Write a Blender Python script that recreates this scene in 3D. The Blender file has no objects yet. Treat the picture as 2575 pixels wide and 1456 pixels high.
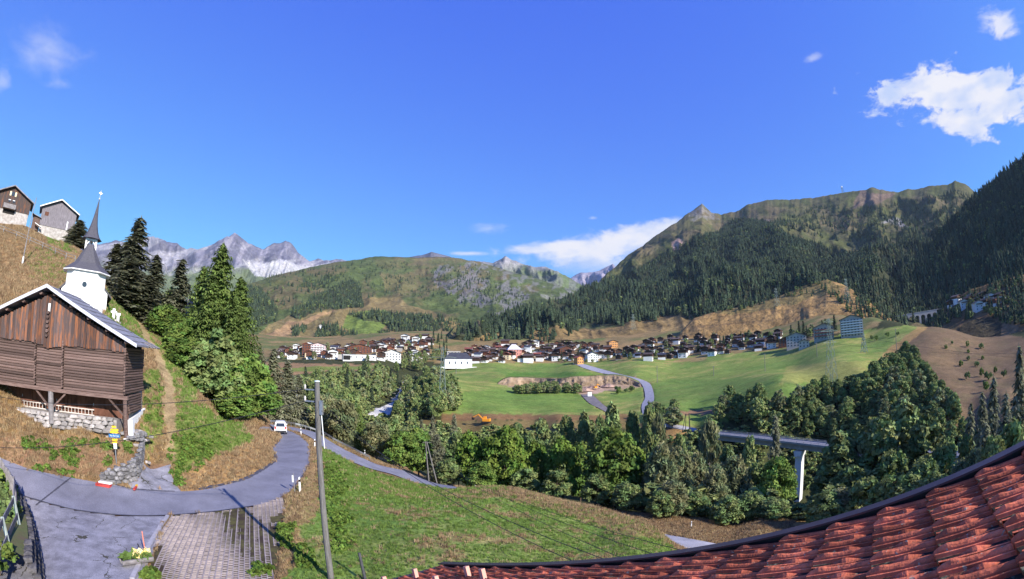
import bpy, bmesh, math, random
import numpy as np
from mathutils import Vector, Matrix
rng = np.random.default_rng(7); random.seed(7)
scene = bpy.context.scene
col = scene.collection
R = math.radians

# ---------------------------------------------------------------- camera (wide fisheye webcam lens, equidistant)
FPX = 1159.3; CX, CY = 1287.5, 728.0            # photo measured on a 2575 x 1456 grid
PITCH, ROLL = R(9.53), R(-0.47)
cd = bpy.data.cameras.new('camera'); cam = bpy.data.objects.new('camera', cd); col.objects.link(cam)
cd.type = 'PANO'
cd.panorama_type = 'FISHEYE_LENS_POLYNOMIAL'
cd.sensor_fit = 'HORIZONTAL'; cd.sensor_width = 36.0; cd.sensor_height = 36.0 * 579 / 1024
cd.fisheye_fov = R(220)
cd.fisheye_polynomial_k0 = 0.0
cd.fisheye_polynomial_k1 = -(2575 / 36.0) / FPX
cd.fisheye_polynomial_k2 = cd.fisheye_polynomial_k3 = cd.fisheye_polynomial_k4 = 0.0
cd.clip_start = 0.05; cd.clip_end = 60000
cam.matrix_world = Matrix.Rotation(R(90) + PITCH, 4, 'X') @ Matrix.Rotation(ROLL, 4, 'Z')
scene.camera = cam

# ---------------------------------------------------------------- daylight
HAZE = 0.00002                                 # even density of the valley air
SUN_AZ, SUN_EL = 129.6, 28.0                    # clockwise from the view direction, degrees
world = bpy.data.worlds.new('World'); scene.world = world; world.use_nodes = True
wt = world.node_tree; wn, wl = wt.nodes, wt.links
wn.clear()
w_out = wn.new('ShaderNodeOutputWorld'); w_bg = wn.new('ShaderNodeBackground'); w_bg.inputs[1].default_value = SKY_STRENGTH = 0.115
sky = wn.new('ShaderNodeTexSky'); sky.sky_type = 'NISHITA'; sky.sun_disc = False
sky.sun_elevation = R(SUN_EL); sky.sun_rotation = R(SUN_AZ)
sky.altitude = 1400; sky.air_density = 1.0; sky.dust_density = 0.15; sky.ozone_density = 4.0
sl = bpy.data.lights.new('sun', 'SUN'); sl.energy = 4.6; sl.angle = R(0.5); sl.color = (1.0, 0.94, 0.86)
sun = bpy.data.objects.new('sun', sl); col.objects.link(sun)
SUNV = Vector((math.sin(R(SUN_AZ)) * math.cos(R(SUN_EL)), math.cos(R(SUN_AZ)) * math.cos(R(SUN_EL)), math.sin(R(SUN_EL))))
sun.rotation_euler = SUNV.to_track_quat('Z', 'Y').to_euler()
scene.view_settings.view_transform = 'Standard'; scene.view_settings.look = 'None'
scene.view_settings.exposure = 0.75; scene.view_settings.gamma = 1.0
scene.view_settings.use_curve_mapping = False
scene.render.engine = 'CYCLES'
scene.cycles.max_bounces = 6; scene.cycles.diffuse_bounces = 3; scene.cycles.transmission_bounces = 3; scene.cycles.glossy_bounces = 2
scene.cycles.transparent_max_bounces = 6
scene.cycles.use_denoising = True

# ---------------------------------------------------------------- photo grid <-> world
def ray(u, v):
    x = np.asarray(u, float) - CX; y = CY - np.asarray(v, float)
    c, s = math.cos(ROLL), math.sin(ROLL); x, y = c * x - s * y, s * x + c * y
    q = np.hypot(x, y) + 1e-9; th = q / FPX; st = np.sin(th)
    a = st * x / q; b = np.cos(th); z = st * y / q
    c, s = math.cos(PITCH), math.sin(PITCH)
    return np.stack([a, c * b - s * z, s * b + c * z], -1)
def proj(P):
    P = np.asarray(P, float); x, y, z = P[..., 0], P[..., 1], P[..., 2]
    c, s = math.cos(PITCH), math.sin(PITCH)
    b = c * y + s * z; zz = -s * y + c * z
    q = np.hypot(x, zz) + 1e-9; th = np.arctan2(q, b)
    X = x / q * th * FPX; Y = zz / q * th * FPX
    c, s = math.cos(-ROLL), math.sin(-ROLL); X, Y = c * X - s * Y, s * X + c * Y
    return np.stack([CX + X, CY - Y], -1)
def at(u, v, r=None, z=None):
    """The place seen at photo grid (u, v), at horizontal distance r or at height z."""
    d = ray(u, v); h = np.hypot(d[..., 0], d[..., 1])
    k = (np.asarray(r, float) / h) if z is None else np.asarray(z, float) / d[..., 2]
    return d * np.asarray(k)[..., None]
def V3(p): return Vector((float(p[0]), float(p[1]), float(p[2])))

# ---------------------------------------------------------------- noise and polygons in numpy
def _hash(ix, iy, seed):
    h = (ix.astype(np.int64) * 374761393 + iy.astype(np.int64) * 668265263 + seed * 1442695041) & 0x7fffffff
    h = ((h ^ (h >> 13)) * 1274126177) & 0x7fffffff
    h = (h ^ (h >> 16)) & 0xffffff
    return h / float(0xffffff)
def vnoise(x, y, seed=0):
    x = np.asarray(x, float); y = np.asarray(y, float)
    ix = np.floor(x); iy = np.floor(y); fx = x - ix; fy = y - iy
    fx = fx * fx * fx * (fx * (fx * 6 - 15) + 10); fy = fy * fy * fy * (fy * (fy * 6 - 15) + 10)
    a = _hash(ix, iy, seed); b = _hash(ix + 1, iy, seed); c = _hash(ix, iy + 1, seed); d = _hash(ix + 1, iy + 1, seed)
    return (a + (b - a) * fx) * (1 - fy) + (c + (d - c) * fx) * fy
def fbm(x, y, oct=5, seed=0, gain=0.5):
    s = 0; a = 1.0; t = 0
    for i in range(oct):
        s = s + a * vnoise(x * 2 ** i + 13.7 * i, y * 2 ** i - 7.1 * i, seed + i); t += a; a *= gain
    return s / t
def ridged(x, y, oct=5, seed=0, gain=0.55):
    s = 0; a = 1.0; t = 0
    for i in range(oct):
        s = s + a * (1 - np.abs(2 * vnoise(x * 2 ** i + 5.3 * i, y * 2 ** i + 9.1 * i, seed + i) - 1)); t += a; a *= gain
    return s / t
def inpoly(u, v, poly):
    u = np.asarray(u, float); v = np.asarray(v, float); inside = np.zeros(u.shape, bool)
    n = len(poly)
    for i in range(n):
        x0, y0 = poly[i]; x1, y1 = poly[(i + 1) % n]
        if y0 == y1: continue
        c = ((y0 > v) != (y1 > v)) & (u < (x1 - x0) * (v - y0) / (y1 - y0) + x0)
        inside ^= c
    return inside
def sstep(a, b, x):
    t = np.clip((x - a) / (b - a), 0, 1); return t * t * (3 - 2 * t)

# ---------------------------------------------------------------- mesh and object helpers
def tag(o, label=None, cat=None, group=None, kind=None):
    if label: o['label'] = label
    if cat: o['category'] = cat
    if group: o['group'] = group
    if kind: o['kind'] = kind
    return o
def link(name, me, mat=None, parent=None, smooth=False):
    o = bpy.data.objects.new(name, me); col.objects.link(o)
    if mat is not None and me is not None and not me.materials: me.materials.append(mat)
    if parent is not None: o.parent = parent
    return o
def empty(name, loc=(0, 0, 0), rz=0.0, rot=None):
    o = bpy.data.objects.new(name, None); col.objects.link(o)
    o.empty_display_size = 0.3; o.location = Vector(loc); o.rotation_euler = rot if rot else (0, 0, rz)
    return o
def thing(name, label, cat, loc=(0, 0, 0), rz=0.0, group=None, rot=None):
    return tag(empty(name, loc, rz, rot), label, cat, group)
def npmesh(name, V, Fq, smooth=True, cols=None):
    """mesh from numpy arrays; Fq is (n,3) or (n,4)"""
    me = bpy.data.meshes.new(name); V = np.asarray(V, np.float32); Fq = np.asarray(Fq, np.int32)
    n, k = Fq.shape
    me.vertices.add(len(V)); me.vertices.foreach_set('co', V.ravel())
    me.loops.add(n * k); me.loops.foreach_set('vertex_index', Fq.ravel())
    me.polygons.add(n); me.polygons.foreach_set('loop_start', np.arange(n, dtype=np.int32) * k)
    me.polygons.foreach_set('loop_total', np.full(n, k, np.int32))
    me.polygons.foreach_set('use_smooth', np.full(n, smooth, bool))
    me.update(calc_edges=True)
    if cols is not None:
        a = me.color_attributes.new('Col', 'FLOAT_COLOR', 'POINT')
        c = np.ones((len(V), 4), np.float32); c[:, :3] = cols
        a.data.foreach_set('color', c.ravel())
    return me
def gridfaces(nr, nc):
    i = np.arange(nr - 1)[:, None] * nc + np.arange(nc - 1)[None]
    i = i.ravel(); return np.stack([i, i + 1, i + nc + 1, i + nc], 1)
class MB:
    """collects simple solids into one mesh"""
    def __init__(s): s.v = []; s.f = []; s.sm = []
    def add(s, vs, fs, smooth=False):
        b = len(s.v); s.v += [tuple(v) for v in vs]; s.f += [tuple(b + i for i in f) for f in fs]; s.sm += [smooth] * len(fs); return s
    def box(s, c, d, rz=0.0, M=None):
        hx, hy, hz = d[0] / 2, d[1] / 2, d[2] / 2
        P = [Vector((x, y, z)) for x in (-hx, hx) for y in (-hy, hy) for z in (-hz, hz)]
        M2 = Matrix.Translation(Vector(c)) @ (M if M is not None else Matrix.Rotation(rz, 4, 'Z'))
        P = [M2 @ p for p in P]
        return s.add(P, [(0, 1, 3, 2), (4, 6, 7, 5), (0, 4, 5, 1), (2, 3, 7, 6), (0, 2, 6, 4), (1, 5, 7, 3)])
    def bar(s, a, b, w, h=None):
        a, b = Vector(a), Vector(b); d = b - a; L = d.length
        if L < 1e-6: return s
        M = d.to_track_quat('X', 'Z').to_matrix().to_4x4()
        return s.box((a + b) / 2, (L, w, h or w), M=M)
    def tube(s, a, b, r0, r1=None, n=8, cap=True, smooth=True):
        a, b = Vector(a), Vector(b); r1 = r0 if r1 is None else r1; d = b - a
        q = d.to_track_quat('Z', 'Y'); P = []
        for p, r in ((a, r0), (b, r1)):
            for i in range(n):
                t = 2 * math.pi * i / n; P.append(p + q @ Vector((r * math.cos(t), r * math.sin(t), 0)))
        F = [(i, (i + 1) % n, n + (i + 1) % n, n + i) for i in range(n)]
        s.add(P, F, smooth)
        if cap: s.add(P, [tuple(range(n))[::-1], tuple(range(n, 2 * n))])
        return s
    def prism(s, pts, y0, y1, M=None):
        """polygon in xz pushed from y0 to y1"""
        n = len(pts); P = [Vector((x, y0, z)) for x, z in pts] + [Vector((x, y1, z)) for x, z in pts]
        if M is not None: P = [M @ p for p in P]
        F = [tuple(range(n)), tuple(range(2 * n - 1, n - 1, -1))] + [(i, n + i, n + (i + 1) % n, (i + 1) % n) for i in range(n)]
        return s.add(P, F)
    def lathe(s, prof, n=16, c=(0, 0, 0), smooth=True):
        P = []
        for r, z in prof:
            for i in range(n):
                t = 2 * math.pi * i / n; P.append((c[0] + r * math.cos(t), c[1] + r * math.sin(t), c[2] + z))
        F = []
        for j in range(len(prof) - 1):
            for i in range(n):
                F.append((j * n + i, j * n + (i + 1) % n, (j + 1) * n + (i + 1) % n, (j + 1) * n + i))
        s.add(P, F, smooth); s.add(P, [tuple(range(n))[::-1], tuple((len(prof) - 1) * n + i for i in range(n))]); return s
    def mesh(s, name):
        me = bpy.data.meshes.new(name); me.from_pydata(s.v, [], s.f)
        if any(s.sm): me.polygons.foreach_set('use_smooth', s.sm)
        me.update(); return me
    def build(s, name, mat, parent=None):
        me = s.mesh(name); bm = bmesh.new(); bm.from_mesh(me); bmesh.ops.recalc_face_normals(bm, faces=bm.faces); bm.to_mesh(me); bm.free()
        return link(name, me, mat, parent)
def share(o, parent=None, loc=None, rot=None, scale=None):
    c = o.copy(); col.objects.link(c); c.parent = parent
    if loc is not None: c.location = loc
    if rot is not None: c.rotation_euler = rot
    if scale is not None: c.scale = scale
    return c
KIDS = {}
def copy_tree(o, parent=None):
    c = o.copy(); col.objects.link(c); c.parent = parent
    for ch in o.children: copy_tree(ch, c)
    return c
ORD = ['first', 'second', 'third', 'fourth', 'fifth', 'sixth', 'seventh', 'eighth', 'ninth', 'tenth', 'eleventh', 'twelfth', 'thirteenth', 'fourteenth', 'fifteenth', 'sixteenth', 'seventeenth', 'eighteenth', 'nineteenth', 'twentieth']
def ordinal(i):
    if i < 20: return ORD[i]
    n = i + 1; t = {2: 'twenty', 3: 'thirty', 4: 'forty', 5: 'fifty', 6: 'sixty', 7: 'seventy', 8: 'eighty', 9: 'ninety'}
    if n % 10 == 0: return {20: 'twentieth', 30: 'thirtieth', 40: 'fortieth', 50: 'fiftieth', 60: 'sixtieth', 70: 'seventieth', 80: 'eightieth', 90: 'ninetieth'}[n]
    return t[n // 10] + '-' + ORD[n % 10 - 1]

# ---------------------------------------------------------------- materials
MATS = {}
def mat(name, c, rough=0.85, var=0.25, scale=3.0, bump=0.0, bscale=None, c2=None, stretch=None, spec=0.25, attr=False, rnd=0.0, metal=0.0, trans=0.0, detail=6.0, thresh=None):
    """principled material: colour c varied by noise towards c2, random per object, optional vertex colour factor"""
    if name in MATS: return MATS[name]
    m = bpy.data.materials.new(name); m.use_nodes = True; MATS[name] = m
    nt = m.node_tree; N, L = nt.nodes, nt.links; b = N['Principled BSDF']
    b.inputs['Roughness'].default_value = rough; b.inputs['Metallic'].default_value = metal
    b.inputs['Specular IOR Level'].default_value = spec
    tc = N.new('ShaderNodeTexCoord'); mp = N.new('ShaderNodeMapping'); L.new(tc.outputs['Object'], mp.inputs['Vector'])
    if stretch: mp.inputs['Scale'].default_value = stretch
    if rnd:
        oi = N.new('ShaderNodeObjectInfo'); vm = N.new('ShaderNodeVectorMath'); vm.operation = 'SCALE'; vm.inputs[0].default_value = (37.1, 11.3, 23.7)
        L.new(oi.outputs['Random'], vm.inputs['Scale']); L.new(vm.outputs[0], mp.inputs['Location'])
    nz = N.new('ShaderNodeTexNoise'); nz.inputs['Scale'].default_value = scale; nz.inputs['Detail'].default_value = detail; nz.inputs['Roughness'].default_value = 0.6
    L.new(mp.outputs[0], nz.inputs['Vector'])
    cr = N.new('ShaderNodeValToRGB'); lo, hi = thresh or (0.32, 0.68)
    cr.color_ramp.elements[0].position = lo; cr.color_ramp.elements[1].position = hi
    dark = tuple(max(0, x * (1 - var)) for x in c); light = c2 or tuple(min(1, x * (1 + var)) for x in c)
    cr.color_ramp.elements[0].color = (*dark, 1) if not c2 else (*c, 1); cr.color_ramp.elements[1].color = (*light, 1)
    L.new(nz.outputs[0], cr.inputs[0]); out = cr.outputs[0]
    if rnd:
        mr = N.new('ShaderNodeMapRange'); mr.inputs[3].default_value = 1 - rnd; mr.inputs[4].default_value = 1 + rnd; L.new(oi.outputs['Random'], mr.inputs[0])
        mx = N.new('ShaderNodeVectorMath'); mx.operation = 'SCALE'; L.new(out, mx.inputs[0]); L.new(mr.outputs[0], mx.inputs['Scale']); out = mx.outputs[0]
    if attr:
        at_ = N.new('ShaderNodeAttribute'); at_.attribute_name = 'Col'
        mx = N.new('ShaderNodeVectorMath'); mx.operation = 'MULTIPLY'; L.new(out, mx.inputs[0]); L.new(at_.outputs['Color'], mx.inputs[1]); out = mx.outputs[0]
    L.new(out, b.inputs['Base Color'])
    if bump:
        n2 = N.new('ShaderNodeTexNoise'); n2.inputs['Scale'].default_value = bscale or scale * 3; n2.inputs['Detail'].default_value = 5
        L.new(mp.outputs[0], n2.inputs['Vector'])
        bp = N.new('ShaderNodeBump'); bp.inputs['Strength'].default_value = min(1, bump); bp.inputs['Distance'].default_value = 0.05 * max(1, bump)
        L.new(n2.outputs[0], bp.inputs['Height']); L.new(bp.outputs[0], b.inputs['Normal'])
    if trans:
        out_n = N['Material Output']; tr = N.new('ShaderNodeBsdfTranslucent'); ms = N.new('ShaderNodeMixShader'); ms.inputs[0].default_value = trans
        L.new(out, tr.inputs['Color']); L.new(b.outputs[0], ms.inputs[1]); L.new(tr.outputs[0], ms.inputs[2]); L.new(ms.outputs[0], out_n.inputs['Surface'])
    return m

# ---------------------------------------------------------------- sky: saturated high-altitude blue with a few clouds far overhead
def W(t, **k):
    n = wn.new(t)
    for a, b in k.items(): setattr(n, a, b)
    return n
def wmath(op, a, b=None, c=None, clamp=False):
    n = W('ShaderNodeMath', operation=op, use_clamp=clamp)
    for i, x in enumerate((a, b, c)):
        if x is None: continue
        if isinstance(x, (int, float)): n.inputs[i].default_value = x
        else: wl.new(x, n.inputs[i])
    return n.outputs[0]
w_tc = W('ShaderNodeTexCoord'); DIR = w_tc.outputs['Generated']
w_sep = W('ShaderNodeSeparateColor'); wl.new(sky.outputs[0], w_sep.inputs[0]); w_cmb = W('ShaderNodeCombineColor')
for i, (k, p) in enumerate(((0.58, 0.72), (0.97, 0.84), (3.95, 0.2))):
    wl.new(wmath('MULTIPLY', wmath('POWER', w_sep.outputs[i], p), k), w_cmb.inputs[i])
sky_col = w_cmb.outputs[0]
w_map = W('ShaderNodeMapping'); w_map.inputs['Scale'].default_value = (1, 1, 2.1); wl.new(DIR, w_map.inputs['Vector'])
w_n1 = W('ShaderNodeTexNoise'); w_n1.inputs['Scale'].default_value = 15; w_n1.inputs['Detail'].default_value = 7; w_n1.inputs['Roughness'].default_value = 0.62; w_n1.inputs['Distortion'].default_value = 0.3
w_n2 = W('ShaderNodeTexNoise'); w_n2.inputs['Scale'].default_value = 11; w_n2.inputs['Detail'].default_value = 3
wl.new(w_map.outputs[0], w_n1.inputs['Vector']); wl.new(w_map.outputs[0], w_n2.inputs['Vector'])
w_sh = W('ShaderNodeValToRGB'); w_sh.color_ramp.elements[0].position = 0.36; w_sh.color_ramp.elements[1].position = 0.58
w_sh.color_ramp.elements[0].color = (0.58, 0.70, 1.0, 1); w_sh.color_ramp.elements[1].color = (0.93, 0.93, 1.0, 1)
wl.new(w_n2.outputs[0], w_sh.inputs[0])
w_cc = W('ShaderNodeVectorMath', operation='SCALE'); wl.new(w_sh.outputs[0], w_cc.inputs[0]); w_cc.inputs['Scale'].default_value = 5.0
def cloud(u, v, w, h, tilt, soft, amount, rough=1.7):
    """cloud in direction (u, v), half-widths w and h in grid units"""
    global sky_col
    c = V3(ray(u, v)); ex = (V3(ray(u + 20, v - 20 * math.tan(R(tilt)))) - c).normalized(); ey = ex.cross(c).normalized()
    def dot(vec):
        n = W('ShaderNodeVectorMath', operation='DOT_PRODUCT'); wl.new(DIR, n.inputs[0]); n.inputs[1].default_value = vec; return n.outputs['Value']
    ex = (ex - c * ex.dot(c)).normalized()
    a = wmath('MULTIPLY', dot(ex), FPX / w); b = wmath('MULTIPLY', dot(ey), FPX / h)
    d = wmath('SQRT', wmath('ADD', wmath('MULTIPLY', a, a), wmath('MULTIPLY', b, b)))
    g = wmath('ADD', wmath('MULTIPLY', wmath('SUBTRACT', 1.0, d), 0.62), wmath('MULTIPLY', wmath('SUBTRACT', w_n1.outputs[0], 0.5), rough))
    mr = W('ShaderNodeMapRange', interpolation_type='SMOOTHSTEP'); mr.inputs[1].default_value = 0.0; mr.inputs[2].default_value = soft; mr.inputs[3].default_value = 0; mr.inputs[4].default_value = amount
    wl.new(g, mr.inputs[0])
    m = wmath('MULTIPLY', mr.outputs[0], wmath('GREATER_THAN', dot(c), 0.3))
    mx = W('ShaderNodeMixRGB'); wl.new(m, mx.inputs[0]); wl.new(sky_col, mx.inputs[1]); wl.new(w_cc.outputs[0], mx.inputs[2]); sky_col = mx.outputs[0]
cloud(2440, 240, 250, 72, -2, 0.3, 0.97)
cloud(2400, 300, 130, 36, -12, 0.3, 0.9)
cloud(2300, 212, 110, 34, 6, 0.3, 0.9)
cloud(2515, 58, 66, 34, 10, 0.5, 0.85)
cloud(1530, 620, 260, 48, 9, 0.45, 0.95, 1.0)
cloud(1640, 580, 170, 30, 7, 0.4, 0.95, 1.0)
cloud(1480, 660, 150, 40, 0, 0.5, 0.8, 1.0)
cloud(1400, 622, 170, 20, 3, 0.5, 0.9, 1.0)
cloud(1225, 578, 60, 20, 4, 0.8, 0.4)
cloud(1180, 637, 60, 7, 0, 0.6, 0.8, 1.0)
cloud(122, 125, 118, 66, -12, 1.0, 0.62, 0.9)
cloud(5, 205, 30, 34, 0, 0.8, 0.35)
cloud(2042, 148, 28, 12, 20, 0.7, 0.45)
cloud(145, 208, 40, 16, 0, 0.9, 0.3)
cloud(1490, 548, 16, 6, 0, 0.7, 0.5)
wl.new(sky_col, w_bg.inputs[0]); wl.new(w_bg.outputs[0], w_out.inputs[0])

# ================================================================ GROUND
# control points of the relief: photo grid position plus distance (r) or height (z), camera at height 0
CP = []
def cr(u, v, r): CP.append(tuple(at(u, v, r=r)))
def cz(u, v, z): CP.append(tuple(at(u, v, z=z)))
def ca(az, r, z): CP.append((r * math.sin(R(az)), r * math.cos(R(az)), z))
# square, road and parking area by the camera
for u, v, z in ((0, 1456, -9), (150, 1456, -9), (300, 1440, -9), (500, 1456, -9), (690, 1456, -9.1), (200, 1330, -9), (400, 1340, -9), (60, 1230, -8.5), (15, 1168, -8.0), (50, 1190, -8.15),
                (200, 1200, -8.5), (120, 1250, -8.7), (300, 1290, -8.9), (330, 1235, -8.75), (480, 1237, -9.0), (600, 1250, -9.05), (690, 1270, -9.15), (754, 1224, -9.3), (560, 1215, -9.0), (640, 1190, -9.1),
                (690, 1155, -9.4), (775, 1150, -9.6), (720, 1180, -9.3), (688, 1125, -9.7), (770, 1115, -9.9), (705, 1100, -10.1), (750, 1092, -10.3), (700, 1080, -10.5), (730, 1078, -10.7), (385, 1200, -8.55), (430, 1168, -8.2), (370, 1168, -8.2)):
    cz(u, v, z)
for az, r, z in ((-78, 14, -8.6), (-78, 25, -8.2), (-78, 45, -3), (-66, 12, -9), (-40, 10, -9), (-15, 9, -9), (-24, 14, -9.1), (10, 8, -8.8), (35, 8, -8.5), (60, 8, -8.5), (78, 10, -9), (0, 14, -9.2), (30, 16, -10), (60, 20, -13), (78, 25, -15)): ca(az, r, z)
# lawn falling away from the house
for u, v, r in ((832, 1450, 18.4), (760, 1300, 27), (800, 1180, 42), (840, 1152, 52), (900, 1250, 35), (1000, 1300, 28.5), (950, 1218, 45), (1140, 1235, 52), (1280, 1228, 52), (1280, 1300, 33), (1287, 1400, 21), (1000, 1420, 19.5),
                (1500, 1277, 47), (1500, 1350, 30), (1600, 1310, 44), (1640, 1328, 43), (1690, 1372, 36), (1500, 1400, 22)): cr(u, v, r)
# lower road after the hairpin
for u, v, r in ((830, 1152, 68), (920, 1195, 66), (1020, 1228, 64), (795, 1118, 66), (1110, 1245, 65)): cr(u, v, r)
for u, v, r in ((690, 1066, 88), (735, 1072, 88), (780, 1084, 87), (830, 1105, 85), (900, 1140, 82), (1000, 1180, 80), (1130, 1222, 77), (1650, 1350, 62), (1720, 1360, 62), (1810, 1376, 62), (1746, 1327, 72), (1900, 1340, 70)): cr(u, v, r)
ca(5, 72, -21.5); ca(5, 60, -18); ca(12, 66, -23); ca(32, 60, -27); ca(45, 50, -27); ca(60, 40, -22)
# gorge
for az in range(-4, 80, 7):
    k = min(1, (az + 4) / 30)
    ca(az, 98, -28 - 5 * k); ca(az, 125, -35 - 9 * k); ca(az, 160, -41 - 15 * k); ca(az, 195, -43 - 21 * k)
    if az < 25: ca(az, 225, -40 - 16 * k)
for az, r, z in ((-24, 105, -16), (-20, 125, -23), (-14, 110, -25), (-14, 160, -31), (-22, 170, -24), (-10, 105, -27), (-10, 150, -35), (60, 75, -29), (75, 75, -28), (45, 76, -30), (28, 84, -30.5), (14, 86, -28)): ca(az, r, z)
for az in (28, 33, 38, 43): ca(az, 207, -68); ca(az, 222, -67)
# river bed and the woods either side
for u, v, r in ((960, 1032, 330), (930, 1042, 310), (990, 1015, 360), (1000, 985, 420), (1012, 955, 520), (1030, 925, 600), (870, 1010, 330), (830, 960, 400), (900, 950, 420), (760, 940, 430), (800, 925, 470), (700, 930, 440), (700, 1000, 260), (900, 925, 520), (960, 940, 480), (780, 1030, 200), (850, 1060, 180)): cr(u, v, r)
# meadows up to the village
for u, v, r in ((1113, 1022, 290), (1050, 990, 360), (1090, 950, 430), (1180, 1035, 288), (1300, 1040, 290), (1450, 1040, 290), (1640, 1035, 285), (1750, 1035, 280), (1850, 1020, 280), (1300, 985, 395), (1500, 985, 395), (1640, 985, 380), (1260, 962, 440), (1450, 966, 432), (1600, 965, 430),
                (1260, 950, 455), (1450, 944, 452), (1600, 944, 452), (1200, 960, 435), (1150, 935, 540), (1300, 922, 610), (1400, 918, 620), (1500, 915, 610), (1120, 922, 600), (1700, 905, 600), (1700, 960, 430), (1850, 940, 440), (1850, 892, 580), (1980, 880, 560), (2000, 930, 400), (2100, 968, 295), (2160, 945, 300),
                (2050, 860, 540), (2180, 845, 530), (2300, 822, 560), (2250, 870, 440), (2180, 900, 380), (1113, 1055, 262), (1225, 1062, 252), (1400, 1062, 255), (1640, 1060, 262), (1700, 1072, 250), (1780, 1085, 238), (1900, 1060, 250), (2000, 1010, 270)): cr(u, v, r)
for az, r, z in ((-10, 225, -36), (0, 225, -38), (10, 228, -38)): ca(az, r, z)
for u, v, r in ((1800, 1046, 268), (1900, 1040, 262), (1960, 1028, 262), (1760, 1060, 262)): cr(u, v, r)
# dry slope right of the meadow, falling to the gorge
for u, v, r in ((2345, 822, 540), (2400, 830, 520), (2480, 880, 440), (2400, 900, 400), (2300, 950, 330), (2450, 1000, 280), (2530, 960, 330), (2560, 880, 420), (2380, 1060, 240), (2230, 1000, 275), (2500, 1080, 215), (2575, 1060, 220)): cr(u, v, r)
# village slope
for u, v, r in ((1050, 850, 820), (960, 890, 640), (850, 905, 600), (700, 890, 680), (700, 912, 560), (900, 872, 760), (1150, 880, 740), (1300, 870, 760), (1450, 875, 740), (1600, 868, 740), (1750, 862, 720), (1900, 850, 700), (2000, 835, 680), (2080, 815, 660), (2200, 800, 680), (2260, 815, 640), (640, 880, 760)): cr(u, v, r)
for az, r, z in ((-45, 800, 40), (-34, 1000, 50), (-20, 1100, 65), (-8, 1150, 85), (5, 1100, 75), (18, 1050, 80), (30, 1000, 80), (40, 950, 80), (46, 760, 15), (46, 950, 10), (52, 650, -5), (52, 800, -15), (52, 1000, -10), (58, 640, -5), (60, 760, 0), (60, 1000, 0), (72, 600, 10), (72, 900, 10), (-60, 600, 60), (-76, 500, 60)): ca(az, r, z)
# hillside on the left: bank, barn terrace, path, church hill, upper houses
for u, v, r in ((322, 1108, 37.6), (200, 1095, 38), (60, 1085, 38.5), (0, 1082, 39), (250, 1150, 35.5), (100, 1130, 36), (355, 1130, 37), (400, 1110, 40), (430, 1050, 45), (430, 1000, 51), (415, 940, 58), (395, 890, 65), (365, 835, 75), (330, 790, 86), (300, 762, 96), (285, 748, 104),
                (300, 812, 63), (260, 800, 58), (345, 880, 58), (370, 960, 50), (470, 1090, 41), (500, 1010, 53), (560, 1130, 42), (610, 1090, 50), (560, 1180, 37), (470, 1190, 36), (470, 930, 68), (430, 870, 74), (560, 1060, 60), (650, 1090, 58), (680, 1088, 63), (620, 1020, 72),
                (100, 760, 62), (0, 730, 66), (0, 660, 82), (55, 665, 85), (130, 690, 82), (0, 578, 106), (100, 605, 104), (210, 645, 100), (60, 568, 113), (160, 610, 113), (250, 690, 100), (0, 560, 116)): cr(u, v, r)
ca(-57, 44, -5.6); ca(-53, 48, -3.5); ca(-49, 46, -4.8); ca(-60, 46, -4.5); ca(-66, 50, -1); ca(-70, 70, 8); ca(-75, 110, 24); ca(-54, 60, 2.2); ca(-56, 62, 2.6)
for az, r, z in ((-66, 150, 27), (-58, 140, 25), (-50, 150, 20), (-44, 130, 10), (-40, 110, 2), (-36, 100, -9), (-30, 125, -14), (-66, 260, 30), (-50, 260, 18), (-38, 220, -6), (-30, 200, -14), (-45, 400, 16), (-34, 350, -6)): ca(az, r, z)
CP = np.array(CP)
def _polar(x, y): return np.arctan2(x, y) * 4.0, np.log(np.maximum(np.hypot(x, y), 1.0))
_A, _L = _polar(CP[:, 0], CP[:, 1])
def _U(d2): return np.where(d2 > 1e-12, d2 * np.log(np.maximum(d2, 1e-12)), 0)
_n = len(CP); _K = _U((_A[:, None] - _A) ** 2 + (_L[:, None] - _L) ** 2) + np.eye(_n) * 0.004
_P = np.c_[np.ones(_n), _A, _L]; _M = np.zeros((_n + 3, _n + 3)); _M[:_n, :_n] = _K; _M[:_n, _n:] = _P; _M[_n:, :_n] = _P.T
_W = np.linalg.solve(_M, np.r_[CP[:, 2], 0, 0, 0])
NA, NR = 560, 330
AZ = np.radians(np.linspace(-82, 82, NA)); LR = np.linspace(math.log(6.0), math.log(1250.0), NR)
gA, gL = np.meshgrid(AZ * 4.0, LR)
GZ = np.zeros(gA.shape)
for i in range(_n): GZ += _W[i] * _U((gA - _A[i]) ** 2 + (gL - _L[i]) ** 2)
GZ += _W[_n] + _W[_n + 1] * gA + _W[_n + 2] * gL
gR = np.exp(gL); GX = gR * np.sin(gA / 4); GY = gR * np.cos(gA / 4)
def gz(x, y):
    """height of the ground"""
    a = np.arctan2(x, y); l = np.log(np.maximum(np.hypot(x, y), 6.01))
    fa = np.clip((a - AZ[0]) / (AZ[1] - AZ[0]), 0, NA - 1.001); fl = np.clip((l - LR[0]) / (LR[1] - LR[0]), 0, NR - 1.001)
    i = np.floor(fa).astype(int); j = np.floor(fl).astype(int); fa = fa - i; fl = fl - j
    return (GZ[j, i] * (1 - fa) + GZ[j, i + 1] * fa) * (1 - fl) + (GZ[j + 1, i] * (1 - fa) + GZ[j + 1, i + 1] * fa) * fl
_rs = np.exp(np.linspace(math.log(6.5), math.log(1240), 1400))
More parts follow.
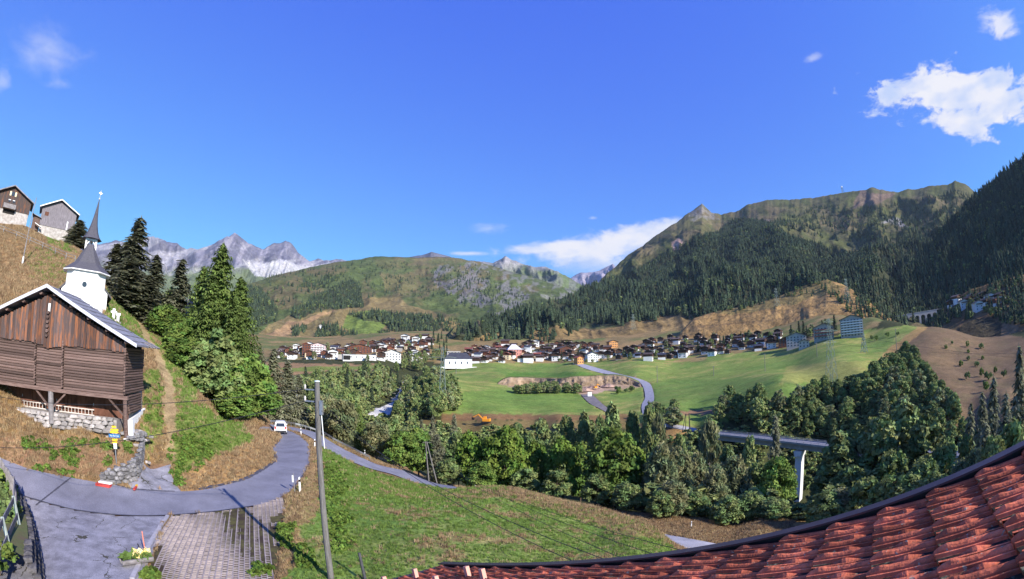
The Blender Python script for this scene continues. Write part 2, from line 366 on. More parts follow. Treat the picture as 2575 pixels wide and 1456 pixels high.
def hit(u, v, rmin=6.5, rmax=1240):
    """where the sight line through (u, v) meets the ground (first meeting beyond rmin)"""
    d = ray(u, v); h = math.hypot(d[0], d[1]); dx, dy, dz = d / h
    rs = _rs[(_rs >= rmin) & (_rs <= rmax)]
    e = dz * rs - gz(dx * rs, dy * rs); k = np.nonzero(e <= 0)[0]
    if len(k) == 0: j = int(np.argmin(np.abs(e))); r = rs[j]
    elif k[0] == 0: r = rs[0]
    else:
        j = k[0]; t = e[j - 1] / (e[j - 1] - e[j]); r = rs[j - 1] + (rs[j] - rs[j - 1]) * t
    return np.array([dx * r, dy * r, float(gz(np.float64(dx * r), np.float64(dy * r)))])
def onground(x, y, dz=0.0): return Vector((float(x), float(y), float(gz(np.float64(x), np.float64(y))) + dz))

# ---- roads and paved areas as photo-grid outlines (left edge, right edge)
def dens(pl, n):
    pl = np.array(pl, float); s = np.r_[0, np.cumsum(np.hypot(*np.diff(pl, axis=0).T))]; t = np.linspace(0, s[-1], n)
    # Catmull-Rom through the points
    out = []
    for x in t:
        i = min(max(int(np.searchsorted(s, x) - 1), 0), len(pl) - 2); f = (x - s[i]) / max(s[i + 1] - s[i], 1e-9)
        p0 = pl[max(i - 1, 0)]; p1 = pl[i]; p2 = pl[i + 1]; p3 = pl[min(i + 2, len(pl) - 1)]
        out.append(0.5 * ((2 * p1) + (-p0 + p2) * f + (2 * p0 - 5 * p1 + 4 * p2 - p3) * f * f + (-p0 + 3 * p1 - 3 * p2 + p3) * f ** 3))
    return np.array(out)
def edge3(pl, n, **k): return np.array([hit(u, v, **k) for u, v in dens(pl, n)])
def ribbon(A, B, nc, lift):
    """sheet between two edge curves, draped on the ground"""
    P = np.array([[a + (b - a) * t for t in np.linspace(0, 1, nc)] for a, b in zip(A, B)])
    P[..., 2] = np.maximum(gz(P[..., 0], P[..., 1]), 0 * P[..., 2] + P[..., 2] * 1.0) + lift
    return P
ROAD_NEAR = [(28, 1236), (60, 1249), (134, 1270), (201, 1285), (291, 1295.5), (364, 1298), (432, 1296), (535, 1287.5), (638, 1273), (700, 1253), (735, 1231), (758, 1201), (778, 1165), (781, 1136), (774, 1114), (755, 1096), (735, 1086), (715, 1080), (690, 1075), (655, 1073)]
ROAD_FAR = [(-40, 1138), (0, 1152), (38, 1167), (85, 1183), (179, 1202), (246, 1214), (293, 1220), (335, 1230), (400, 1235.5), (440, 1236.5), (484, 1235.4), (535, 1227.7), (607, 1207), (662, 1179), (688, 1161), (693, 1149), (688, 1138), (682, 1128), (696, 1114), (706, 1100), (698, 1091), (680, 1084), (650, 1081)]
LOW_FAR = [(655, 1066), (678, 1067.5), (721, 1072.5), (755, 1078.4), (796, 1089), (830, 1110), (869, 1131.7), (918, 1155), (958, 1171), (1027, 1186), (1090, 1205), (1150, 1226)]
LOW_NEAR = [(655, 1073), (690, 1075), (721, 1078.4), (759, 1094), (796, 1116), (834, 1137), (869, 1155), (918, 1177), (958, 1191), (990, 1200), (1064, 1218), (1150, 1236)]
RIGHT_FAR = [(1600, 1325), (1637, 1337.5), (1724, 1353), (1815, 1370), (1900, 1384), (2000, 1400)]
RIGHT_NEAR = [(1600, 1345), (1659, 1353), (1704, 1373), (1760, 1392), (1850, 1412), (1950, 1430)]
FIELD_L = [(1440, 916), (1451, 918), (1468, 925.6), (1507, 937), (1552, 945.4), (1586, 953.7), (1609, 962.4), (1619, 978), (1622, 1001), (1615, 1015), (1614, 1032), (1625, 1060), (1668, 1073), (1723, 1082), (1790, 1095)]
FIELD_R = [(1446, 911), (1466, 915), (1490, 921.8), (1555, 940), (1604, 951.8), (1633, 964), (1642, 982), (1645, 1001), (1641, 1020), (1640, 1035), (1648, 1054), (1668, 1062), (1746, 1076.5), (1800, 1086)]
TRACK_L = [(1460, 992), (1482, 1014), (1505, 1026), (1530, 1040)]
TRACK_R = [(1489, 992), (1507, 1009), (1525, 1024), (1548, 1038)]
DRIVE_L = [(335, 1231), (322, 1217), (340, 1210), (352, 1197), (358, 1180), (361, 1166)]
DRIVE_R = [(455, 1236), (446, 1224), (438, 1210), (434, 1200), (428, 1189), (430, 1168)]
PLAZA = [(28, 1236), (60, 1249), (134, 1270), (201, 1285), (291, 1295.5), (364, 1298), (420, 1297), (366, 1435), (350, 1500), (0, 1500), (0, 1400), (60, 1300)]
PAVERS = [(432, 1297), (535, 1288), (638, 1273), (712, 1250), (716, 1262), (690, 1500), (335, 1500), (370, 1435)]
GUV = proj(np.stack([GX, GY, GZ], -1)); gU, gV = GUV[..., 0], GUV[..., 1]
jx = (fbm(GX / gR * 60, gL * 40, 4, 3) - 0.5); jy = (fbm(GX / gR * 60, gL * 40, 4, 9) - 0.5)
# ground colour: what grows or lies there
def C(*c): return np.array(c, float)
GREEN = C(.145, .225, .045); LUSH = C(.105, .205, .034); DRY = C(.27, .165, .065); TAN = C(.36, .25, .115); BROWN = C(.17, .095, .045); FLOOR = C(.045, .05, .02); GRAVEL = C(.5, .48, .46); EARTH = C(.22, .13, .075)
n1 = fbm(GX / 3.1, GY / 3.1, 5, 1); n2 = fbm(GX / 0.9, GY / 0.9, 4, 2); n3 = fbm(GX / 14, GY / 14, 4, 5)
GC = np.zeros(GX.shape + (3,)); GC[:] = FLOOR
def mixc(mask, c, a=1.0):
    m = np.clip(mask * a, 0, 1)[..., None]; GC[:] = GC * (1 - m) + c * m
def paint(poly, c, jit=10, a=1.0, rmin=0, rmax=9e9):
    m = inpoly(gU + jx * jit, gV + jy * jit, poly) & (gR > rmin) & (gR < rmax); mixc(m.astype(float), c, a); return m
# near lawn and hillsides
near = (gR < 130) & ~((gR > 84) & (gU > 1150))
mixc(near.astype(float), DRY)
lawn = [(800, 1120), (1140, 1215), (1300, 1215), (1500, 1265), (1660, 1330), (1700, 1390), (1500, 1500), (690, 1500), (712, 1260), (760, 1215), (790, 1160)]
paint(lawn, C(.23, .27, .07), 20, rmax=75)
paint([(808, 1130), (960, 1190), (1140, 1222), (1250, 1235), (1250, 1260), (1180, 1300), (1060, 1280), (930, 1270), (850, 1330), (830, 1420), (800, 1300)], GREEN, 60, 0.85, rmax=75)
m = inpoly(gU, gV, lawn) & (gR < 75)
mixc(m * sstep(.50, .60, n1), GREEN * 1.1, .75); mixc(m * sstep(.56, .70, fbm(GX / 3.4, GY / 3.4, 5, 21)), TAN, .5); mixc(m * sstep(.58, .7, n2), LUSH, .6)
paint([(1280, 1218), (1500, 1262), (1660, 1320), (1700, 1370), (1560, 1345), (1400, 1290), (1280, 1250)], C(.34, .22, .085), 30, .55, rmax=75)
paint([(700, 1250), (745, 1232), (790, 1160), (785, 1120), (800, 1130), (815, 1250), (760, 1330), (730, 1460), (692, 1460)], C(.33, .21, .085), 40, .7, rmax=75)
# bank inside the bend, path and meadow above
paint([(432, 1165), (470, 1050), (520, 950), (440, 860), (280, 740), (340, 790), (400, 880), (440, 1000), (440, 1100)], C(.22, .26, .07), 20, .9)
paint([(440, 1010), (520, 1020), (600, 1060), (640, 1110), (540, 1150), (440, 1190), (432, 1150)], C(.19, .24, .055), 40, .85, rmax=70)
paint([(445, 1215), (480, 1170), (560, 1140), (640, 1105), (700, 1095), (690, 1160), (600, 1215), (480, 1240)], C(.36, .215, .085), 25, 1, rmax=75)
paint([(0, 560), (160, 590), (260, 680), (190, 760), (120, 720), (0, 790)], C(.25, .145, .06), 20, 1)
paint([(110, 620), (170, 660), (180, 750), (80, 690), (60, 640)], C(.11, .14, .035), 40, .6)
paint([(110, 590), (160, 600), (200, 640), (120, 615)], C(.09, .14, .03), 10, .7)
paint([(265, 690), (290, 740), (345, 790), (380, 870), (300, 850), (262, 790)], C(.10, .18, .03), 14, .9)
paint([(360, 930), (400, 930), (410, 1000), (405, 1100), (375, 1150), (355, 1110)], C(.19, .23, .055), 20, .8, rmax=60)
PATHP = [(415, 1165), (418, 1100), (412, 1040), (408, 960), (385, 895), (345, 812), (300, 762), (285, 750), (292, 746), (310, 758), (360, 812), (402, 885), (436, 955), (446, 1040), (440, 1100), (440, 1165)]
paint([(415, 1165), (418, 1100), (412, 1040), (408, 960), (385, 895), (345, 812), (300, 762), (285, 750), (292, 746), (310, 758), (360, 812), (402, 885), (436, 955), (446, 1040), (440, 1100), (440, 1165)], C(.40, .29, .15), 12, .85)
paint([(0, 1095), (330, 1110), (350, 1150), (250, 1200), (60, 1175), (0, 1150)], C(.25, .14, .075), 20, 1, rmax=45)
m = near & (gU < 460); mixc(m * sstep(.55, .68, n2), C(.34, .22, .11), .6); mixc(m * sstep(.60, .72, fbm(GX / 1.3, GY / 1.3, 4, 33)), C(.10, .09, .035), .6)
# strips along the lower road
paint([(780, 1082), (900, 1135), (1150, 1215), (1150, 1228), (900, 1150), (780, 1092)], C(.25, .18, .06), 6, 1, rmin=70, rmax=110)
paint([(1600, 1315), (1750, 1330), (2000, 1335), (2000, 1390), (1800, 1370), (1650, 1340)], C(.34, .25, .10), 8, 1, rmin=50, rmax=84)
# valley meadows
meadow = [(1085, 1045), (1100, 985), (1080, 935), (1110, 918), (1300, 905), (1700, 895), (1850, 880), (2000, 865), (2180, 830), (2345, 810), (2240, 895), (2170, 960), (2030, 1005), (1880, 1040), (1720, 1085), (1600, 1060), (1300, 1046)]
far = gR > 150
paint(meadow, C(.165, .215, .05), 6, 1, rmin=240)
band = .6 * fbm(GX / gR * 22 + gL * 9, gL * 60, 4, 44) + .4 * fbm((GX * .94 + GY * .34) / 90, (GY * .94 - GX * .34) / 9, 3, 45)
m = inpoly(gU, gV, meadow) & (gR > 240)
mixc(m * sstep(.50, .62, band), C(.30, .27, .085), .75); mixc(m * sstep(.56, .68, fbm(GX / 40, GY / 40, 4, 6)), C(.115, .19, .04), .7)
paint([(1130, 1030), (1110, 1005), (1180, 985), (1330, 975), (1490, 990), (1500, 1020), (1480, 1036), (1300, 1036)], C(.125, .205, .04), 5, .75, rmin=240)
paint([(1640, 1035), (1645, 960), (1900, 950), (2010, 935), (2170, 950), (1900, 1020), (1750, 1040)], C(.12, .19, .042), 8, .7, rmin=240)
paint([(1980, 920), (2190, 905), (2160, 955), (1960, 965)], C(.30, .26, .08), 6, .55, rmin=240)
paint([(1110, 1040), (1300, 1042), (1480, 1044), (1600, 1042), (1600, 1060), (1300, 1056), (1110, 1056)], BROWN * 1.15, 4, .9, rmin=240)
paint([(1060, 1056), (1600, 1060), (1640, 1075), (1300, 1090), (1060, 1085)], C(.20, .14, .055), 8, .8, rmin=180)
paint([(1690, 1036), (1880, 1024), (2010, 1000), (2010, 1010), (1880, 1036), (1700, 1046)], EARTH, 3, 1, rmin=240)
paint([(1660, 1072), (1740, 1085), (1720, 1115), (1660, 1110)], C(.30, .18, .07), 5, 1, rmin=180)
paint([(1245, 966), (1275, 952), (1430, 950), (1600, 946), (1612, 962), (1608, 974), (1500, 985), (1455, 975), (1290, 972)], C(.33, .23, .15), 6, 1, rmin=370)
paint([(1450, 975), (1520, 965), (1560, 972), (1500, 990), (1455, 992)], C(.40, .27, .19), 5, 1, rmin=370)
paint([(1280, 938), (1480, 935), (1500, 946), (1270, 948)], C(.07, .16, .025), 5, .7, rmin=400)
# dry slopes to the right
dry = [(2345, 812), (2420, 812), (2575, 850), (2620, 1000), (2575, 1150), (2380, 1100), (2250, 1000), (2150, 990), (2170, 950), (2235, 885)]
paint(dry, C(.15, .10, .058), 8, 1, rmin=180); m = inpoly(gU, gV, dry) & (gR > 180); mixc(m * sstep(.5, .65, fbm(GX / 25, GY / 25, 5, 17)), C(.19, .125, .065), .7); mixc(m * sstep(.55, .7, fbm(GX / 12, GY / 12, 4, 18)), C(.13, .10, .05), .6)
paint([(2320, 812), (2340, 818), (2235, 900), (2160, 985), (2140, 985), (2225, 885)], C(.34, .21, .08), 5, .9, rmin=240)
# left plateau, village ground, river bed
paint([(640, 905), (760, 915), (960, 915), (980, 930), (800, 935), (700, 950), (640, 935)], C(.26, .16, .08), 6, 1, rmin=380)
paint([(700, 926), (960, 918), (960, 926), (720, 936)], C(.13, .19, .035), 4, .8, rmin=380)
paint([(600, 930), (700, 945), (780, 960), (780, 990), (690, 1000), (600, 990)], C(.19, .12, .05), 10, .9, rmin=200)
paint([(620, 700), (2300, 700), (2190, 842), (2000, 872), (1850, 888), (1450, 912), (1100, 912), (950, 905), (620, 905)], C(.22, .155, .07), 8, .95, rmin=560)
m = (gR > 560) & (gC_dry := (GC[..., 0] > .17)); mixc(m * sstep(.47, .6, fbm(GX / 60, GY / 60, 5, 61)), C(.10, .13, .04), .8); mixc(m * sstep(.52, .66, fbm(GX / 45, GY / 30, 5, 62)), C(.31, .20, .09), .7)
paint([(918, 1047), (945, 1030), (992, 1010), (1003, 1004), (1006, 1030), (990, 1043), (930, 1054)], C(.46, .45, .44), 6, 1, rmin=280, rmax=420)
paint([(985, 1004), (992, 985), (1008, 975), (1012, 955), (1018, 955), (1016, 978), (1004, 990), (1000, 1006)], C(.42, .40, .36), 4, 1, rmin=350)
# small relief of the turf
GZ2 = GZ + (n2 - .5) * 0.16 * (gR < 110) * sstep(12, 30, gR) + (fbm(GX / 18, GY / 18, 4, 8) - .5) * (2.2 - 1.6 * inpoly(gU, gV, meadow)) * sstep(120, 300, gR)
flat = np.zeros(gU.shape, bool)
for l, r_, lo, hi in ((ROAD_FAR, ROAD_NEAR, 0, 100), (LOW_FAR, LOW_NEAR, 60, 110), (RIGHT_FAR, RIGHT_NEAR, 45, 90), (FIELD_L, FIELD_R, 180, 800), (TRACK_L, TRACK_R, 180, 500), (DRIVE_L, DRIVE_R, 0, 60)):
    flat |= inpoly(gU, gV, l + r_[::-1]) & (gR > lo) & (gR < hi)
flat |= (inpoly(gU, gV, PLAZA) | inpoly(gU, gV, PAVERS)) & (gR < 40)
core = flat.copy()
GZ2 = np.where(core, GZ - np.where(gR < 120, 0.10, 0.6), GZ2)
GC[core] = EARTH
FLATMASK = flat
# ground material: vertex colour with fine grain and bump
def ground_material():
    m = bpy.data.materials.new('turf'); m.use_nodes = True; nt = m.node_tree; N, L = nt.nodes, nt.links; b = N['Principled BSDF']
    b.inputs['Roughness'].default_value = 0.95; b.inputs['Specular IOR Level'].default_value = 0.08
    a = N.new('ShaderNodeAttribute'); a.attribute_name = 'Col'; tc = N.new('ShaderNodeTexCoord')
    out = a.outputs['Color']
    for sc, lo, hi in ((7.0, 0.6, 1.4), (0.9, 0.72, 1.28), (0.22, 0.78, 1.22), (0.05, 0.84, 1.16)):
        n = N.new('ShaderNodeTexNoise'); n.inputs['Scale'].default_value = sc; n.inputs['Detail'].default_value = 5; n.inputs['Roughness'].default_value = .65; L.new(tc.outputs['Object'], n.inputs['Vector'])
        mr = N.new('ShaderNodeMapRange'); mr.inputs[1].default_value = .3; mr.inputs[2].default_value = .7; mr.inputs[3].default_value = lo; mr.inputs[4].default_value = hi; L.new(n.outputs[0], mr.inputs[0])
        mx = N.new('ShaderNodeVectorMath'); mx.operation = 'SCALE'; L.new(out, mx.inputs[0]); L.new(mr.outputs[0], mx.inputs['Scale']); out = mx.outputs[0]
    L.new(out, b.inputs['Base Color'])
    n = N.new('ShaderNodeTexNoise'); n.inputs['Scale'].default_value = 4.0; n.inputs['Detail'].default_value = 6; L.new(tc.outputs['Object'], n.inputs['Vector'])
    bp = N.new('ShaderNodeBump'); bp.inputs['Strength'].default_value = .5; bp.inputs['Distance'].default_value = .12; L.new(n.outputs[0], bp.inputs['Height']); L.new(bp.outputs[0], b.inputs['Normal'])
    return m
TURF = ground_material()
gv = np.stack([GX, GY, GZ2], -1).reshape(-1, 3)
ground = link('ground', npmesh('ground', gv, gridfaces(NR, NA), True, GC.reshape(-1, 3)), TURF)
tag(ground, 'meadows, dry banks and gorge sides of the valley', kind='structure')

# ---- asphalt
def asphalt(name, c, scale=1.2, var=.18, cracks=0.0):
    m = mat(name, c, .9, var, scale, .35, 60.0, spec=.2, detail=8)
    nt = m.node_tree; N, L = nt.nodes, nt.links; b = N['Principled BSDF']; src = b.inputs['Base Color'].links[0].from_socket
    tc = N.new('ShaderNodeTexCoord')
    n = N.new('ShaderNodeTexNoise'); n.inputs['Scale'].default_value = 26; n.inputs['Detail'].default_value = 3; L.new(tc.outputs['Object'], n.inputs['Vector'])
    mr = N.new('ShaderNodeMapRange'); mr.inputs[1].default_value = .3; mr.inputs[2].default_value = .7; mr.inputs[3].default_value = .7; mr.inputs[4].default_value = 1.3; L.new(n.outputs[0], mr.inputs[0])
    mx = N.new('ShaderNodeVectorMath'); mx.operation = 'SCALE'; L.new(src, mx.inputs[0]); L.new(mr.outputs[0], mx.inputs['Scale']); out = mx.outputs[0]
    if cracks:
        w = N.new('ShaderNodeTexNoise'); w.inputs['Scale'].default_value = 1.6; w.inputs['Detail'].default_value = 4; L.new(tc.outputs['Object'], w.inputs['Vector'])
        va = N.new('ShaderNodeVectorMath'); va.operation = 'MULTIPLY_ADD'; va.inputs[1].default_value = (1.3, 1.3, 0); L.new(w.outputs['Color'], va.inputs[0]); L.new(tc.outputs['Object'], va.inputs[2])
        vo = N.new('ShaderNodeTexVoronoi'); vo.feature = 'DISTANCE_TO_EDGE'; vo.inputs['Scale'].default_value = .42; L.new(va.outputs[0], vo.inputs['Vector'])
        n3 = N.new('ShaderNodeTexNoise'); n3.inputs['Scale'].default_value = .45; L.new(tc.outputs['Object'], n3.inputs['Vector'])
        th = N.new('ShaderNodeMapRange'); th.inputs[1].default_value = .47; th.inputs[2].default_value = .66; th.inputs[3].default_value = 0; th.inputs[4].default_value = .014 * cracks; L.new(n3.outputs[0], th.inputs[0])
        lt = N.new('ShaderNodeMath'); lt.operation = 'LESS_THAN'; L.new(vo.outputs['Distance'], lt.inputs[0]); L.new(th.outputs[0], lt.inputs[1])
        mc = N.new('ShaderNodeMixRGB'); L.new(lt.outputs[0], mc.inputs[0]); L.new(out, mc.inputs[1]); mc.inputs[2].default_value = (.07, .065, .05, 1); out = mc.outputs[0]
    L.new(out, b.inputs['Base Color']); return m
ASPH = asphalt('asphalt', (.205, .20, .235), .5)
ASPH_OLD = asphalt('old_asphalt', (.255, .245, .27), 1.6, .3, cracks=1.0)
ASPH_PALE = asphalt('pale_asphalt', (.30, .29, .32), .4)
def road(name, A, B, n, nc, mtl, lift, label=None, **k):
    a, b = edge3(A, n, **k), edge3(B, n, **k)
    P = np.array([[p + (q - p) * t for t in np.linspace(0, 1, nc)] for p, q in zip(a, b)])
    P[..., 2] = gz(P[..., 0], P[..., 1]) + lift
    o = link(name, npmesh(name, P.reshape(-1, 3), gridfaces(n, nc)), mtl); tag(o, label, kind='structure'); return a, b, P
ra, rb, ROADP = road('road', ROAD_FAR, ROAD_NEAR, 130, 14, ASPH, .03, 'grey asphalt road bending round the bank past the barn', rmax=100)
la, lb, LOWP = road('lower_road', LOW_FAR, LOW_NEAR, 70, 8, ASPH, .04, 'narrow asphalt road running downhill behind the lawn', rmin=72, rmax=110)
_, _, RIGHTP = road('valley_lane', RIGHT_FAR, RIGHT_NEAR, 30, 6, ASPH_PALE, .04, 'pale lane below the lawn beside the tiled roof', rmin=46, rmax=90)
fa_, fb_, FIELDP = road('field_road', FIELD_L, FIELD_R, 120, 5, ASPH_PALE, .12, 'pale road winding through the meadow to the village', rmin=200, rmax=800)
road('gravel_track', TRACK_L, TRACK_R, 20, 5, mat('track_gravel', (.17, .15, .15), .95, .3, .3), .12, 'dark gravel track from the pit', rmin=230, rmax=480)
road('driveway', DRIVE_L, DRIVE_R, 24, 10, ASPH_OLD, .024, 'short old asphalt drive up to the footpath', rmax=60)
# square in front of the house: sheet filled inside its outline
def sheet(name, poly, mtl, lift, step, label, cut=None):
    u0, u1 = min(p[0] for p in poly), max(p[0] for p in poly); v0, v1 = min(p[1] for p in poly), max(p[1] for p in poly)
    nu, nv = int((u1 - u0) / step) + 2, int((v1 - v0) / step) + 2
    uu, vv = np.meshgrid(np.linspace(u0, u1, nu), np.linspace(v0, v1, nv))
    P = np.array([hit(a, b) for a, b in zip(uu.ravel(), vv.ravel())]); P[:, 2] = gz(P[:, 0], P[:, 1]) + lift
    F = gridfaces(nv, nu); cu = uu.ravel()[F].mean(1); cv = vv.ravel()[F].mean(1); F = F[inpoly(cu, cv, poly)]
    used = np.unique(F); re = np.full(len(P), -1); re[used] = np.arange(len(used))
    o = link(name, npmesh(name, P[used], re[F]), mtl); return tag(o, label, kind='structure')
sheet('square', PLAZA, ASPH_OLD, .012, 7, 'cracked old asphalt square in front of the house')
# dark tar seams where surfaces meet
SEAM = mat('tar_seam', (.07, .068, .085), .8, .2)
def seam(pl, w, lift, n=80, **k):
    e = edge3(pl, n, **k); d = np.gradient(e[:, :2], axis=0); nn = np.stack([-d[:, 1], d[:, 0]], 1); nn /= np.linalg.norm(nn, axis=1)[:, None] + 1e-9
    ww = w * (0.6 + 0.8 * vnoise(np.arange(n) * .7, np.zeros(n), 3))[:, None]
    A = np.c_[e[:, :2] - nn * ww / 2, e[:, 2]]; B = np.c_[e[:, :2] + nn * ww / 2, e[:, 2]]
    P = np.stack([A, B], 1); P[..., 2] = gz(P[..., 0], P[..., 1]) + lift
    return P.reshape(-1, 3), gridfaces(n, 2)
SV, SF = [], []
for pl, w in ((ROAD_NEAR[1:9], .14), ([(294, 1216), (297, 1222), (335, 1230), (400, 1235.5), (440, 1236.5)], .12), ([(50, 1284), (90, 1272), (179, 1202)][1:], .10), ([(500, 1231), (607, 1207.5), (662, 1180), (688, 1162), (693, 1150), (688, 1139), (682, 1129), (697, 1114), (706, 1100)], .32), ([(742, 1222), (758, 1202), (779, 1165), (782, 1136)], .14)):
    P, F = seam(pl, w, .045); SF.append(F + sum(len(x) for x in SV)); SV.append(P)
o = link('road_marking_seams', npmesh('seams', np.concatenate(SV), np.concatenate(SF)), SEAM); o.name = 'road_seams'; tag(o, 'dark tar seams along the road edges', kind='structure')

# ================================================================ MOUNTAINS (sheets from valley edge to ridge and down behind)
def mountain_material(name, rockmix=0.0):
    m = bpy.data.materials.new(name); m.use_nodes = True; nt = m.node_tree; N, L = nt.nodes, nt.links; b = N['Principled BSDF']
    b.inputs['Roughness'].default_value = 0.95; b.inputs['Specular IOR Level'].default_value = 0.05
    a = N.new('ShaderNodeAttribute'); a.attribute_name = 'Col'; tc = N.new('ShaderNodeTexCoord'); out = a.outputs['Color']
    for sc, lo, hi in ((0.09, 0.68, 1.32), (0.025, 0.74, 1.26), (0.008, 0.8, 1.2)):
        n = N.new('ShaderNodeTexNoise'); n.inputs['Scale'].default_value = sc; n.inputs['Detail'].default_value = 6; n.inputs['Roughness'].default_value = .68; L.new(tc.outputs['Object'], n.inputs['Vector'])
        mr = N.new('ShaderNodeMapRange'); mr.inputs[1].default_value = .32; mr.inputs[2].default_value = .68; mr.inputs[3].default_value = lo; mr.inputs[4].default_value = hi; L.new(n.outputs[0], mr.inputs[0])
        mx = N.new('ShaderNodeVectorMath'); mx.operation = 'SCALE'; L.new(out, mx.inputs[0]); L.new(mr.outputs[0], mx.inputs['Scale']); out = mx.outputs[0]
    L.new(out, b.inputs['Base Color'])
    n = N.new('ShaderNodeTexNoise'); n.inputs['Scale'].default_value = .03; n.inputs['Detail'].default_value = 8; n.inputs['Roughness'].default_value = .65; L.new(tc.outputs['Object'], n.inputs['Vector'])
    bp = N.new('ShaderNodeBump'); bp.inputs['Strength'].default_value = .9; bp.inputs['Distance'].default_value = 14.0; L.new(n.outputs[0], bp.inputs['Height']); L.new(bp.outputs[0], b.inputs['Normal'])
    return m
MTN = mountain_material('alpine_slope')
SHEETS = {}
def interp_line(pl, u):
    pl = np.array(pl, float); return np.interp(u, pl[:, 0], pl[:, 1]), np.interp(u, pl[:, 0], pl[:, 2])
def sheet_mountain(name, label, ridge, base, nu, nt, prof=1.0, rough=30.0, gully=25.0, gscale=140.0, seed=0, colour=None, ridge_rough=3.0, back=0.35):
    u = np.linspace(ridge[0][0], ridge[-1][0], nu); vr, rr = interp_line(ridge, u); vb, rb = interp_line(base, u)
    vr = vr + (fbm(u / 30, u * 0 + seed, 5, seed) - .5) * ridge_rough * 2 + (fbm(u / 7, u * 0 + seed, 3, seed + 3) - .5) * ridge_rough * .7
    t = np.linspace(0, 1, nt)[:, None]
    V_ = vb + (vr - vb) * t ** prof; R_ = rb * (rr / rb) ** t; U_ = np.broadcast_to(u, V_.shape)
    P = at(U_, V_, r=R_)
    # relief: gullies running down the slope plus broad lumps, fading at the very ridge
    az = np.arctan2(P[..., 0], P[..., 1]); s = az * R_.mean()
    w = (fbm(s / (gscale * 2.2), R_ / (gscale * 3), 4, seed + 7) - .5) * gscale * 1.2
    g = ridged((s + w) / gscale, R_ / (gscale * 3.2), 4, seed + 1) - .55
    l = fbm(P[..., 0] / (gscale * 2.6), P[..., 1] / (gscale * 2.6), 5, seed + 2) - .5
    fade = np.minimum(1, (1 - t) * 7) * (.12 + .88 * sstep(.02, .3, t))
    dirx, diry = np.sin(az), np.cos(az)
    k = R_ / R_.mean()
    dr = -(g * gully * 2.0 + l * rough) * fade
    P[..., 0] += dirx * dr; P[..., 1] += diry * dr; P[..., 2] += (g * gully * .7 + l * rough * .8) * fade
    # far side
    nb = 6; ext = []
    for i in range(1, nb + 1):
        Q = P[-1].copy(); f = i / nb * back; Q[:, 0] *= 1 + f; Q[:, 1] *= 1 + f; Q[:, 2] = Q[:, 2] * (1 - .9 * (i / nb) ** .8) - 20 * i; ext.append(Q)
    Pa = np.concatenate([P, np.array(ext)], 0)
    uv = proj(P); cols = colour(uv[..., 0], uv[..., 1], np.broadcast_to(t, V_.shape), g, l, P)
    ca_ = np.concatenate([cols, np.repeat(cols[-1:], nb, 0)], 0)
    o = link(name, npmesh(name, Pa.reshape(-1, 3), gridfaces(nt + nb, nu), True, ca_.reshape(-1, 3)), MTN); tag(o, label, kind='structure')
    SHEETS[name] = (P, uv, cols); return o
def mixa(c, m, k): m = np.clip(m, 0, 1)[..., None]; return c * (1 - m) + np.asarray(k) * m
def pol(u, v, poly, j=12, seed=0):
    a = (fbm(u / 40, v / 40, 4, seed + 50) - .5) * j * 2; b = (fbm(u / 40, v / 40, 4, seed + 60) - .5) * j * 2
    return inpoly(u + a, v + b, poly).astype(float)
ROCK = np.array((.34, .31, .33)); ALP = np.array((.085, .105, .04)); ALPD = np.array((.15, .11, .06)); HAY = np.array((.30, .19, .085))
FOREST_M = [(1120, 870), (1180, 828), (1250, 800), (1330, 775), (1420, 750), (1500, 716), (1560, 694), (1640, 655), (1720, 615), (1800, 578), (1870, 552), (1930, 560), (1985, 600), (2050, 612), (2110, 640), (2200, 625), (2300, 605), (2420, 545), (2470, 480), (2470, 700), (2250, 850), (2100, 830), (2000, 760), (1900, 790), (1800, 800), (1740, 808), (1700, 800), (1560, 822), (1480, 812), (1420, 850), (1300, 870)]
LITTER = (.045, .05, .028)
# 1 far rocky range on the left
def c1(u, v, t, g, l, P):
    c = np.broadcast_to(np.array((.26, .24, .275)), u.shape + (3,)).copy()
    st = ridged(u / 26 + v / 60, v / 90 - u / 120, 4, 91); c = mixa(c, sstep(.42, .66, st) * .85, (.12, .115, .15))
    lowg = sstep(655, 690, v + (fbm(u / 30, v / 18, 5, 31) - .5) * 50); c = mixa(c, lowg * .9, (.12, .15, .07))
    snow = pol(u, v, [(640, 660), (700, 650), (770, 668), (830, 660), (840, 672), (740, 700), (690, 705), (640, 690), (610, 650)], 10); c = mixa(c, snow * .75, (.47, .45, .45))
    sc = sstep(.54, .66, fbm(u / 40 + v / 25, v / 20, 5, 41)); c = mixa(c, sc * .55 * (t > .25), (.42, .40, .40)); return c
sheet_mountain('rocky_mountains', 'pale rocky peaks far behind the spruces', [(150, 620, 7200), (215, 610, 7200), (250, 614, 7200), (290, 606, 7200), (330, 612, 7000), (372, 595, 7000), (395, 597, 7000), (420, 606, 7000), (445, 612, 6800), (468, 634, 6600), (492, 634, 6600), (520, 622, 6600), (548, 606, 6600), (572, 598, 6600), (590, 584, 6600), (606, 596, 6600), (625, 612, 6600), (650, 622, 6600), (662, 627, 6600), (690, 612, 6800), (702, 612, 6800), (718, 604, 6800), (732, 610, 6800), (748, 632, 6800), (778, 656, 6800), (800, 650, 7000), (815, 656, 7000), (840, 655, 7000), (858, 653, 7000), (900, 668, 7000), (980, 690, 7000)],
               [(150, 760, 3600), (980, 760, 3600)], 420, 90, 1.0, 420, 230, 420, 11, c1, 3.2)
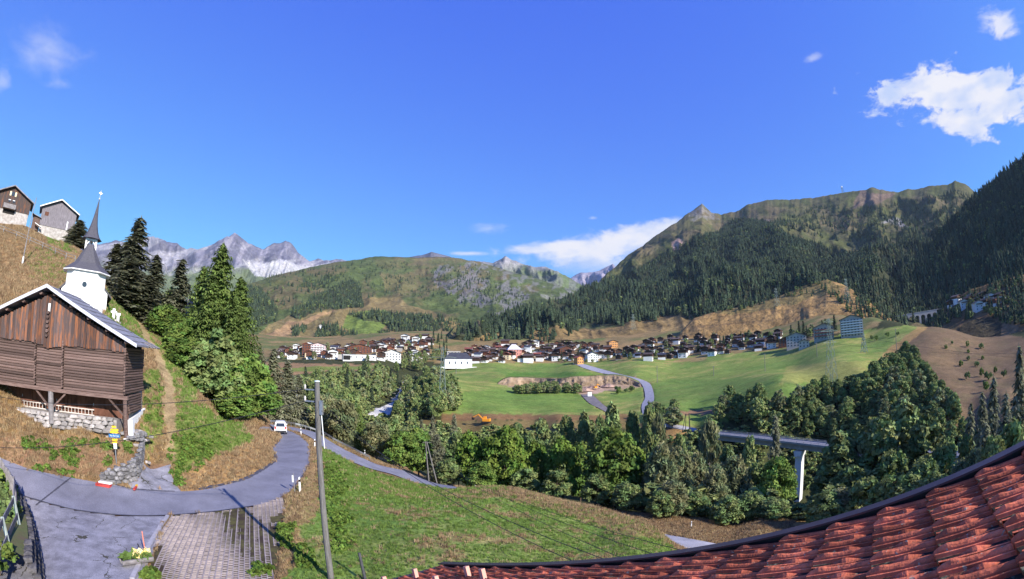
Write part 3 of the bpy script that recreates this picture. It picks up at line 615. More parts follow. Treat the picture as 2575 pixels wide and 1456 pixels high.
# 2 small dark peak and the white-grey summits behind the middle hill
def c2(u, v, t, g, l, P):
    c = np.broadcast_to(np.array((.13, .125, .15)), u.shape + (3,)).copy(); return c
sheet_mountain('dark_peak', 'small dark peak over the middle ridge', [(1005, 665, 6500), (1030, 646, 6500), (1060, 642, 6500), (1085, 633, 6500), (1105, 638, 6500), (1130, 644, 6500), (1160, 660, 6500)], [(1005, 720, 5000), (1160, 720, 5000)], 80, 24, 1, 150, 80, 200, 21, c2, 1.0)
def c3(u, v, t, g, l, P):
    c = np.broadcast_to(np.array((.11, .14, .065)), u.shape + (3,)).copy()
    r = sstep(690, 655, v + (fbm(u / 20, v / 14, 5, 33) - .5) * 44); c = mixa(c, r, (.30, .28, .295)); c = mixa(c, sstep(.5, .64, ridged(u / 18, v / 16, 4, 35)) * .6, (.16, .16, .15)); return c
sheet_mountain('grey_summits', 'grey stony summits at the head of the side valley', [(1120, 668, 4600), (1180, 655, 4600), (1240, 660, 4600), (1258, 652, 4700), (1271, 645, 4800), (1285, 655, 4800), (1310, 665, 4800), (1350, 672, 4800), (1372, 669, 4800), (1400, 683, 4600), (1430, 698, 4500), (1455, 712, 4400), (1480, 730, 4300), (1520, 760, 4200)],
               [(1120, 790, 2600), (1520, 800, 2600)], 240, 70, 1, 260, 150, 260, 31, c3, 2.5)
def c4(u, v, t, g, l, P):
    c = np.broadcast_to(np.array((.30, .265, .31)), u.shape + (3,)).copy(); return mixa(c, sstep(.5, .7, ridged(u / 14 + v / 20, v / 30, 4, 37)) * .6, (.26, .24, .30))
sheet_mountain('lilac_ridge', 'lilac rocky ridge in the gap of the valley', [(1400, 720, 8000), (1435, 700, 8000), (1460, 685, 8000), (1490, 684, 8000), (1510, 680, 8000), (1541, 662, 8000), (1556, 678, 8000), (1600, 690, 8000)], [(1400, 790, 5000), (1600, 790, 5000)], 110, 40, 1, 300, 240, 330, 41, c4, 2.0)
# 3 green middle hill
def c5(u, v, t, g, l, P):
    c = np.broadcast_to(ALP, u.shape + (3,)).copy(); c = mixa(c, sstep(.48, .64, fbm(u / 70, v / 40, 5, 51)) * .7, ALPD); c = mixa(c, sstep(.5, .62, fbm(u / 30 + v / 20, v / 14, 5, 52)) * .5, (.07, .10, .032))
    c = mixa(c, pol(u, v, [(640, 850), (700, 800), (800, 770), (900, 740), (960, 748), (1060, 770), (1130, 800), (1180, 820), (1150, 880), (640, 900)], 16) * .85, (.21, .155, .07))
    c = mixa(c, pol(u, v, [(640, 870), (660, 840), (760, 800), (850, 775), (800, 800), (700, 850), (800, 850), (700, 885)], 10, 3) * .8, (.34, .21, .11))
    c = mixa(c, pol(u, v, [(880, 790), (960, 780), (1000, 800), (960, 840), (900, 850), (860, 820)], 14, 4) * .7, (.12, .20, .035))
    c = mixa(c, pol(u, v, [(1100, 690), (1180, 675), (1280, 710), (1340, 740), (1330, 790), (1260, 800), (1180, 760), (1110, 720)], 40, 5) * sstep(.52, .7, ridged(u / 30 + v / 22, v / 34 - u / 60, 5, 54)) * .75, (.16, .15, .16))
    c = mixa(c, pol(u, v, [(1140, 650), (1230, 655), (1400, 700), (1470, 740), (1380, 760), (1260, 700)], 40, 6) * sstep(.48, .66, fbm(u / 9, v / 7, 5, 55)) * .6, (.21, .20, .20))
    for q in ([(560, 760), (620, 722), (655, 728), (700, 785), (690, 812), (600, 830)], [(725, 795), (780, 752), (850, 712), (885, 702), (908, 712), (912, 770), (850, 778), (780, 785), (745, 800)], [(870, 790), (940, 785), (1050, 790), (1115, 815), (1100, 836), (990, 836), (960, 812)], [(815, 812), (850, 820), (862, 845), (785, 852), (795, 828)]): c = mixa(c, pol(u, v, q, 9, 303) * .85, LITTER)
    c = mixa(c, pol(u, v, [(960, 690), (1040, 680), (1060, 720), (1000, 740), (960, 730)], 20, 8) * .35, (.20, .13, .07))
    return c
sheet_mountain('middle_hill', 'broad green hill with woods and hay slopes behind the village', [(380, 815, 1100), (520, 790, 1500), (560, 762, 1700), (620, 716, 2000), (700, 690, 2300), (780, 671, 2500), (870, 656, 2700), (940, 646, 2800), (1000, 645, 2900), (1050, 648, 3000), (1100, 646, 3100), (1160, 650, 3200), (1210, 660, 3300), (1260, 676, 3300), (1310, 690, 3300), (1370, 706, 3200), (1430, 725, 3000), (1480, 745, 2800), (1540, 790, 2400)],
               [(380, 885, 780), (520, 885, 800), (640, 885, 900), (900, 880, 960), (1100, 870, 1050), (1300, 868, 1150), (1540, 860, 1200)], 460, 130, 1.0, 70, 42, 190, 61, c5, 2.2)
# 4 big mountain on the right: alp on top, spruce forest below
def c6(u, v, t, g, l, P):
    c = np.broadcast_to(np.array((.10, .095, .045)), u.shape + (3,)).copy(); c = mixa(c, sstep(.48, .62, fbm(u / 60, v / 30, 5, 71)) * .7, (.15, .115, .065)); c = mixa(c, sstep(.5, .62, fbm(u / 26 - v / 30, v / 22, 5, 72)) * .5, (.075, .095, .03))
    c = mixa(c, pol(u, v, [(1690, 610), (1710, 598), (1720, 610), (1705, 640), (1695, 632)], 4) , (.36, .23, .18))
    c = mixa(c, pol(u, v, [(1735, 540), (1765, 508), (1800, 540), (1815, 545), (1740, 548)], 14, 2) * .6 * sstep(.4, .65, ridged(u / 9, v / 7, 4, 58)), (.20, .185, .185))
    c = mixa(c, pol(u, v, [(1830, 590), (1880, 560), (1940, 550), (1930, 570), (1860, 590)], 12, 3) * .7, (.24, .18, .17))
    c = mixa(c, pol(u, v, [(2160, 480), (2250, 490), (2200, 520), (2150, 530)], 14, 4) * .6, (.22, .14, .11)); c = mixa(c, pol(u, v, [(2210, 560), (2260, 545), (2300, 575), (2230, 560)], 8, 5) * .7, (.30, .28, .27))
    c = mixa(c, pol(u, v, FOREST_M, 9, 301) * .92, LITTER)
    c = mixa(c, pol(u, v, [(1180, 860), (1300, 815), (1500, 830), (1600, 800), (1740, 790), (1800, 800), (1900, 860), (1180, 900)], 10, 7) * .9, (.23, .155, .07))
    return c
sheet_mountain('forest_mountain', 'high ridge with alpine pasture above spruce forest', [(1090, 862, 1000), (1150, 842, 1080), (1200, 818, 1150), (1250, 796, 1250), (1330, 772, 1400), (1420, 748, 1600), (1500, 712, 1800), (1530, 684, 2100), (1580, 642, 2500), (1640, 600, 2800), (1700, 560, 3000), (1740, 530, 3200), (1765, 512, 3300), (1788, 534, 3300), (1815, 540, 3300), (1850, 530, 3300), (1875, 516, 3300), (1940, 501, 3300), (2000, 500, 3300), (2060, 494, 3300), (2120, 486, 3200), (2190, 473, 3100), (2255, 482, 3100), (2330, 470, 3100), (2385, 462, 3100), (2402, 453, 3100), (2430, 466, 3100), (2460, 490, 3100), (2540, 520, 3000)],
               [(1090, 872, 860), (1300, 862, 860), (1600, 858, 850), (1800, 852, 830), (2000, 835, 820), (2200, 815, 800), (2350, 830, 900), (2540, 840, 900)], 560, 170, 1.0, 110, 85, 230, 81, c6, 4.5)
# 5 tawny knoll above the right end of the village
def c7(u, v, t, g, l, P):
    c = np.broadcast_to(np.array((.30, .185, .075)), u.shape + (3,)).copy(); c = mixa(c, sstep(.5, .62, fbm(u / 40, v / 14, 5, 75)) * .6, (.22, .14, .065)); c = mixa(c, pol(u, v, [(1780, 790), (1900, 740), (2080, 700), (2120, 720), (2000, 760), (1850, 790)], 12, 8) * .6, (.15, .13, .05))
    ln = (np.abs(v - (822 - (u - 1750) * .09)) < 2.0) | (np.abs(v - (803 - (u - 1750) * .10)) < 1.2); return mixa(c, ln * .5, (.14, .09, .05))
sheet_mountain('tawny_knoll', 'dry tawny knoll above the last houses', [(1690, 858, 800), (1720, 825, 830), (1745, 800, 850), (1800, 782, 880), (1900, 765, 900), (1960, 745, 920), (2020, 720, 930), (2080, 703, 930), (2120, 715, 920), (2160, 738, 900), (2200, 770, 860), (2235, 800, 820), (2270, 818, 780)],
               [(1690, 872, 760), (1800, 866, 745), (1950, 850, 720), (2100, 832, 690), (2200, 826, 690), (2270, 830, 700)], 220, 50, .95, 14, 7, 60, 85, c7, 1.2, .25)
# 6 steep forested spur on the far right and the dry slope with hamlet below it
def c8(u, v, t, g, l, P): return np.broadcast_to(np.array((.05, .055, .025)), u.shape + (3,)).copy()
sheet_mountain('forest_spur', 'steep dark spur covered in spruces', [(2190, 800, 1150), (2215, 755, 1180), (2250, 708, 1250), (2300, 655, 1320), (2350, 606, 1400), (2400, 550, 1450), (2455, 495, 1500), (2500, 462, 1500), (2540, 428, 1500), (2575, 402, 1500), (2640, 340, 1500), (2720, 280, 1500)],
               [(2190, 830, 1000), (2350, 830, 900), (2575, 800, 780), (2720, 790, 740)], 280, 110, 1.0, 40, 26, 140, 95, c8, 1.5, .3)
def c9(u, v, t, g, l, P):
    c = np.broadcast_to(np.array((.17, .105, .05)), u.shape + (3,)).copy(); c = mixa(c, sstep(.5, .62, fbm(u / 30, v / 20, 5, 76)) * .6, (.10, .085, .04)); c = mixa(c, pol(u, v, [(2330, 880), (2440, 800), (2520, 810), (2530, 850), (2500, 900), (2420, 880), (2380, 862)], 8, 9) * .9, (.07, .06, .035))
    return mixa(c, pol(u, v, [(2520, 810), (2540, 800), (2580, 850), (2560, 900), (2530, 880)], 10, 12) * .6, (.30, .19, .10))
sheet_mountain('hamlet_slope', 'dry slope below the spur with a hamlet', [(2315, 848, 740), (2345, 806, 780), (2380, 768, 800), (2440, 728, 800), (2520, 704, 780), (2600, 685, 760), (2700, 660, 740)],
               [(2315, 870, 600), (2400, 885, 560), (2500, 900, 500), (2600, 930, 420), (2700, 940, 400)], 180, 60, 1.0, 16, 9, 60, 99, c9, 1.2, .25)

# ================================================================ TREES
BARK = mat('bark', (.10, .075, .055), .95, .3, 6, .5, stretch=(1, 1, .2))
BARK_PALE = mat('pale_bark', (.32, .29, .26), .9, .35, 5, .3, stretch=(1, 1, .3))
def leafmat(name, c, trans=.22, rnd=.16): return mat(name, c, .8, .22, .55, spec=.1, attr=True, rnd=rnd, trans=trans, detail=2)
L_SPRUCE = leafmat('spruce_needles', (0.225, 0.23, 0.14), .4); L_LARCH = leafmat('larch_needles', (0.17, 0.235, 0.062), .35); L_BROAD = leafmat('green_leaves', (0.13, 0.205, 0.05)); L_GREY = leafmat('grey_green_leaves', (0.185, 0.215, 0.115)); L_ALDER = leafmat('dark_leaves', (0.16, 0.22, 0.085)); L_BRIGHT = leafmat('bright_leaves', (0.14, 0.225, 0.045))
L_FAR = leafmat('far_spruce_needles', (0.046, 0.066, 0.036), .05, .42); L_FARB = leafmat('far_leaves', (0.185, 0.235, 0.095), .1, .2)
def cards(c, a, b, col_, taper=1.0):
    """quads centred at c with half axes a, b; taper narrows the far end"""
    n = len(c); V_ = np.empty((n, 4, 3)); V_[:, 0] = c - a - b; V_[:, 1] = c + a - b * taper; V_[:, 2] = c + a + b * taper; V_[:, 3] = c - a + b
    F = np.arange(n * 4).reshape(n, 4); return V_.reshape(-1, 3), F, np.repeat(col_, 4, 0)
def nrm(x): return x / (np.linalg.norm(x, axis=-1, keepdims=True) + 1e-9)
def crown_mesh(name, parts):
    V_, F_, C_ = [], [], []; n = 0
    for v, f, c in parts: V_.append(v); F_.append(f + n); C_.append(c); n += len(v)
    return npmesh(name, np.concatenate(V_), np.concatenate(F_), False, np.concatenate(C_))
def conifer(seed, h=20., rad=3.3, levels=32, nb=9, seg=4, size=.55, droop=.4, jag=.25, low=.05, power=.85, tint=.25, hang=.5):
    g = np.random.default_rng(seed); C_, A_, B_, K_ = [], [], [], []
    for i in range(levels):
        zz = low + (1 - low) * (i / levels) ** .95; z = zz * h; rr = rad * (1 - zz) ** power + .12
        for j in range(max(4, int(nb * (1 - .5 * zz)))):
            th = g.uniform(0, 2 * math.pi); r = rr * g.uniform(1 - jag, 1 + jag * .5); d = np.array((math.cos(th), math.sin(th), 0)); s_ = np.array((-d[1], d[0], 0)); br = np.clip(g.normal(1, tint), .5, 1.6)
            ns = max(2, int(round(seg * (.35 + .65 * r / rad))))
            for k in range(ns):
                f = (k + .7) / ns; p = d * r * f; p = p + np.array((0, 0, z + g.normal(0, .12) - droop * r * f ** 1.3 * .8 + .10 * r * f ** 4))
                for sd in (-1, 1):
                    sz = size * (1.15 - .45 * f) * g.uniform(.7, 1.3); ax = d * .75 + s_ * sd * .75 + np.array((0, 0, -(.35 + hang) * g.uniform(.3, 1.6))); ax /= np.linalg.norm(ax)
                    bx = np.cross(ax, (0, 0, 1)); bx = bx / (np.linalg.norm(bx) + 1e-9) + np.array((0, 0, g.normal(0, .25))); bx /= np.linalg.norm(bx)
                    C_.append(p + ax * sz * .5); A_.append(ax * sz * .75); B_.append(bx * sz * .34); K_.append((br, br * g.uniform(.92, 1.06), br))
    C_.append(np.array((0, 0, h * .985))); A_.append(np.array((0, 0, h * .02 + .2))); B_.append(np.array((.1, 0, 0))); K_.append((1, 1, 1))
    return crown_mesh('conifer_crown', [cards(np.array(C_), np.array(A_), np.array(B_), np.array(K_), .35)])
def broadleaf(seed, h=12., rad=4.2, lobes=46, per=64, leaf=.34, bottom=.12, shape='round', hang=0.0):
    g = np.random.default_rng(seed); C_, A_, B_, K_ = [], [], [], []
    cz_ = h * (1 + bottom) / 2; hz = h * (1 - bottom) / 2
    for i in range(lobes):
        while True:
            p = g.uniform(-1, 1, 3)
            q = p[0] ** 2 + p[1] ** 2 + p[2] ** 2
            if q < 1 and q > .18: break
        p = p / math.sqrt(q) * (q ** .22)
        w = 1.0
        if shape == 'cone': w = .98 - .34 * (p[2] * .5 + .5)
        if shape == 'egg': w = 1.0 - .28 * p[2]
        c = np.array((p[0] * rad * w * .82, p[1] * rad * w * .82, cz_ + p[2] * hz * .86)); lr = rad * g.uniform(.16, .34) * (.85 if shape == 'cone' else 1); br = np.clip(g.normal(1, .2), .6, 1.5); yl = g.uniform(.85, 1.25)
        n = int(per * g.uniform(.7, 1.3)); d = nrm(g.normal(0, 1, (n, 3))); d[:, 2] = np.abs(d[:, 2]) * .9 + d[:, 2] * .35; d = nrm(d)
        pos = c + d * lr * g.uniform(.45, 1.15, (n, 1)) * np.array((1, 1, 1.25)); pos[:, 2] -= hang * lr * np.abs(g.normal(0, .8, n))
        nn = nrm(d * np.array((1, 1, .7)) + g.normal(0, .5, (n, 3))); t = nrm(np.cross(nn, g.normal(0, 1, (n, 3)))); b_ = np.cross(nn, t)
        if hang: t = nrm(t + np.array((0, 0, -1.2 * hang)))
        s = leaf * g.uniform(.6, 1.4, (n, 1)); C_.append(pos); A_.append(t * s * (1 + .6 * hang)); B_.append(b_ * s * .62)
        kk = br * g.uniform(.85, 1.15, (n, 1)); K_.append(np.concatenate([kk * yl, kk, kk * .9], 1))
    return crown_mesh('leaf_crown', [cards(np.concatenate(C_), np.concatenate(A_), np.concatenate(B_), np.concatenate(K_), .6)])
def trunk_mesh(h, r, limbs=0, seed=0, spread=.5):
    g = random.Random(seed); m = MB(); pts = [Vector((0, 0, -.6))]; n = 5
    for i in range(1, n + 1): pts.append(Vector((g.uniform(-.02, .02) * h, g.uniform(-.02, .02) * h, h * i / n)))
    for i in range(n): m.tube(pts[i], pts[i + 1], r * (1 - .82 * i / n), r * (1 - .82 * (i + 1) / n), 7)
    for i in range(limbs):
        z = h * g.uniform(.3, .75); a = g.uniform(0, 6.28); L_ = h * spread * g.uniform(.35, .6); q = Vector((math.cos(a) * L_, math.sin(a) * L_, z + L_ * g.uniform(.4, .9))); m.tube((0, 0, z), q, r * .4, r * .1, 5)
    return m.mesh('trunk')
def proto(cm, leaf, th, tr, limbs, seed, bark, h, rad):
    cm.materials.append(leaf); tm = trunk_mesh(th, tr, limbs, seed); tm.materials.append(bark); return dict(crown=cm, trunk=tm, h=h, rad=rad)
TREE = {
    'spruce': [proto(conifer(11 + i, 20, 3.5, 40, 11, 5, .70, .45, .35), L_SPRUCE, 17, .26, 0, i, BARK, 20, 3.5) for i in range(3)],
    'larch': [proto(conifer(31 + i, 22, 4.1, 70, 18, 8, .40, .34, .4, .04, .66, .25, .8), L_LARCH, 19, .3, 0, i, BARK, 22, 4.1) for i in range(2)],
    'broadleaf': [proto(broadleaf(51 + i, 12, 4.3, 105, 54, .28, .05, 'egg'), L_BROAD, 8, .24, 7, i, BARK, 12, 4.3) for i in range(3)],
    'bright': [proto(broadleaf(61 + i, 12, 4.3, 105, 54, .28, .05, 'egg'), L_BRIGHT, 8, .24, 7, i, BARK, 12, 4.3) for i in range(2)],
    'birch': [proto(broadleaf(71 + i, 15, 3.6, 105, 54, .25, .08, 'egg', .8), L_GREY, 12, .2, 8, i, BARK_PALE, 15, 3.6) for i in range(3)],
    'alder': [proto(broadleaf(81 + i, 12, 3.6, 84, 60, .27, .04, 'egg'), L_ALDER, 9, .2, 6, i, BARK, 12, 3.6) for i in range(3)],
    'poplar': [proto(broadleaf(91 + i, 15, 3.4, 110, 50, .26, .05, 'cone', .35), L_FARB, 12, .2, 6, i, BARK, 15, 3.4) for i in range(2)],
}
# lighter versions for trees seen small
TREE['small_broadleaf'] = [proto(broadleaf(101 + i, 12, 4.2, 58, 26, .42, .03, ('egg', 'round', 'egg')[i]), (L_ALDER, L_FARB, L_GREY)[i], 7, .22, 4, i, BARK, 12, 4.2) for i in range(3)]
TREE['small_spruce'] = [proto(conifer(111 + i, 20, 3.6, 24, 9, 3, 1.15, .45, .25), L_FAR, 17, .25, 0, i, BARK, 20, 3.6) for i in range(2)]
TREE['bush'] = [proto(broadleaf(121 + i, 3, 2.0, 22, 46, .2, .0), (L_BROAD, L_ALDER)[i], 1.6, .06, 4, i, BARK, 3, 2.0) for i in range(2)]
NT = [0]
def plant(kind, x, y, h, w, label, group, name=None, zoff=-.1, cat='tree'):
    pr = TREE[kind][NT[0] % len(TREE[kind])]; NT[0] += 1
    nm = name or {'spruce': 'spruce_tree', 'small_spruce': 'spruce_tree', 'larch': 'larch_tree', 'birch': 'birch_tree', 'bush': 'bush', 'poplar': 'poplar_tree', 'alder': 'alder_tree'}.get(kind, 'leafy_tree')
    o = thing(nm, label, cat, onground(x, y, zoff), random.uniform(0, 6.28), group)
    sx = w / (2 * pr['rad']); sz = h / pr['h']; o.scale = (sx, sx, sz)
    link('trunk', pr['trunk'], None, o); link('crown', pr['crown'], None, o); return o
def tree_px(kind, u, vtop, r, w, label, group):
    """tree whose top shows at (u, vtop), standing at distance r"""
    p = at(u, vtop, r=r); g0 = float(gz(p[0], p[1])); h = max(3.0, p[2] - g0 + .1); return plant(kind, p[0], p[1], h, w, label, group)
KN = {'spruce': 'dark spruce', 'small_spruce': 'dark spruce', 'larch': 'feathery light green larch', 'broadleaf': 'green leafy tree', 'bright': 'bright green leafy tree', 'birch': 'grey-green birch', 'alder': 'dark leafy alder', 'poplar': 'dull green upright tree', 'small_broadleaf': 'leafy tree', 'bush': 'low bush'}
# left hillside
for a in (('spruce', 203, 553, 116, 9.8, 'small dark spruce standing just beyond the two upper barns'),
          ('spruce', 356, 545, 92, 12.3, 'tallest dark spruce beside the church spire'), ('spruce', 300, 612, 97, 11.7, 'broad dark spruce nearest the church tower'), ('spruce', 396, 640, 88, 9.1, 'shorter dark spruce leaning against the tallest one'), ('spruce', 330, 640, 84, 10.4, 'bushy dark spruce in front of the tallest one'),
          ('spruce', 462, 650, 88, 9.8, 'lone pointed spruce between the dark spruces and the larches'), ('alder', 440, 720, 92, 6, 'slim dark tree behind the green bushes below the lone spruce'), ('larch', 515, 672, 76, 9.8, 'left-hand larch of the tall light green trio'), ('larch', 563, 613, 71, 12.5, 'tallest light green larch above the road bend'), ('larch', 608, 700, 70, 10.7, 'right-hand larch of the tall light green trio'),
          ('broadleaf', 420, 765, 77, 6.5, 'round green tree beside the top of the footpath'), ('broadleaf', 455, 812, 70, 6, 'green leafy tree below the lone spruce'), ('alder', 525, 862, 63, 6.5, 'grey-green leafy tree in front of the larches'), ('alder', 590, 880, 64, 6.5, 'dark leafy tree at the foot of the tallest larch'), ('broadleaf', 648, 945, 66, 7.0, 'green leafy tree leaning over the road bend'), ('broadleaf', 600, 985, 61, 5.5, 'low green leafy tree on the edge of the bank'), ('alder', 480, 900, 68, 5, 'shaded leafy tree right beside the footpath'),
          ('larch', 540, 705, 69, 9.0, 'fuller larch between the left-hand and the tallest one'), ('larch', 592, 745, 66, 9.0, 'low larch in front of the right-hand one'), ('broadleaf', 497, 790, 73, 7.5, 'round leafy tree under the left-hand larch'), ('alder', 548, 822, 65, 7.5, 'grey-green tree at the foot of the larch trio'), ('broadleaf', 625, 890, 64, 7.5, 'leafy tree between tallest larch and road bend'), ('broadleaf', 470, 848, 66, 6.5, 'leafy tree close above the footpath bend'), ('spruce', 332, 592, 99, 10, 'second tallest dark spruce touching the tallest one'), ('spruce', 378, 690, 84, 8.5, 'low dark spruce in front of the spruce group'), ('alder', 352, 765, 86, 8, 'dark leafy tree at the foot of the spruce group'),
          ('spruce', 690, 876, 104, 9.8, 'brownish spruce right of the larches'), ('spruce', 724, 905, 112, 9.1, 'brownish spruce behind the white car'), ('spruce', 655, 868, 118, 9.1, 'brownish spruce half hidden behind the larches'), ('spruce', 752, 940, 124, 7.8, 'small brownish spruce behind the guard rail')):
    tree_px(*a, 'trees on the slope beside the footpath')
BELT = 'trees in the gorge below the lawn'
belt = [('birch', 815, 985, 116, 9), ('birch', 862, 1000, 106, 8), ('alder', 770, 1015, 130, 8), ('larch', 902, 1020, 112, 5.5), ('birch', 945, 1052, 104, 7), ('alder', 985, 1050, 122, 7), ('broadleaf', 1010, 1085, 98, 8), ('broadleaf', 1050, 1075, 108, 8), ('spruce', 1100, 1090, 104, 7), ('spruce', 1088, 1045, 165, 7), ('spruce', 1142, 1040, 175, 7), ('spruce', 1060, 1052, 185, 6), ('alder', 1150, 1085, 122, 7),
        ('bright', 1185, 1085, 102, 8.5), ('bright', 1268, 1072, 98, 10.5), ('broadleaf', 1230, 1100, 110, 8), ('bright', 1342, 1108, 110, 8), ('bright', 1415, 1100, 104, 8.5), ('broadleaf', 1460, 1110, 118, 8), ('broadleaf', 1545, 1072, 94, 12.5), ('bright', 1600, 1125, 98, 7), ('birch', 1662, 1112, 90, 7.5), ('birch', 1706, 1120, 95, 7.5), ('birch', 1752, 1135, 104, 6.5), ('birch', 1846, 1140, 96, 8), ('birch', 1800, 1165, 90, 6), ('alder', 1905, 1160, 104, 7), ('broadleaf', 1955, 1150, 94, 8.5), ('spruce', 1950, 1040, 142, 9), ('birch', 1786, 1042, 150, 9), ('poplar', 1885, 1090, 165, 8), ('spruce', 1878, 1105, 172, 7), ('alder', 2075, 1165, 112, 7),
        ('poplar', 2112, 1080, 104, 12), ('poplar', 2160, 1060, 112, 12), ('poplar', 2215, 1030, 106, 13), ('poplar', 2280, 1000, 112, 13), ('poplar', 2332, 1025, 104, 12), ('alder', 2385, 1100, 96, 8), ('birch', 2425, 1150, 84, 6), ('alder', 2140, 1170, 90, 8), ('alder', 2250, 1130, 88, 9), ('alder', 2330, 1150, 84, 8), ('birch', 1690, 1200, 80, 6), ('alder', 1400, 1180, 88, 6), ('alder', 1320, 1175, 92, 6), ('alder', 1500, 1190, 88, 6), ('alder', 1130, 1150, 94, 6), ('broadleaf', 1210, 1160, 90, 6),
        ('alder', 1890, 1235, 84, 6), ('alder', 1950, 1250, 82, 6), ('alder', 1750, 1235, 84, 6), ('alder', 1580, 1210, 84, 6),
        ('alder', 1300, 1062, 205, 9), ('poplar', 1365, 1048, 200, 9), ('alder', 1425, 1042, 205, 9), ('poplar', 1470, 1028, 200, 9), ('poplar', 1540, 1005, 190, 11), ('alder', 1510, 1040, 185, 8), ('alder', 1590, 1030, 195, 9), ('poplar', 1632, 1000, 190, 9), ('birch', 1655, 1030, 180, 8), ('small_broadleaf', 1690, 1020, 250, 12), ('alder', 1240, 1092, 160, 7), ('alder', 1330, 1090, 160, 8), ('alder', 1400, 1085, 155, 8), ('alder', 1500, 1080, 150, 8), ('alder', 1640, 1085, 140, 8), ('alder', 1710, 1090, 140, 7), ('alder', 1830, 1115, 140, 7), ('alder', 2010, 1110, 260, 8),
        ('alder', 2080, 1235, 76, 7), ('birch', 2120, 1225, 78, 7), ('alder', 2185, 1200, 76, 8), ('alder', 2235, 1195, 72, 7), ('alder', 2290, 1185, 72, 8), ('alder', 2360, 1180, 70, 7), ('birch', 2410, 1190, 66, 6), ('alder', 2012, 1284, 84, 6), ('alder', 1660, 1230, 78, 5), ('alder', 1830, 1245, 80, 6), ('spruce', 2562, 868, 118, 11), ('spruce', 2498, 945, 112, 9), ('spruce', 2470, 985, 106, 8), ('spruce', 2442, 1010, 120, 8), ('spruce', 2530, 985, 96, 8), ('spruce', 2600, 940, 100, 10), ('spruce', 2480, 1060, 84, 7), ('alder', 2545, 1050, 80, 8), ('alder', 2500, 1090, 70, 6), ('birch', 2455, 1120, 78, 5), ('alder', 2440, 1090, 110, 8)]
_cnt = {}
for b in sorted(belt, key=lambda b: b[1]):
    near_ = 'front row' if b[3] < 125 else 'rear rows'; key = (b[0], near_); i = _cnt.get(key, 0); _cnt[key] = i + 1
    tree_px(*b, f'{KN[b[0]]} in the gorge wood, {ordinal(i)} of {near_} from left', BELT)
def scatter_px(poly, n, mind, rmin, rmax, seed):
    """places on the ground inside a photo-grid outline, at least mind metres apart"""
    g = np.random.default_rng(seed); us = [p[0] for p in poly]; vs = [p[1] for p in poly]; out = []
    for _ in range(n * 14):
        u, v = g.uniform(min(us), max(us)), g.uniform(min(vs), max(vs))
        if not bool(inpoly(np.float64(u), np.float64(v), poly)): continue
        p = hit(u, v, rmin, rmax)
        if abs(u - 2012) < 42 and math.hypot(p[0], p[1]) < 225: continue
        if all((p[0] - q[0]) ** 2 + (p[1] - q[1]) ** 2 > mind * mind for q in out): out.append((p[0], p[1], u, v))
        if len(out) >= n: break
    return sorted(out, key=lambda q: q[2])
def wood(poly, n, mind, rmin, rmax, seed, hh, kinds, phrase, group, ww=.62):
    g = random.Random(seed); cnt = {}
    for x, y, u, v in scatter_px(poly, n, mind, rmin, rmax, seed):
        k = g.choice(kinds); h = g.uniform(*hh) * (1.25 if 'spruce' in k else 1); i = cnt.get(k, 0); cnt[k] = i + 1
        w = h * (.36 if 'spruce' in k else ww) * g.uniform(.85, 1.15); plant(k, x, y, h, w, f'{KN[k]}, {ordinal(i)} from left, {phrase}', group)
wood([(742, 1010), (775, 962), (830, 944), (965, 944), (1002, 968), (990, 1000), (925, 1035), (880, 1065), (800, 1045)], 85, 8, 180, 460, 5, (10, 15), ['small_broadleaf'] * 6 + ['small_spruce'] * 2, 'in the wood left of the river', 'trees left of the river')
wood([(1012, 975), (1030, 935), (1085, 945), (1155, 985), (1150, 1025), (1085, 1062), (1000, 1068), (1015, 1015)], 46, 8, 200, 460, 6, (10, 15), ['small_broadleaf'] * 5 + ['alder'], 'in the wood right of the river', 'trees right of the river')
wood([(1800, 1060), (1835, 1025), (1870, 1015), (1960, 1015), (2080, 985), (2150, 985), (2215, 950), (2255, 905), (2290, 905), (2345, 970), (2400, 1030), (2425, 1080), (2420, 1130), (2250, 1120), (2000, 1100)], 140, 7.0, 190, 400, 8, (9, 15), ['small_broadleaf'] * 2 + ['poplar', 'alder'], 'in the wood behind the road bridge', 'trees behind the bridge', .7)
wood([(1740, 1100), (1830, 1110), (1960, 1135), (2090, 1140), (2090, 1200), (1990, 1230), (1850, 1200), (1750, 1170)], 34, 9, 125, 215, 15, (11, 16), ['alder', 'poplar', 'birch'], 'on the gorge side under the road bridge', 'trees under the bridge', .6)
wood([(985, 925), (1030, 905), (1080, 905), (1060, 935), (1000, 940)], 14, 9, 450, 640, 9, (11, 15), ['small_broadleaf'], 'along the river below the village', 'trees below the village')
wood([(1290, 985), (1370, 980), (1455, 982), (1455, 990), (1380, 991), (1290, 992)], 30, 3.6, 300, 420, 10, (6, 9), ['small_broadleaf'], 'in the hedge before the gravel pit', 'hedge trees by the pit', .9)
wood([(1545, 985), (1600, 976), (1610, 985), (1550, 992)], 7, 6, 300, 420, 11, (3.5, 5), ['bush'], 'along the right edge of the gravel pit', 'bushes by the pit', 1.1)
wood([(2380, 840), (2480, 880), (2540, 960), (2470, 990), (2400, 930), (2360, 870)], 16, 12, 250, 520, 12, (3, 6), ['bush'], 'dotted over the dry slope', 'bushes on the dry slope', .9)
wood([(1640, 1040), (1700, 1030), (1710, 1046), (1650, 1052)], 4, 8, 230, 300, 13, (7, 9), ['small_broadleaf'], 'beside the meadow road', 'trees beside the meadow road', .9)

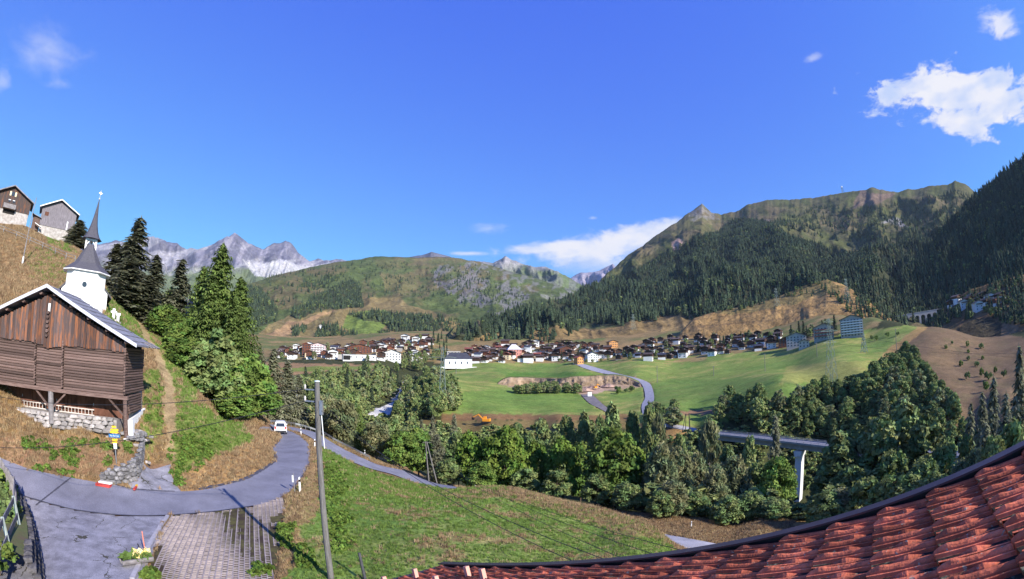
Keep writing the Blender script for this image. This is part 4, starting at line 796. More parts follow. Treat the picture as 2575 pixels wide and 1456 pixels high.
# ---- forests on the mountainsides: too many to count
def far_conifer(seed):
    g = np.random.default_rng(seed); V_, F_, C_ = [], [], []; n = 8; lv = 8; h = 1.0
    for i in range(lv):
        z0 = .06 + .80 * i / lv; z1 = z0 + .24 * (1 - .4 * i / lv); r = .17 * (1 - i / lv) ** .9 + .022; b = len(V_); k = g.uniform(.75, 1.25)
        V_.append((0, 0, min(1.0, z1))); C_.append((k, k, k))
        for j in range(n):
            a = 2 * math.pi * (j + .5 * (i % 2)) / n; rr = r * g.uniform(.6, 1.25); V_.append((rr * math.cos(a), rr * math.sin(a), z0 - g.uniform(0, .03))); k2 = k * g.uniform(.8, 1.2); C_.append((k2, k2, k2))
        for j in range(n): F_.append((b, b + 1 + j, b + 1 + (j + 1) % n))
    me = npmesh('far_conifer', np.array(V_), np.array(F_), False, np.array(C_)); me.materials.append(L_FAR); return me
def far_broad(seed):
    me = broadleaf(seed, 1.0, .36, 14, 16, .085, .0); me.materials.append(L_FARB); return me
def template_collection(name, meshes):
    c = bpy.data.collections.new(name)
    for i, m in enumerate(meshes): c.objects.link(bpy.data.objects.new(f'{name}_{i:02d}', m))
    return c
def instancer(name, P, rot, scl, idx, coll, label):
    me = bpy.data.meshes.new(name); P = np.asarray(P, np.float32); me.vertices.add(len(P)); me.vertices.foreach_set('co', P.ravel())
    for nm, ty, key, d in (('rot', 'FLOAT_VECTOR', 'vector', rot), ('scl', 'FLOAT_VECTOR', 'vector', scl), ('idx', 'INT', 'value', idx)):
        a = me.attributes.new(nm, ty, 'POINT'); a.data.foreach_set(key, np.ascontiguousarray(d, np.int32 if ty == 'INT' else np.float32).ravel())
    o = link(name, me); tag(o, label, kind='stuff')
    ng = bpy.data.node_groups.new(name, 'GeometryNodeTree'); ng.interface.new_socket('Geometry', in_out='INPUT', socket_type='NodeSocketGeometry'); ng.interface.new_socket('Geometry', in_out='OUTPUT', socket_type='NodeSocketGeometry')
    N, L = ng.nodes, ng.links; gi, go = N.new('NodeGroupInput'), N.new('NodeGroupOutput'); ip = N.new('GeometryNodeInstanceOnPoints'); ci = N.new('GeometryNodeCollectionInfo')
    ci.inputs['Collection'].default_value = coll; ci.inputs['Separate Children'].default_value = True; ci.inputs['Reset Children'].default_value = True
    def na(n, ty): x = N.new('GeometryNodeInputNamedAttribute'); x.data_type = ty; x.inputs['Name'].default_value = n; return x.outputs['Attribute']
    er = N.new('FunctionNodeEulerToRotation'); L.new(na('rot', 'FLOAT_VECTOR'), er.inputs[0])
    L.new(gi.outputs[0], ip.inputs['Points']); L.new(ci.outputs[0], ip.inputs['Instance']); ip.inputs['Pick Instance'].default_value = True
    L.new(na('idx', 'INT'), ip.inputs['Instance Index']); L.new(er.outputs[0], ip.inputs['Rotation']); L.new(na('scl', 'FLOAT_VECTOR'), ip.inputs['Scale']); L.new(ip.outputs[0], go.inputs[0])
    md = o.modifiers.new('scatter', 'NODES'); md.node_group = ng; return o
FARC = template_collection('far_tree', [far_conifer(201 + i) for i in range(4)] + [far_broad(211 + i) for i in range(2)])
def forest(name, label, sheet, polys, n, hh, seed, broad=.0, dens_noise=.0, holes=()):
    P, uv, _ = SHEETS[sheet]; g = np.random.default_rng(seed)
    a = np.cross(P[1:, :-1] - P[:-1, :-1], P[:-1, 1:] - P[:-1, :-1]); area = np.linalg.norm(a, axis=-1)
    cu = (uv[1:, :-1, 0] + uv[:-1, 1:, 0]) / 2; cv = (uv[1:, :-1, 1] + uv[:-1, 1:, 1]) / 2
    m = np.zeros(cu.shape)
    for p, wgt in polys: m = np.maximum(m, pol(cu, cv, p, 9, seed) * wgt)
    for p, wgt in holes: m = m * (1 - pol(cu, cv, p, 9, seed + 5) * wgt)
    if dens_noise: m = m * (1 - dens_noise * sstep(.48, .6, fbm(cu / 34, cv / 26, 4, seed + 1)))
    w = (area * m).ravel(); w /= w.sum(); k = g.choice(len(w), n, p=w); i, j = np.divmod(k, cu.shape[1]); f = g.uniform(0, 1, (n, 2))
    Q = P[i, j] * ((1 - f[:, :1]) * (1 - f[:, 1:])) + P[i + 1, j] * (f[:, :1] * (1 - f[:, 1:])) + P[i, j + 1] * ((1 - f[:, :1]) * f[:, 1:]) + P[i + 1, j + 1] * f[:, :1] * f[:, 1:]
    Q[:, 2] -= .8; h = g.uniform(hh[0], hh[1], n) * (.75 + .5 * vnoise(Q[:, 0] / 90, Q[:, 1] / 90, seed)); wd = g.uniform(.85, 1.25, n)
    isb = g.uniform(0, 1, n) < broad; idx = np.where(isb, 4 + g.integers(0, 2, n), g.integers(0, 4, n)); h = np.where(isb, h * .62, h)
    return instancer(name, Q, np.stack([g.normal(0, .03, n), g.normal(0, .03, n), g.uniform(0, 6.28, n)], 1), np.stack([h * wd, h * wd, h], 1), idx, FARC, label)
forest('spruce_forest', 'dense spruce forest covering the lower mountainside', 'forest_mountain',
       [(FOREST_M, 1.0),
        ([(1930, 565), (2000, 530), (2080, 520), (2160, 525), (2260, 510), (2400, 480), (2460, 495), (2400, 560), (2250, 620), (2100, 610)], .16)],
       19000, (12, 29), 301, .07, .15, holes=[([(2060, 560), (2120, 590), (2150, 640), (2110, 640), (2080, 600)], .9), ([(1480, 812), (1560, 818), (1700, 795), (1740, 805), (1800, 790), (1720, 850), (1400, 860)], .97), ([(2200, 690), (2280, 670), (2310, 690), (2230, 715)], .9)])
forest('spur_forest', 'dense dark spruces covering the steep spur', 'forest_spur', [([(2180, 860), (2220, 740), (2400, 540), (2575, 380), (2720, 250), (2720, 800), (2500, 780), (2380, 820)], 1.0)], 7500, (14, 29), 302, .08, .15)
forest('hill_woods', 'patches of dark wood on the middle hill', 'middle_hill',
       [([(560, 760), (620, 722), (655, 728), (700, 785), (690, 812), (600, 830)], 1), ([(725, 795), (780, 752), (850, 712), (885, 702), (908, 712), (912, 770), (850, 778), (780, 785), (745, 800)], 1), ([(745, 722), (830, 690), (852, 700), (780, 732)], .7), ([(870, 790), (940, 785), (1050, 790), (1115, 815), (1100, 836), (990, 836), (960, 812)], 1), ([(815, 812), (850, 820), (862, 845), (785, 852), (795, 828)], 1),
        ([(732, 820), (772, 818), (768, 842), (735, 842)], .9), ([(858, 830), (892, 830), (902, 856), (858, 856)], .9), ([(1100, 790), (1170, 815), (1230, 832), (1150, 845), (1110, 835)], .9), ([(640, 700), (900, 660), (1200, 670), (1350, 760), (1250, 800), (1000, 740), (700, 780)], .05), ([(1050, 690), (1200, 690), (1340, 740), (1250, 770), (1100, 740)], .10), ([(930, 845), (990, 850), (980, 870), (920, 866)], .8)],
       4600, (13, 22), 303, .15, .0)
forest('knoll_trees', 'scattered small trees on the tawny knoll', 'tawny_knoll', [([(1780, 790), (1900, 750), (2080, 700), (2120, 720), (1960, 752), (1850, 785)], .5), ([(2080, 740), (2150, 730), (2260, 810), (2200, 825), (2140, 790)], 1.0), ([(1950, 745), (2080, 705), (2130, 735), (2060, 745)], .4)], 240, (9, 17), 304, .3)
forest('hamlet_trees', 'scattered trees around the hamlet', 'hamlet_slope', [([(2300, 800), (2400, 760), (2520, 710), (2720, 680), (2720, 800), (2560, 790), (2450, 790), (2340, 840)], .6), ([(2480, 790), (2640, 760), (2640, 820), (2500, 815)], 1.0), ([(2270, 860), (2400, 880), (2420, 920), (2300, 880)], .3)], 420, (10, 18), 305, .3)

def shrubs(name, label, n, hh, seed, polys, rmin, rmax):
    g = np.random.default_rng(seed); m = np.zeros(gU.shape, bool)
    for p in polys: m |= inpoly(gU, gV, p)
    m &= (gR > rmin) & (gR < rmax) & ~FLATMASK & ~((np.abs(gU - 2012) < 36) & (gR < 222)); w = np.where(m, gR * gR, 0).ravel(); w /= w.sum(); k = g.choice(len(w), n, p=w); i, j = np.divmod(k, NA)
    a = AZ[j] + g.uniform(-.5, .5, n) * (AZ[1] - AZ[0]); l = np.exp(LR[i] + g.uniform(-.5, .5, n) * (LR[1] - LR[0])); x, y = l * np.sin(a), l * np.cos(a); h = g.uniform(*hh, n)
    return instancer(name, np.stack([x, y, gz(x, y) - .2], 1), np.stack([np.zeros(n), np.zeros(n), g.uniform(0, 6.28, n)], 1), np.stack([h * 1.5, h * 1.5, h], 1), 4 + g.integers(0, 2, n), FARC, label)
shrubs('undergrowth', 'leafy undergrowth filling the gorge woods', 2600, (3, 7), 401, [[(740, 1010), (900, 1060), (1140, 1180), (1290, 1215), (1500, 1262), (1640, 1320), (2000, 1345), (2600, 1400), (2700, 1000), (2440, 1110), (2380, 1010), (2290, 890), (2240, 900), (2170, 960), (2080, 985), (1860, 1040), (1740, 1100), (1650, 1110), (1500, 1075), (1200, 1090), (1000, 1075), (1150, 1030), (1160, 985), (1085, 935), (1030, 925), (1012, 1000), (990, 1060), (880, 1070), (990, 1000), (1004, 965), (960, 938), (830, 938), (775, 955)]], 84, 420)

# ================================================================ NEAR BUILDINGS
WOOD_DARK = mat('weathered_log', (.085, .05, .042), .85, .45, 3.0, .6, 20, stretch=(.35, 4, 4), rnd=.45, c2=(.20, .135, .115))
WOOD_PLANK = mat('weathered_plank', (.10, .07, .065), .85, .4, 1.3, .5, 18, c2=(.30, .11, .045), stretch=(3, 3, .5), rnd=.4, thresh=(.46, .66))
WOOD_RED = mat('red_brown_board', (.13, .055, .035), .8, .4, 2, .4, 14, stretch=(1, 1, .4), rnd=.2)
WOOD_GREY = mat('grey_wood', (.22, .20, .20), .85, .3, 4, .5, 25, rnd=.2)
ROOF_GREY = mat('grey_roof', (.23, .225, .25), .7, .35, 1.5, .2, 30, spec=.3)
BARGE = mat('pale_barge_board', (.55, .55, .60), .6, .1, 2)
SHINGLE = mat('dark_shingle', (.085, .08, .095), .7, .3, 9, .5, 40)
LIME = mat('white_limewash', (.80, .79, .78), .9, .07, 2.0, .1, 12)
STONE_W = mat('pale_wall_stone', (.27, .235, .215), .9, .45, 3.2, .6, 9, rnd=.45, c2=(.50, .46, .44))
STONE_G = mat('grey_wall_stone', (.20, .19, .19), .9, .4, 2.5, .6, 10, rnd=.4)
MORTAR = mat('mortar', (.30, .27, .25), .95, .3, 3, .4)
METAL = mat('dull_metal', (.32, .33, .35), .5, .15, 5, metal=.6)
DARK = mat('dark_void', (.02, .018, .018), .9, .2)
GLASS = mat('window_glass', (.03, .04, .06), .15, .2, spec=.6)
WHITE = mat('white_paint', (.82, .82, .82), .6, .05)
LADDER_M = mat('pale_ladder', (.62, .55, .50), .7, .15)
YELLOW = mat('yellow_sign', (.80, .48, .02), .5, .1); BLUE = mat('blue_sign', (.015, .13, .32), .45, .1); RED = mat('red_paint', (.50, .06, .05), .6, .15)
# irregular stones shared by all walls
def stone_mesh(seed):
    g = random.Random(seed); bm = bmesh.new(); bmesh.ops.create_icosphere(bm, subdivisions=1, radius=1.0)
    for v in bm.verts:
        c = v.co; c = Vector([math.copysign(abs(x) ** .55, x) for x in c]); v.co = c * .5 * g.uniform(.82, 1.12)
    me = bpy.data.meshes.new('stone'); bm.to_mesh(me); bm.free(); return me
STONES_G = [stone_mesh(i) for i in range(5)]; STONES_W = [stone_mesh(i + 9) for i in range(5)]
for m in STONES_G: m.materials.append(STONE_G)
for m in STONES_W: m.materials.append(STONE_W)
def stone(meshes, parent, loc, size, rz, g):
    o = link('stone', meshes[g.randrange(5)], None, parent); o.location = loc; o.scale = size; o.rotation_euler = (g.uniform(-.12, .12), g.uniform(-.2, .2), rz + g.uniform(-.12, .12)); return o

# ---- log barn. local x: along the front from its right corner, local y: towards the viewer, z up
BC = at(318, 1101, r=38.0); BZ = BC[2]
barn = thing('log_barn', 'large weathered log barn with plank gable and open overhang by the road', 'barn', BC, R(210))
def bl(z): return z - BZ
ZS, ZP, ZA, ZE = bl(-3.35), bl(.15), bl(4.03), bl(.37); W_ = 14.48; D_ = 5.2; SL = (ZA - ZE) / (7.24 + 1.15)
gb = random.Random(3)
def roofz(t): return ZA - SL * abs(t - 7.24)
# dark core keeps the inside closed
m = MB(); m.box((W_ / 2, -D_ / 2, (ZS + ZP) / 2 + .1), (W_ - .3, D_ - .3, ZP - ZS - .1)); m.prism([(.15, ZP), (W_ - .15, ZP), (W_ - .15, roofz(W_) - .35), (7.24, ZA - .35), (.15, roofz(0) - .35)], -.16, -D_); m.build('inner_wall', DARK, barn)
# front logs in three bays, each log its own piece
lm = [];
for k in range(5):
    b = MB(); n = 8; prof = [(math.cos(2 * math.pi * i / n), math.sin(2 * math.pi * i / n)) for i in range(n)]
    sx = 7; g = random.Random(40 + k); P = []
    for i in range(sx):
        x = i / (sx - 1); dy, dz = g.uniform(-.07, .07), g.uniform(-.07, .07)
        for c, s in prof: P.append((x, .5 * math.copysign(abs(c) ** .7, c) + dy, .5 * math.copysign(abs(s) ** .6, s) + dz))
    F = [(i * n + j, i * n + (j + 1) % n, (i + 1) * n + (j + 1) % n, (i + 1) * n + j) for i in range(sx - 1) for j in range(n)]
    b.add(P, F, True); b.add(P, [tuple(range(n)), tuple((sx - 1) * n + i for i in range(n))]); me = b.mesh('log'); me.materials.append(WOOD_DARK); lm.append(me)
NL = 17; lh = (ZP - ZS) / NL
for i in range(NL):
    z = ZS + lh * (i + .5)
    for x0, x1 in ((.12, 5.55), (5.75, 8.25), (8.45, 14.3)):
        o = link('log', lm[gb.randrange(5)], None, barn); o.location = (x0, -.02 + gb.uniform(-.03, .03), z); o.scale = (x1 - x0, .17, lh * gb.uniform(.94, 1.04))
    for x in (.0, 5.65, 8.35, 14.45):                                   # cross-log ends
        o = link('log_end', lm[gb.randrange(5)], None, barn); o.location = (x + gb.uniform(-.02, .02), .22 + gb.uniform(-.05, .08), z + lh * .5); o.rotation_euler = (0, 0, R(-90)); o.scale = (.55, .15, lh * .92)
    o = link('side_log', lm[gb.randrange(5)], None, barn); o.location = (.05, .12, z + lh * .4); o.rotation_euler = (0, 0, R(-90)); o.scale = (D_ + gb.uniform(.2, .5), .18, lh)
for i in range(7):
    z = ZS - lh * (i + .6); o = link('side_log', lm[gb.randrange(5)], None, barn); o.location = (.12, -.7 - .12 * i, z); o.rotation_euler = (0, 0, R(-90)); o.scale = (D_ - .9 - .12 * i, .2, lh)
# gable planks, hanging over the logs by a little
x = -.05; pk = 0
while x < W_ + .05:
    w = gb.uniform(.24, .33); zt = roofz(x + w / 2) - .42; zb = ZP - .25 - .35 * max(0, 1 - abs(x - 6.9) / 1.6) * gb.uniform(.6, 1) + gb.uniform(-.05, .05)
    if zt > zb + .15:
        m = MB(); m.box((x + w / 2, .19 + gb.uniform(-.012, .012), (zt + zb) / 2), (w - .018, .035, zt - zb), M=Matrix.Rotation(gb.uniform(-.012, .012), 4, 'Y')); m.build('plank', WOOD_PLANK, barn)
    x += w
m = MB(); m.box((7.2, .225, ZA - 1.45), (.20, .03, .62)); m.build('slit_board', WHITE, barn)
for i in range(6): m = MB(); m.tube((7.2, .12, ZP + .35 + i * .34), (7.2, .42, ZP + .35 + i * .34), .12, .13, 9); m.build('log_end', WOOD_DARK, barn)
# sill beam, overhang, posts, braces, back wall of the recess
m = MB(); m.box((W_ / 2, .02, ZS - .13), (W_ + .5, .34, .28)); m.build('sill_beam', WOOD_DARK, barn)
m = MB(); m.box((W_ / 2, -.95, ZS - .06), (W_ - .2, 1.7, .08)); m.build('overhang_floor', WOOD_DARK, barn)
for x, zb in ((.0, 0.0), (6.8, bl(-5.62)), (14.2, bl(-5.7))):
    m = MB(); m.tube((x, .0, zb - .4), (x + .02, 0, ZS - .26), .26 if x == 6.8 else .19, .24 if x == 6.8 else .18, 9, smooth=False); m.build('post', WOOD_GREY if x == 6.8 else WOOD_DARK, barn)
for x, s in ((.1, 1), (6.7, -1), (6.95, 1), (14.1, -1)): m = MB(); m.bar((x, -.02, ZS - 1.5), (x + s * 1.35, -.02, ZS - .28), .13); m.build('brace', WOOD_DARK, barn)
x = .3
while x < W_ - .3:
    w = gb.uniform(.5, .8); m = MB(); m.box((x + w / 2, -1.75, (bl(-5.3) + ZS) / 2), (w - .02, .06, ZS - bl(-5.3))); m.build('board', WOOD_RED, barn); x += w
for i in range(3): m = MB(); m.box((3.0 + i * 3.6, -1.68, bl(-4.35)), (1.15, .07, 1.6)); d_ = m.build('door', WOOD_RED, barn); m = MB(); m.box((3.45 + i * 3.6, -1.63, bl(-4.4)), (.06, .05, .2)); m.build('latch', METAL, d_)
m = MB(); m.box((W_ / 2 + .3, -1.05, bl(-6.0)), (W_ - 1.2, 1.5, 1.5)); m.build('stone_base', MORTAR, barn)
m = MB(); m.box((W_ / 2 + .2, -4.2, bl(-4.6)), (W_ - .4, 4.6, 2.6)); m.build('stable_wall', MATS['mortar'], barn)
# stones of the base wall along the front
for row in range(4):
    x = 1.0 + gb.uniform(0, .3)
    while x < W_ - .3:
        w = gb.uniform(.35, .95); top = bl(-5.06) - (x / W_) * .45; h = .31
        stone(STONES_W, barn, (x + w / 2, -.16 + gb.uniform(-.06, .06) + .05 * row, top - .12 - row * .29), (w * 1.08, .42, h * gb.uniform(.95, 1.25)), 0, gb); x += w
m = MB(); m.box((-.28, -.55, .42), (.42, .5, 1.75)); m.build('white_pillar', LIME, barn); m = MB(); m.box((-.02, .27, -.18), (.34, .1, .34)); m.build('white_marker', WHITE, barn)
# white side wall foot under the side logs
m = MB(); m.prism([(-3.1, -.4), (3.1, -.2), (3.1, 1.6), (-3.1, 1.0)], -.12, .12, Matrix.Translation((.25, -3.6, 0)) @ Matrix.Rotation(R(-90), 4, 'Z')); m.build('side_foundation', LIME, barn)
# roof: two thick slabs, barge boards, purlin ends
for s in (-1, 1):
    x0, x1 = 7.24, (-1.2 if s < 0 else W_ + 1.2); z1 = roofz(x1)
    m = MB(); m.prism([(x0, ZA + .16), (x1, z1 + .16), (x1, z1 + .02), (x0, ZA + .02)], 1.0, -5.6); rf = m.build('roof', ROOF_GREY, barn)
    for i in range(9):
        f = (i + .5) / 9; xx = x0 + (x1 - x0) * f; m = MB(); m.bar((xx, .98, roofz(xx) + .19), (xx, -5.58, roofz(xx) + .19), .06, .05); m.build('batten', ROOF_GREY, rf)
    m = MB(); m.prism([(x0, ZA + .2), (x1, z1 + .2), (x1, z1 - .06), (x0, ZA - .06)], 1.06, .99); m.build('barge_board', BARGE, rf)
    for i in range(5): xx = x0 + (x1 - x0) * (.08 + .2 * i); m = MB(); m.tube((xx, -.3, roofz(xx) - .16), (xx, .78, roofz(xx) - .16), .16, .15, 9); m.build('purlin', WOOD_DARK, barn)
for i in range(7): m = MB(); m.box((-1.05 - .1 * (i % 2), -2.9 - i * .42, ZE + .2 + .03 * (i % 3)), (1.0, .36, .05), M=Matrix.Rotation(-math.atan(SL), 4, 'Y')); m.build('loose_shingle', WOOD_GREY, barn)
# ladder hanging in the recess
lad = thing('ladder', 'long pale wooden ladder hung level under the barn overhang', 'ladder', barn.matrix_basis @ Vector((3.3, -1.35, bl(-5.0))), R(210))
for z in (.0, .42): m = MB(); m.box((3.6, 0, z - .2), (7.2, .05, .07)); m.build('rail', LADDER_M, lad)
for i in range(22): m = MB(); m.box((.2 + i * .325, 0, .01), (.045, .04, .4)); m.build('rung', LADDER_M, lad)

# ---- chapel
CH = thing('chapel', 'small white chapel with octagonal choir, open belfry and slender spire', 'church', (0, 0, 0))
cx_, cy_ = -48.3, 35.7; CH.location = (cx_, cy_, 2.0); CH.rotation_euler = (0, 0, math.atan2(.809, .588))
def cl(z): return z - 2.0
OCT = [(-1.62, -1.9), (1.42, -1.9), (2.55, -.55), (2.55, 1.4), (-2.55, 1.4), (-2.55, -.7)]
def poly_solid(m, pts, z0, z1): n = len(pts); m.add([(x, y, z0) for x, y in pts] + [(x, y, z1) for x, y in pts], [tuple(range(n))[::-1], tuple(range(n, 2 * n))] + [(i, (i + 1) % n, n + (i + 1) % n, n + i) for i in range(n)])
m = MB(); poly_solid(m, OCT, -1.5, cl(8.45)); m.build('choir_wall', LIME, CH)
m = MB(); m.box((0, 4.6, cl(3.4)), (6.2, 6.4, 6.2)); m.prism([(-3.1, cl(6.5)), (3.1, cl(6.5)), (0, cl(9.6))], 1.41, 7.8); m.build('nave_wall', LIME, CH)
m = MB()
for s in (-1, 1): m.prism([(0, cl(9.85)), (s * 3.7, cl(6.0)), (s * 3.7, cl(5.8)), (0, cl(9.62))], 1.2, 8.2)
m.build('nave_roof', SHINGLE, CH)
ap = (0, .1, cl(12.0)); m = MB(); n = len(OCT); ev = []; mid = []
for x, y in OCT:
    ev.append((x * 1.2, (y + .2) * 1.2 - .2, cl(8.35))); mid.append((x * .68, y * .62, cl(9.35)))
top = [(x * .16, y * .16 + .1, cl(11.6)) for x, y in OCT]
P = ev + mid + top; m.add(P, [(i, (i + 1) % n, n + (i + 1) % n, n + i) for i in range(n)] + [(n + i, n + (i + 1) % n, 2 * n + (i + 1) % n, 2 * n + i) for i in range(n)] + [tuple(range(n))[::-1], tuple(2 * n + i for i in range(n))]); m.build('choir_roof', SHINGLE, CH)
m = MB(); poly_solid(m, [(x * 1.21, (y + .2) * 1.21 - .2) for x, y in OCT], cl(8.24), cl(8.345)); m.build('eaves_moulding', LIME, CH)
for sx in (-1, 1):
    for sy in (-1, 1): m = MB(); m.box((sx * .66, .75 + sy * .5, cl(11.4)), (.22, .22, 2.0)); m.build('belfry_post', LIME, CH)
m = MB(); m.box((0, .75, cl(12.25)), (1.6, 1.3, .3)); m.build('belfry_beam', LIME, CH); m = MB(); m.box((0, .75, cl(10.3)), (1.7, 1.4, .5)); m.build('belfry_sill', LIME, CH)
for sx in (-1, 1): m = MB(); m.bar((sx * .6, .2, cl(11.6)), (sx * .2, .2, cl(12.1)), .12); m.build('arch_brace', LIME, CH)
m = MB(); m.lathe([(.02, .42), (.16, .4), (.22, .25), (.26, .1), (.38, 0)], 12, (0, .75, cl(11.35))); m.build('bell', mat('bronze', (.10, .07, .04), .4, .2, metal=.7), CH)
m = MB(); m.lathe([(1.42, 0), (1.30, .06), (.98, .42), (.70, 1.0), (.48, 1.75), (.30, 2.7), (.16, 3.8), (.04, 4.95)], 8, (0, .75, cl(12.35)), False); m.build('spire', SHINGLE, CH)
m = MB(); m.lathe([(.01, 0), (.11, .08), (.12, .13), (.1, .2), (.01, .27)], 8, (0, .75, cl(17.25))); m.tube((0, .75, cl(17.4)), (0, .75, cl(18.5)), .025, .02, 6); m.box((0, .75, cl(18.1)), (.5, .03, .05)); m.box((0, .75, cl(18.1)), (.3, .03, .22), M=Matrix.Rotation(R(45), 4, 'Y')); m.build('cross', mat('pale_gilt', (.62, .60, .52), .4, .1, metal=.3), CH)
m = MB(); m.tube((-.12, -1.88, cl(6.75)), (-.12, -1.93, cl(6.75)), .31, .31, 18); wi = m.build('window', GLASS, CH)
m = MB(); m.tube((-.12, -1.87, cl(6.75)), (-.12, -1.915, cl(6.75)), .37, .37, 18); m.build('frame', mat('pale_frame', (.7, .7, .72), .8), wi)
for i in range(9):
    a = R(35 + i * 13.75); b = R(35 + (i + 1) * 13.75); m = MB() if i == 0 else m; m.bar((-.12 + .62 * math.cos(a), -1.915, cl(6.72) + .62 * math.sin(a)), (-.12 + .62 * math.cos(b), -1.915, cl(6.72) + .62 * math.sin(b)), .04, .05)
m.build('window_arch', ROOF_GREY, CH)
# grave markers beside the chapel
for k, (u, v, h, lab) in enumerate(((285, 806, 1.4, 'taller white grave cross on the grass right of the chapel'), (296, 812, 1.15, 'lower white grave slab beside the taller grave cross'))):
    p = hit(u, v, 50, 75); gr_ = thing('grave_marker', lab, 'grave', p, R(40), 'grave markers by the chapel')
    m = MB(); m.box((0, 0, h / 2), (.35, .16, h)); 
    if k == 0: m.box((0, 0, h * .72), (.8, .14, .22))
    else: m.box((0, 0, h * .9), (.62, .14, .3))
    m.build('slab', LIME, gr_); m = MB(); m.box((0, 0, .04), (.9, .5, .22)); m.build('plinth', STONE_W, gr_)

# ---- two old barns at the top of the slope
def upper_barn(name, label, mid, xdir, hw, dep, zb, zst, zev, zap, wood, seed, edge):
    t = thing(name, label, 'barn', (mid[0], mid[1], zb), math.atan2(xdir[1], xdir[0])); g = random.Random(seed)
    m = MB(); m.box((0, dep / 2, (zst - zb) / 2 - 1), (2 * hw - .2, dep - .2, zst - zb + 2)); m.build('stone_base', mat('pale_rubble', (.26, .23, .21), .95, .25, 1.6, .9, 4, c2=(.50, .46, .44)), t)
    H = lambda x: (zap - zb) - (zap - zev) * abs(x) / hw
    m = MB(); m.prism([(-hw, zst - zb), (hw, zst - zb), (hw, zev - zb), (0, zap - zb), (-hw, zev - zb)], .05, dep); m.build('wall', wood, t)
    x = -hw; m = MB()
    while x < hw - .1: w = g.uniform(.22, .34); m.box((x + w / 2, .02, (zst - zb + H(x + w / 2)) / 2), (w - .025, .06 + g.uniform(0, .03), H(x + w / 2) - (zst - zb) + g.uniform(-.05, .05))); x += w
    c = m.build('board_cladding', wood, t); c['kind'] = 'stuff'
    for s in (-1, 1):
        m = MB(); e = hw + .75; ze = H(e); m.prism([(0, zap - zb + .3), (s * e, ze + .3), (s * e, ze + .16), (0, zap - zb + .14)], -.8, dep + .6); rf = m.build('roof', ROOF_GREY, t)
        m = MB(); m.prism([(0, zap - zb + .34), (s * e, ze + .34), (s * e, ze + .1), (0, zap - zb + .1)], -.86, -.8); m.build('barge_board', edge, rf)
    return t
b1 = upper_barn('upper_barn', 'brown upper barn with dormer shutters at the left picture edge', (-103.9, 49.6), (.455, .89), 5.0, 7, 23.3, 25.9, 28.5, 30.9, mat('old_brown_plank', (.075, .058, .055), .85, .4, .8, .5, 14, c2=(.20, .085, .045), stretch=(3, 3, .5), thresh=(.5, .68)), 5, ROOF_GREY)
m = MB(); m.box((0, -.02, 6.1), (.85, .1, .9)); w_ = m.build('window', GLASS, b1)
for s in (-1, 1): m = MB(); m.box((s * .68, -.04, 6.1), (.42, .08, .95)); m.build('shutter', mat('cream_paint', (.72, .62, .40), .6), w_)
for s in (-1, 1): m = MB(); m.box((s * .55, -.04, 4.5), (.5, .1, .5)); q = m.build('window', GLASS, b1); m = MB(); m.box((s * .55, -.08, 4.72), (.6, .08, .14)); m.build('lintel', WHITE, q)
m = MB(); m.box((-.2, -.55, 2.75), (3.2, 1.1, .12)); m.box((-.2, -1.05, 3.2), (3.2, .08, .9)); m.build('balcony', WOOD_GREY, b1)
m = MB(); m.box((-.2, .02, 2.2), (3.0, .14, .8)); m.build('hatch', DARK, b1)
b2 = upper_barn('upper_barn', 'grey plank upper barn with white roof edge near the small spruce', (-100.3, 62.2), (.52, .85), 4.6, 6, 22.6, 25.0, 29.0, 31.2, mat('silver_plank', (.19, .17, .19), .85, .35, 2, .4, 16, stretch=(3, 3, .5)), 6, WHITE)
m = MB(); m.box((2.6, -.04, 3.4), (.3, .1, 1.9)); m.build('pale_post', WHITE, b2)
m = MB(); m.box((-3.2, .02, 5.1), (1.0, .1, .9)); m.build('hatch', WOOD_RED, b2)
sh_ = thing('lean_to', 'small dark lean-to shed between the two upper barns', 'shed', (-103.2, 57.4, 23.6), math.atan2(.85, .52))
m = MB(); m.box((0, 1.5, 1.4), (1.9, 3, 2.9)); m.build('wall', WOOD_DARK, sh_); m = MB(); m.prism([(-1.2, 3.5), (1.3, 2.85), (1.3, 2.75), (-1.2, 3.38)], -.5, 3.4); m.build('roof', ROOF_GREY, sh_); m = MB(); m.prism([(-.1, 1.35), (1.7, .65), (1.7, .53), (-.1, 1.2)], -1.5, -.4); m.build('canopy', WHITE, sh_)
# flag pole and fence on the hillside
fp = thing('flag_pole', 'thin leaning wooden pole on the hillside below the upper barns', 'pole', at(56, 664, r=85), 0)
pt = at(92, 497, r=85) - at(56, 664, r=85); m = MB(); m.tube((0, 0, -.3), pt, .11, .06, 8); m.build('shaft', WOOD_GREY, fp); m = MB(); m.tube((0, 0, -.3), pt * .11, .17, .16, 8); m.build('concrete_foot', LIME, fp)
fence = thing('hill_fence', 'thin metal rail fence across the hillside below the upper barns', 'fence', (0, 0, 0))
FPTS = [hit(u, v, 60, 130) for u, v in ((-20, 577), (8, 585), (40, 598), (74, 612), (106, 626), (138, 640), (165, 652), (188, 660))]
for i, p in enumerate(FPTS):
    m = MB(); m.tube((p[0], p[1], p[2] - .2), (p[0], p[1], p[2] + 1.15), .05, .05, 6); m.build('post', METAL, fence)
    if i:
        for z in (.62, 1.12): q = FPTS[i - 1]; m = MB(); m.tube((q[0], q[1], q[2] + z), (p[0], p[1], p[2] + z), .035, .035, 6); m.build('rail', METAL, fence)

# ================================================================ ROADSIDE THINGS
def gpt(u, v, rmin=6.5, rmax=1240): return V3(hit(u, v, rmin, rmax))
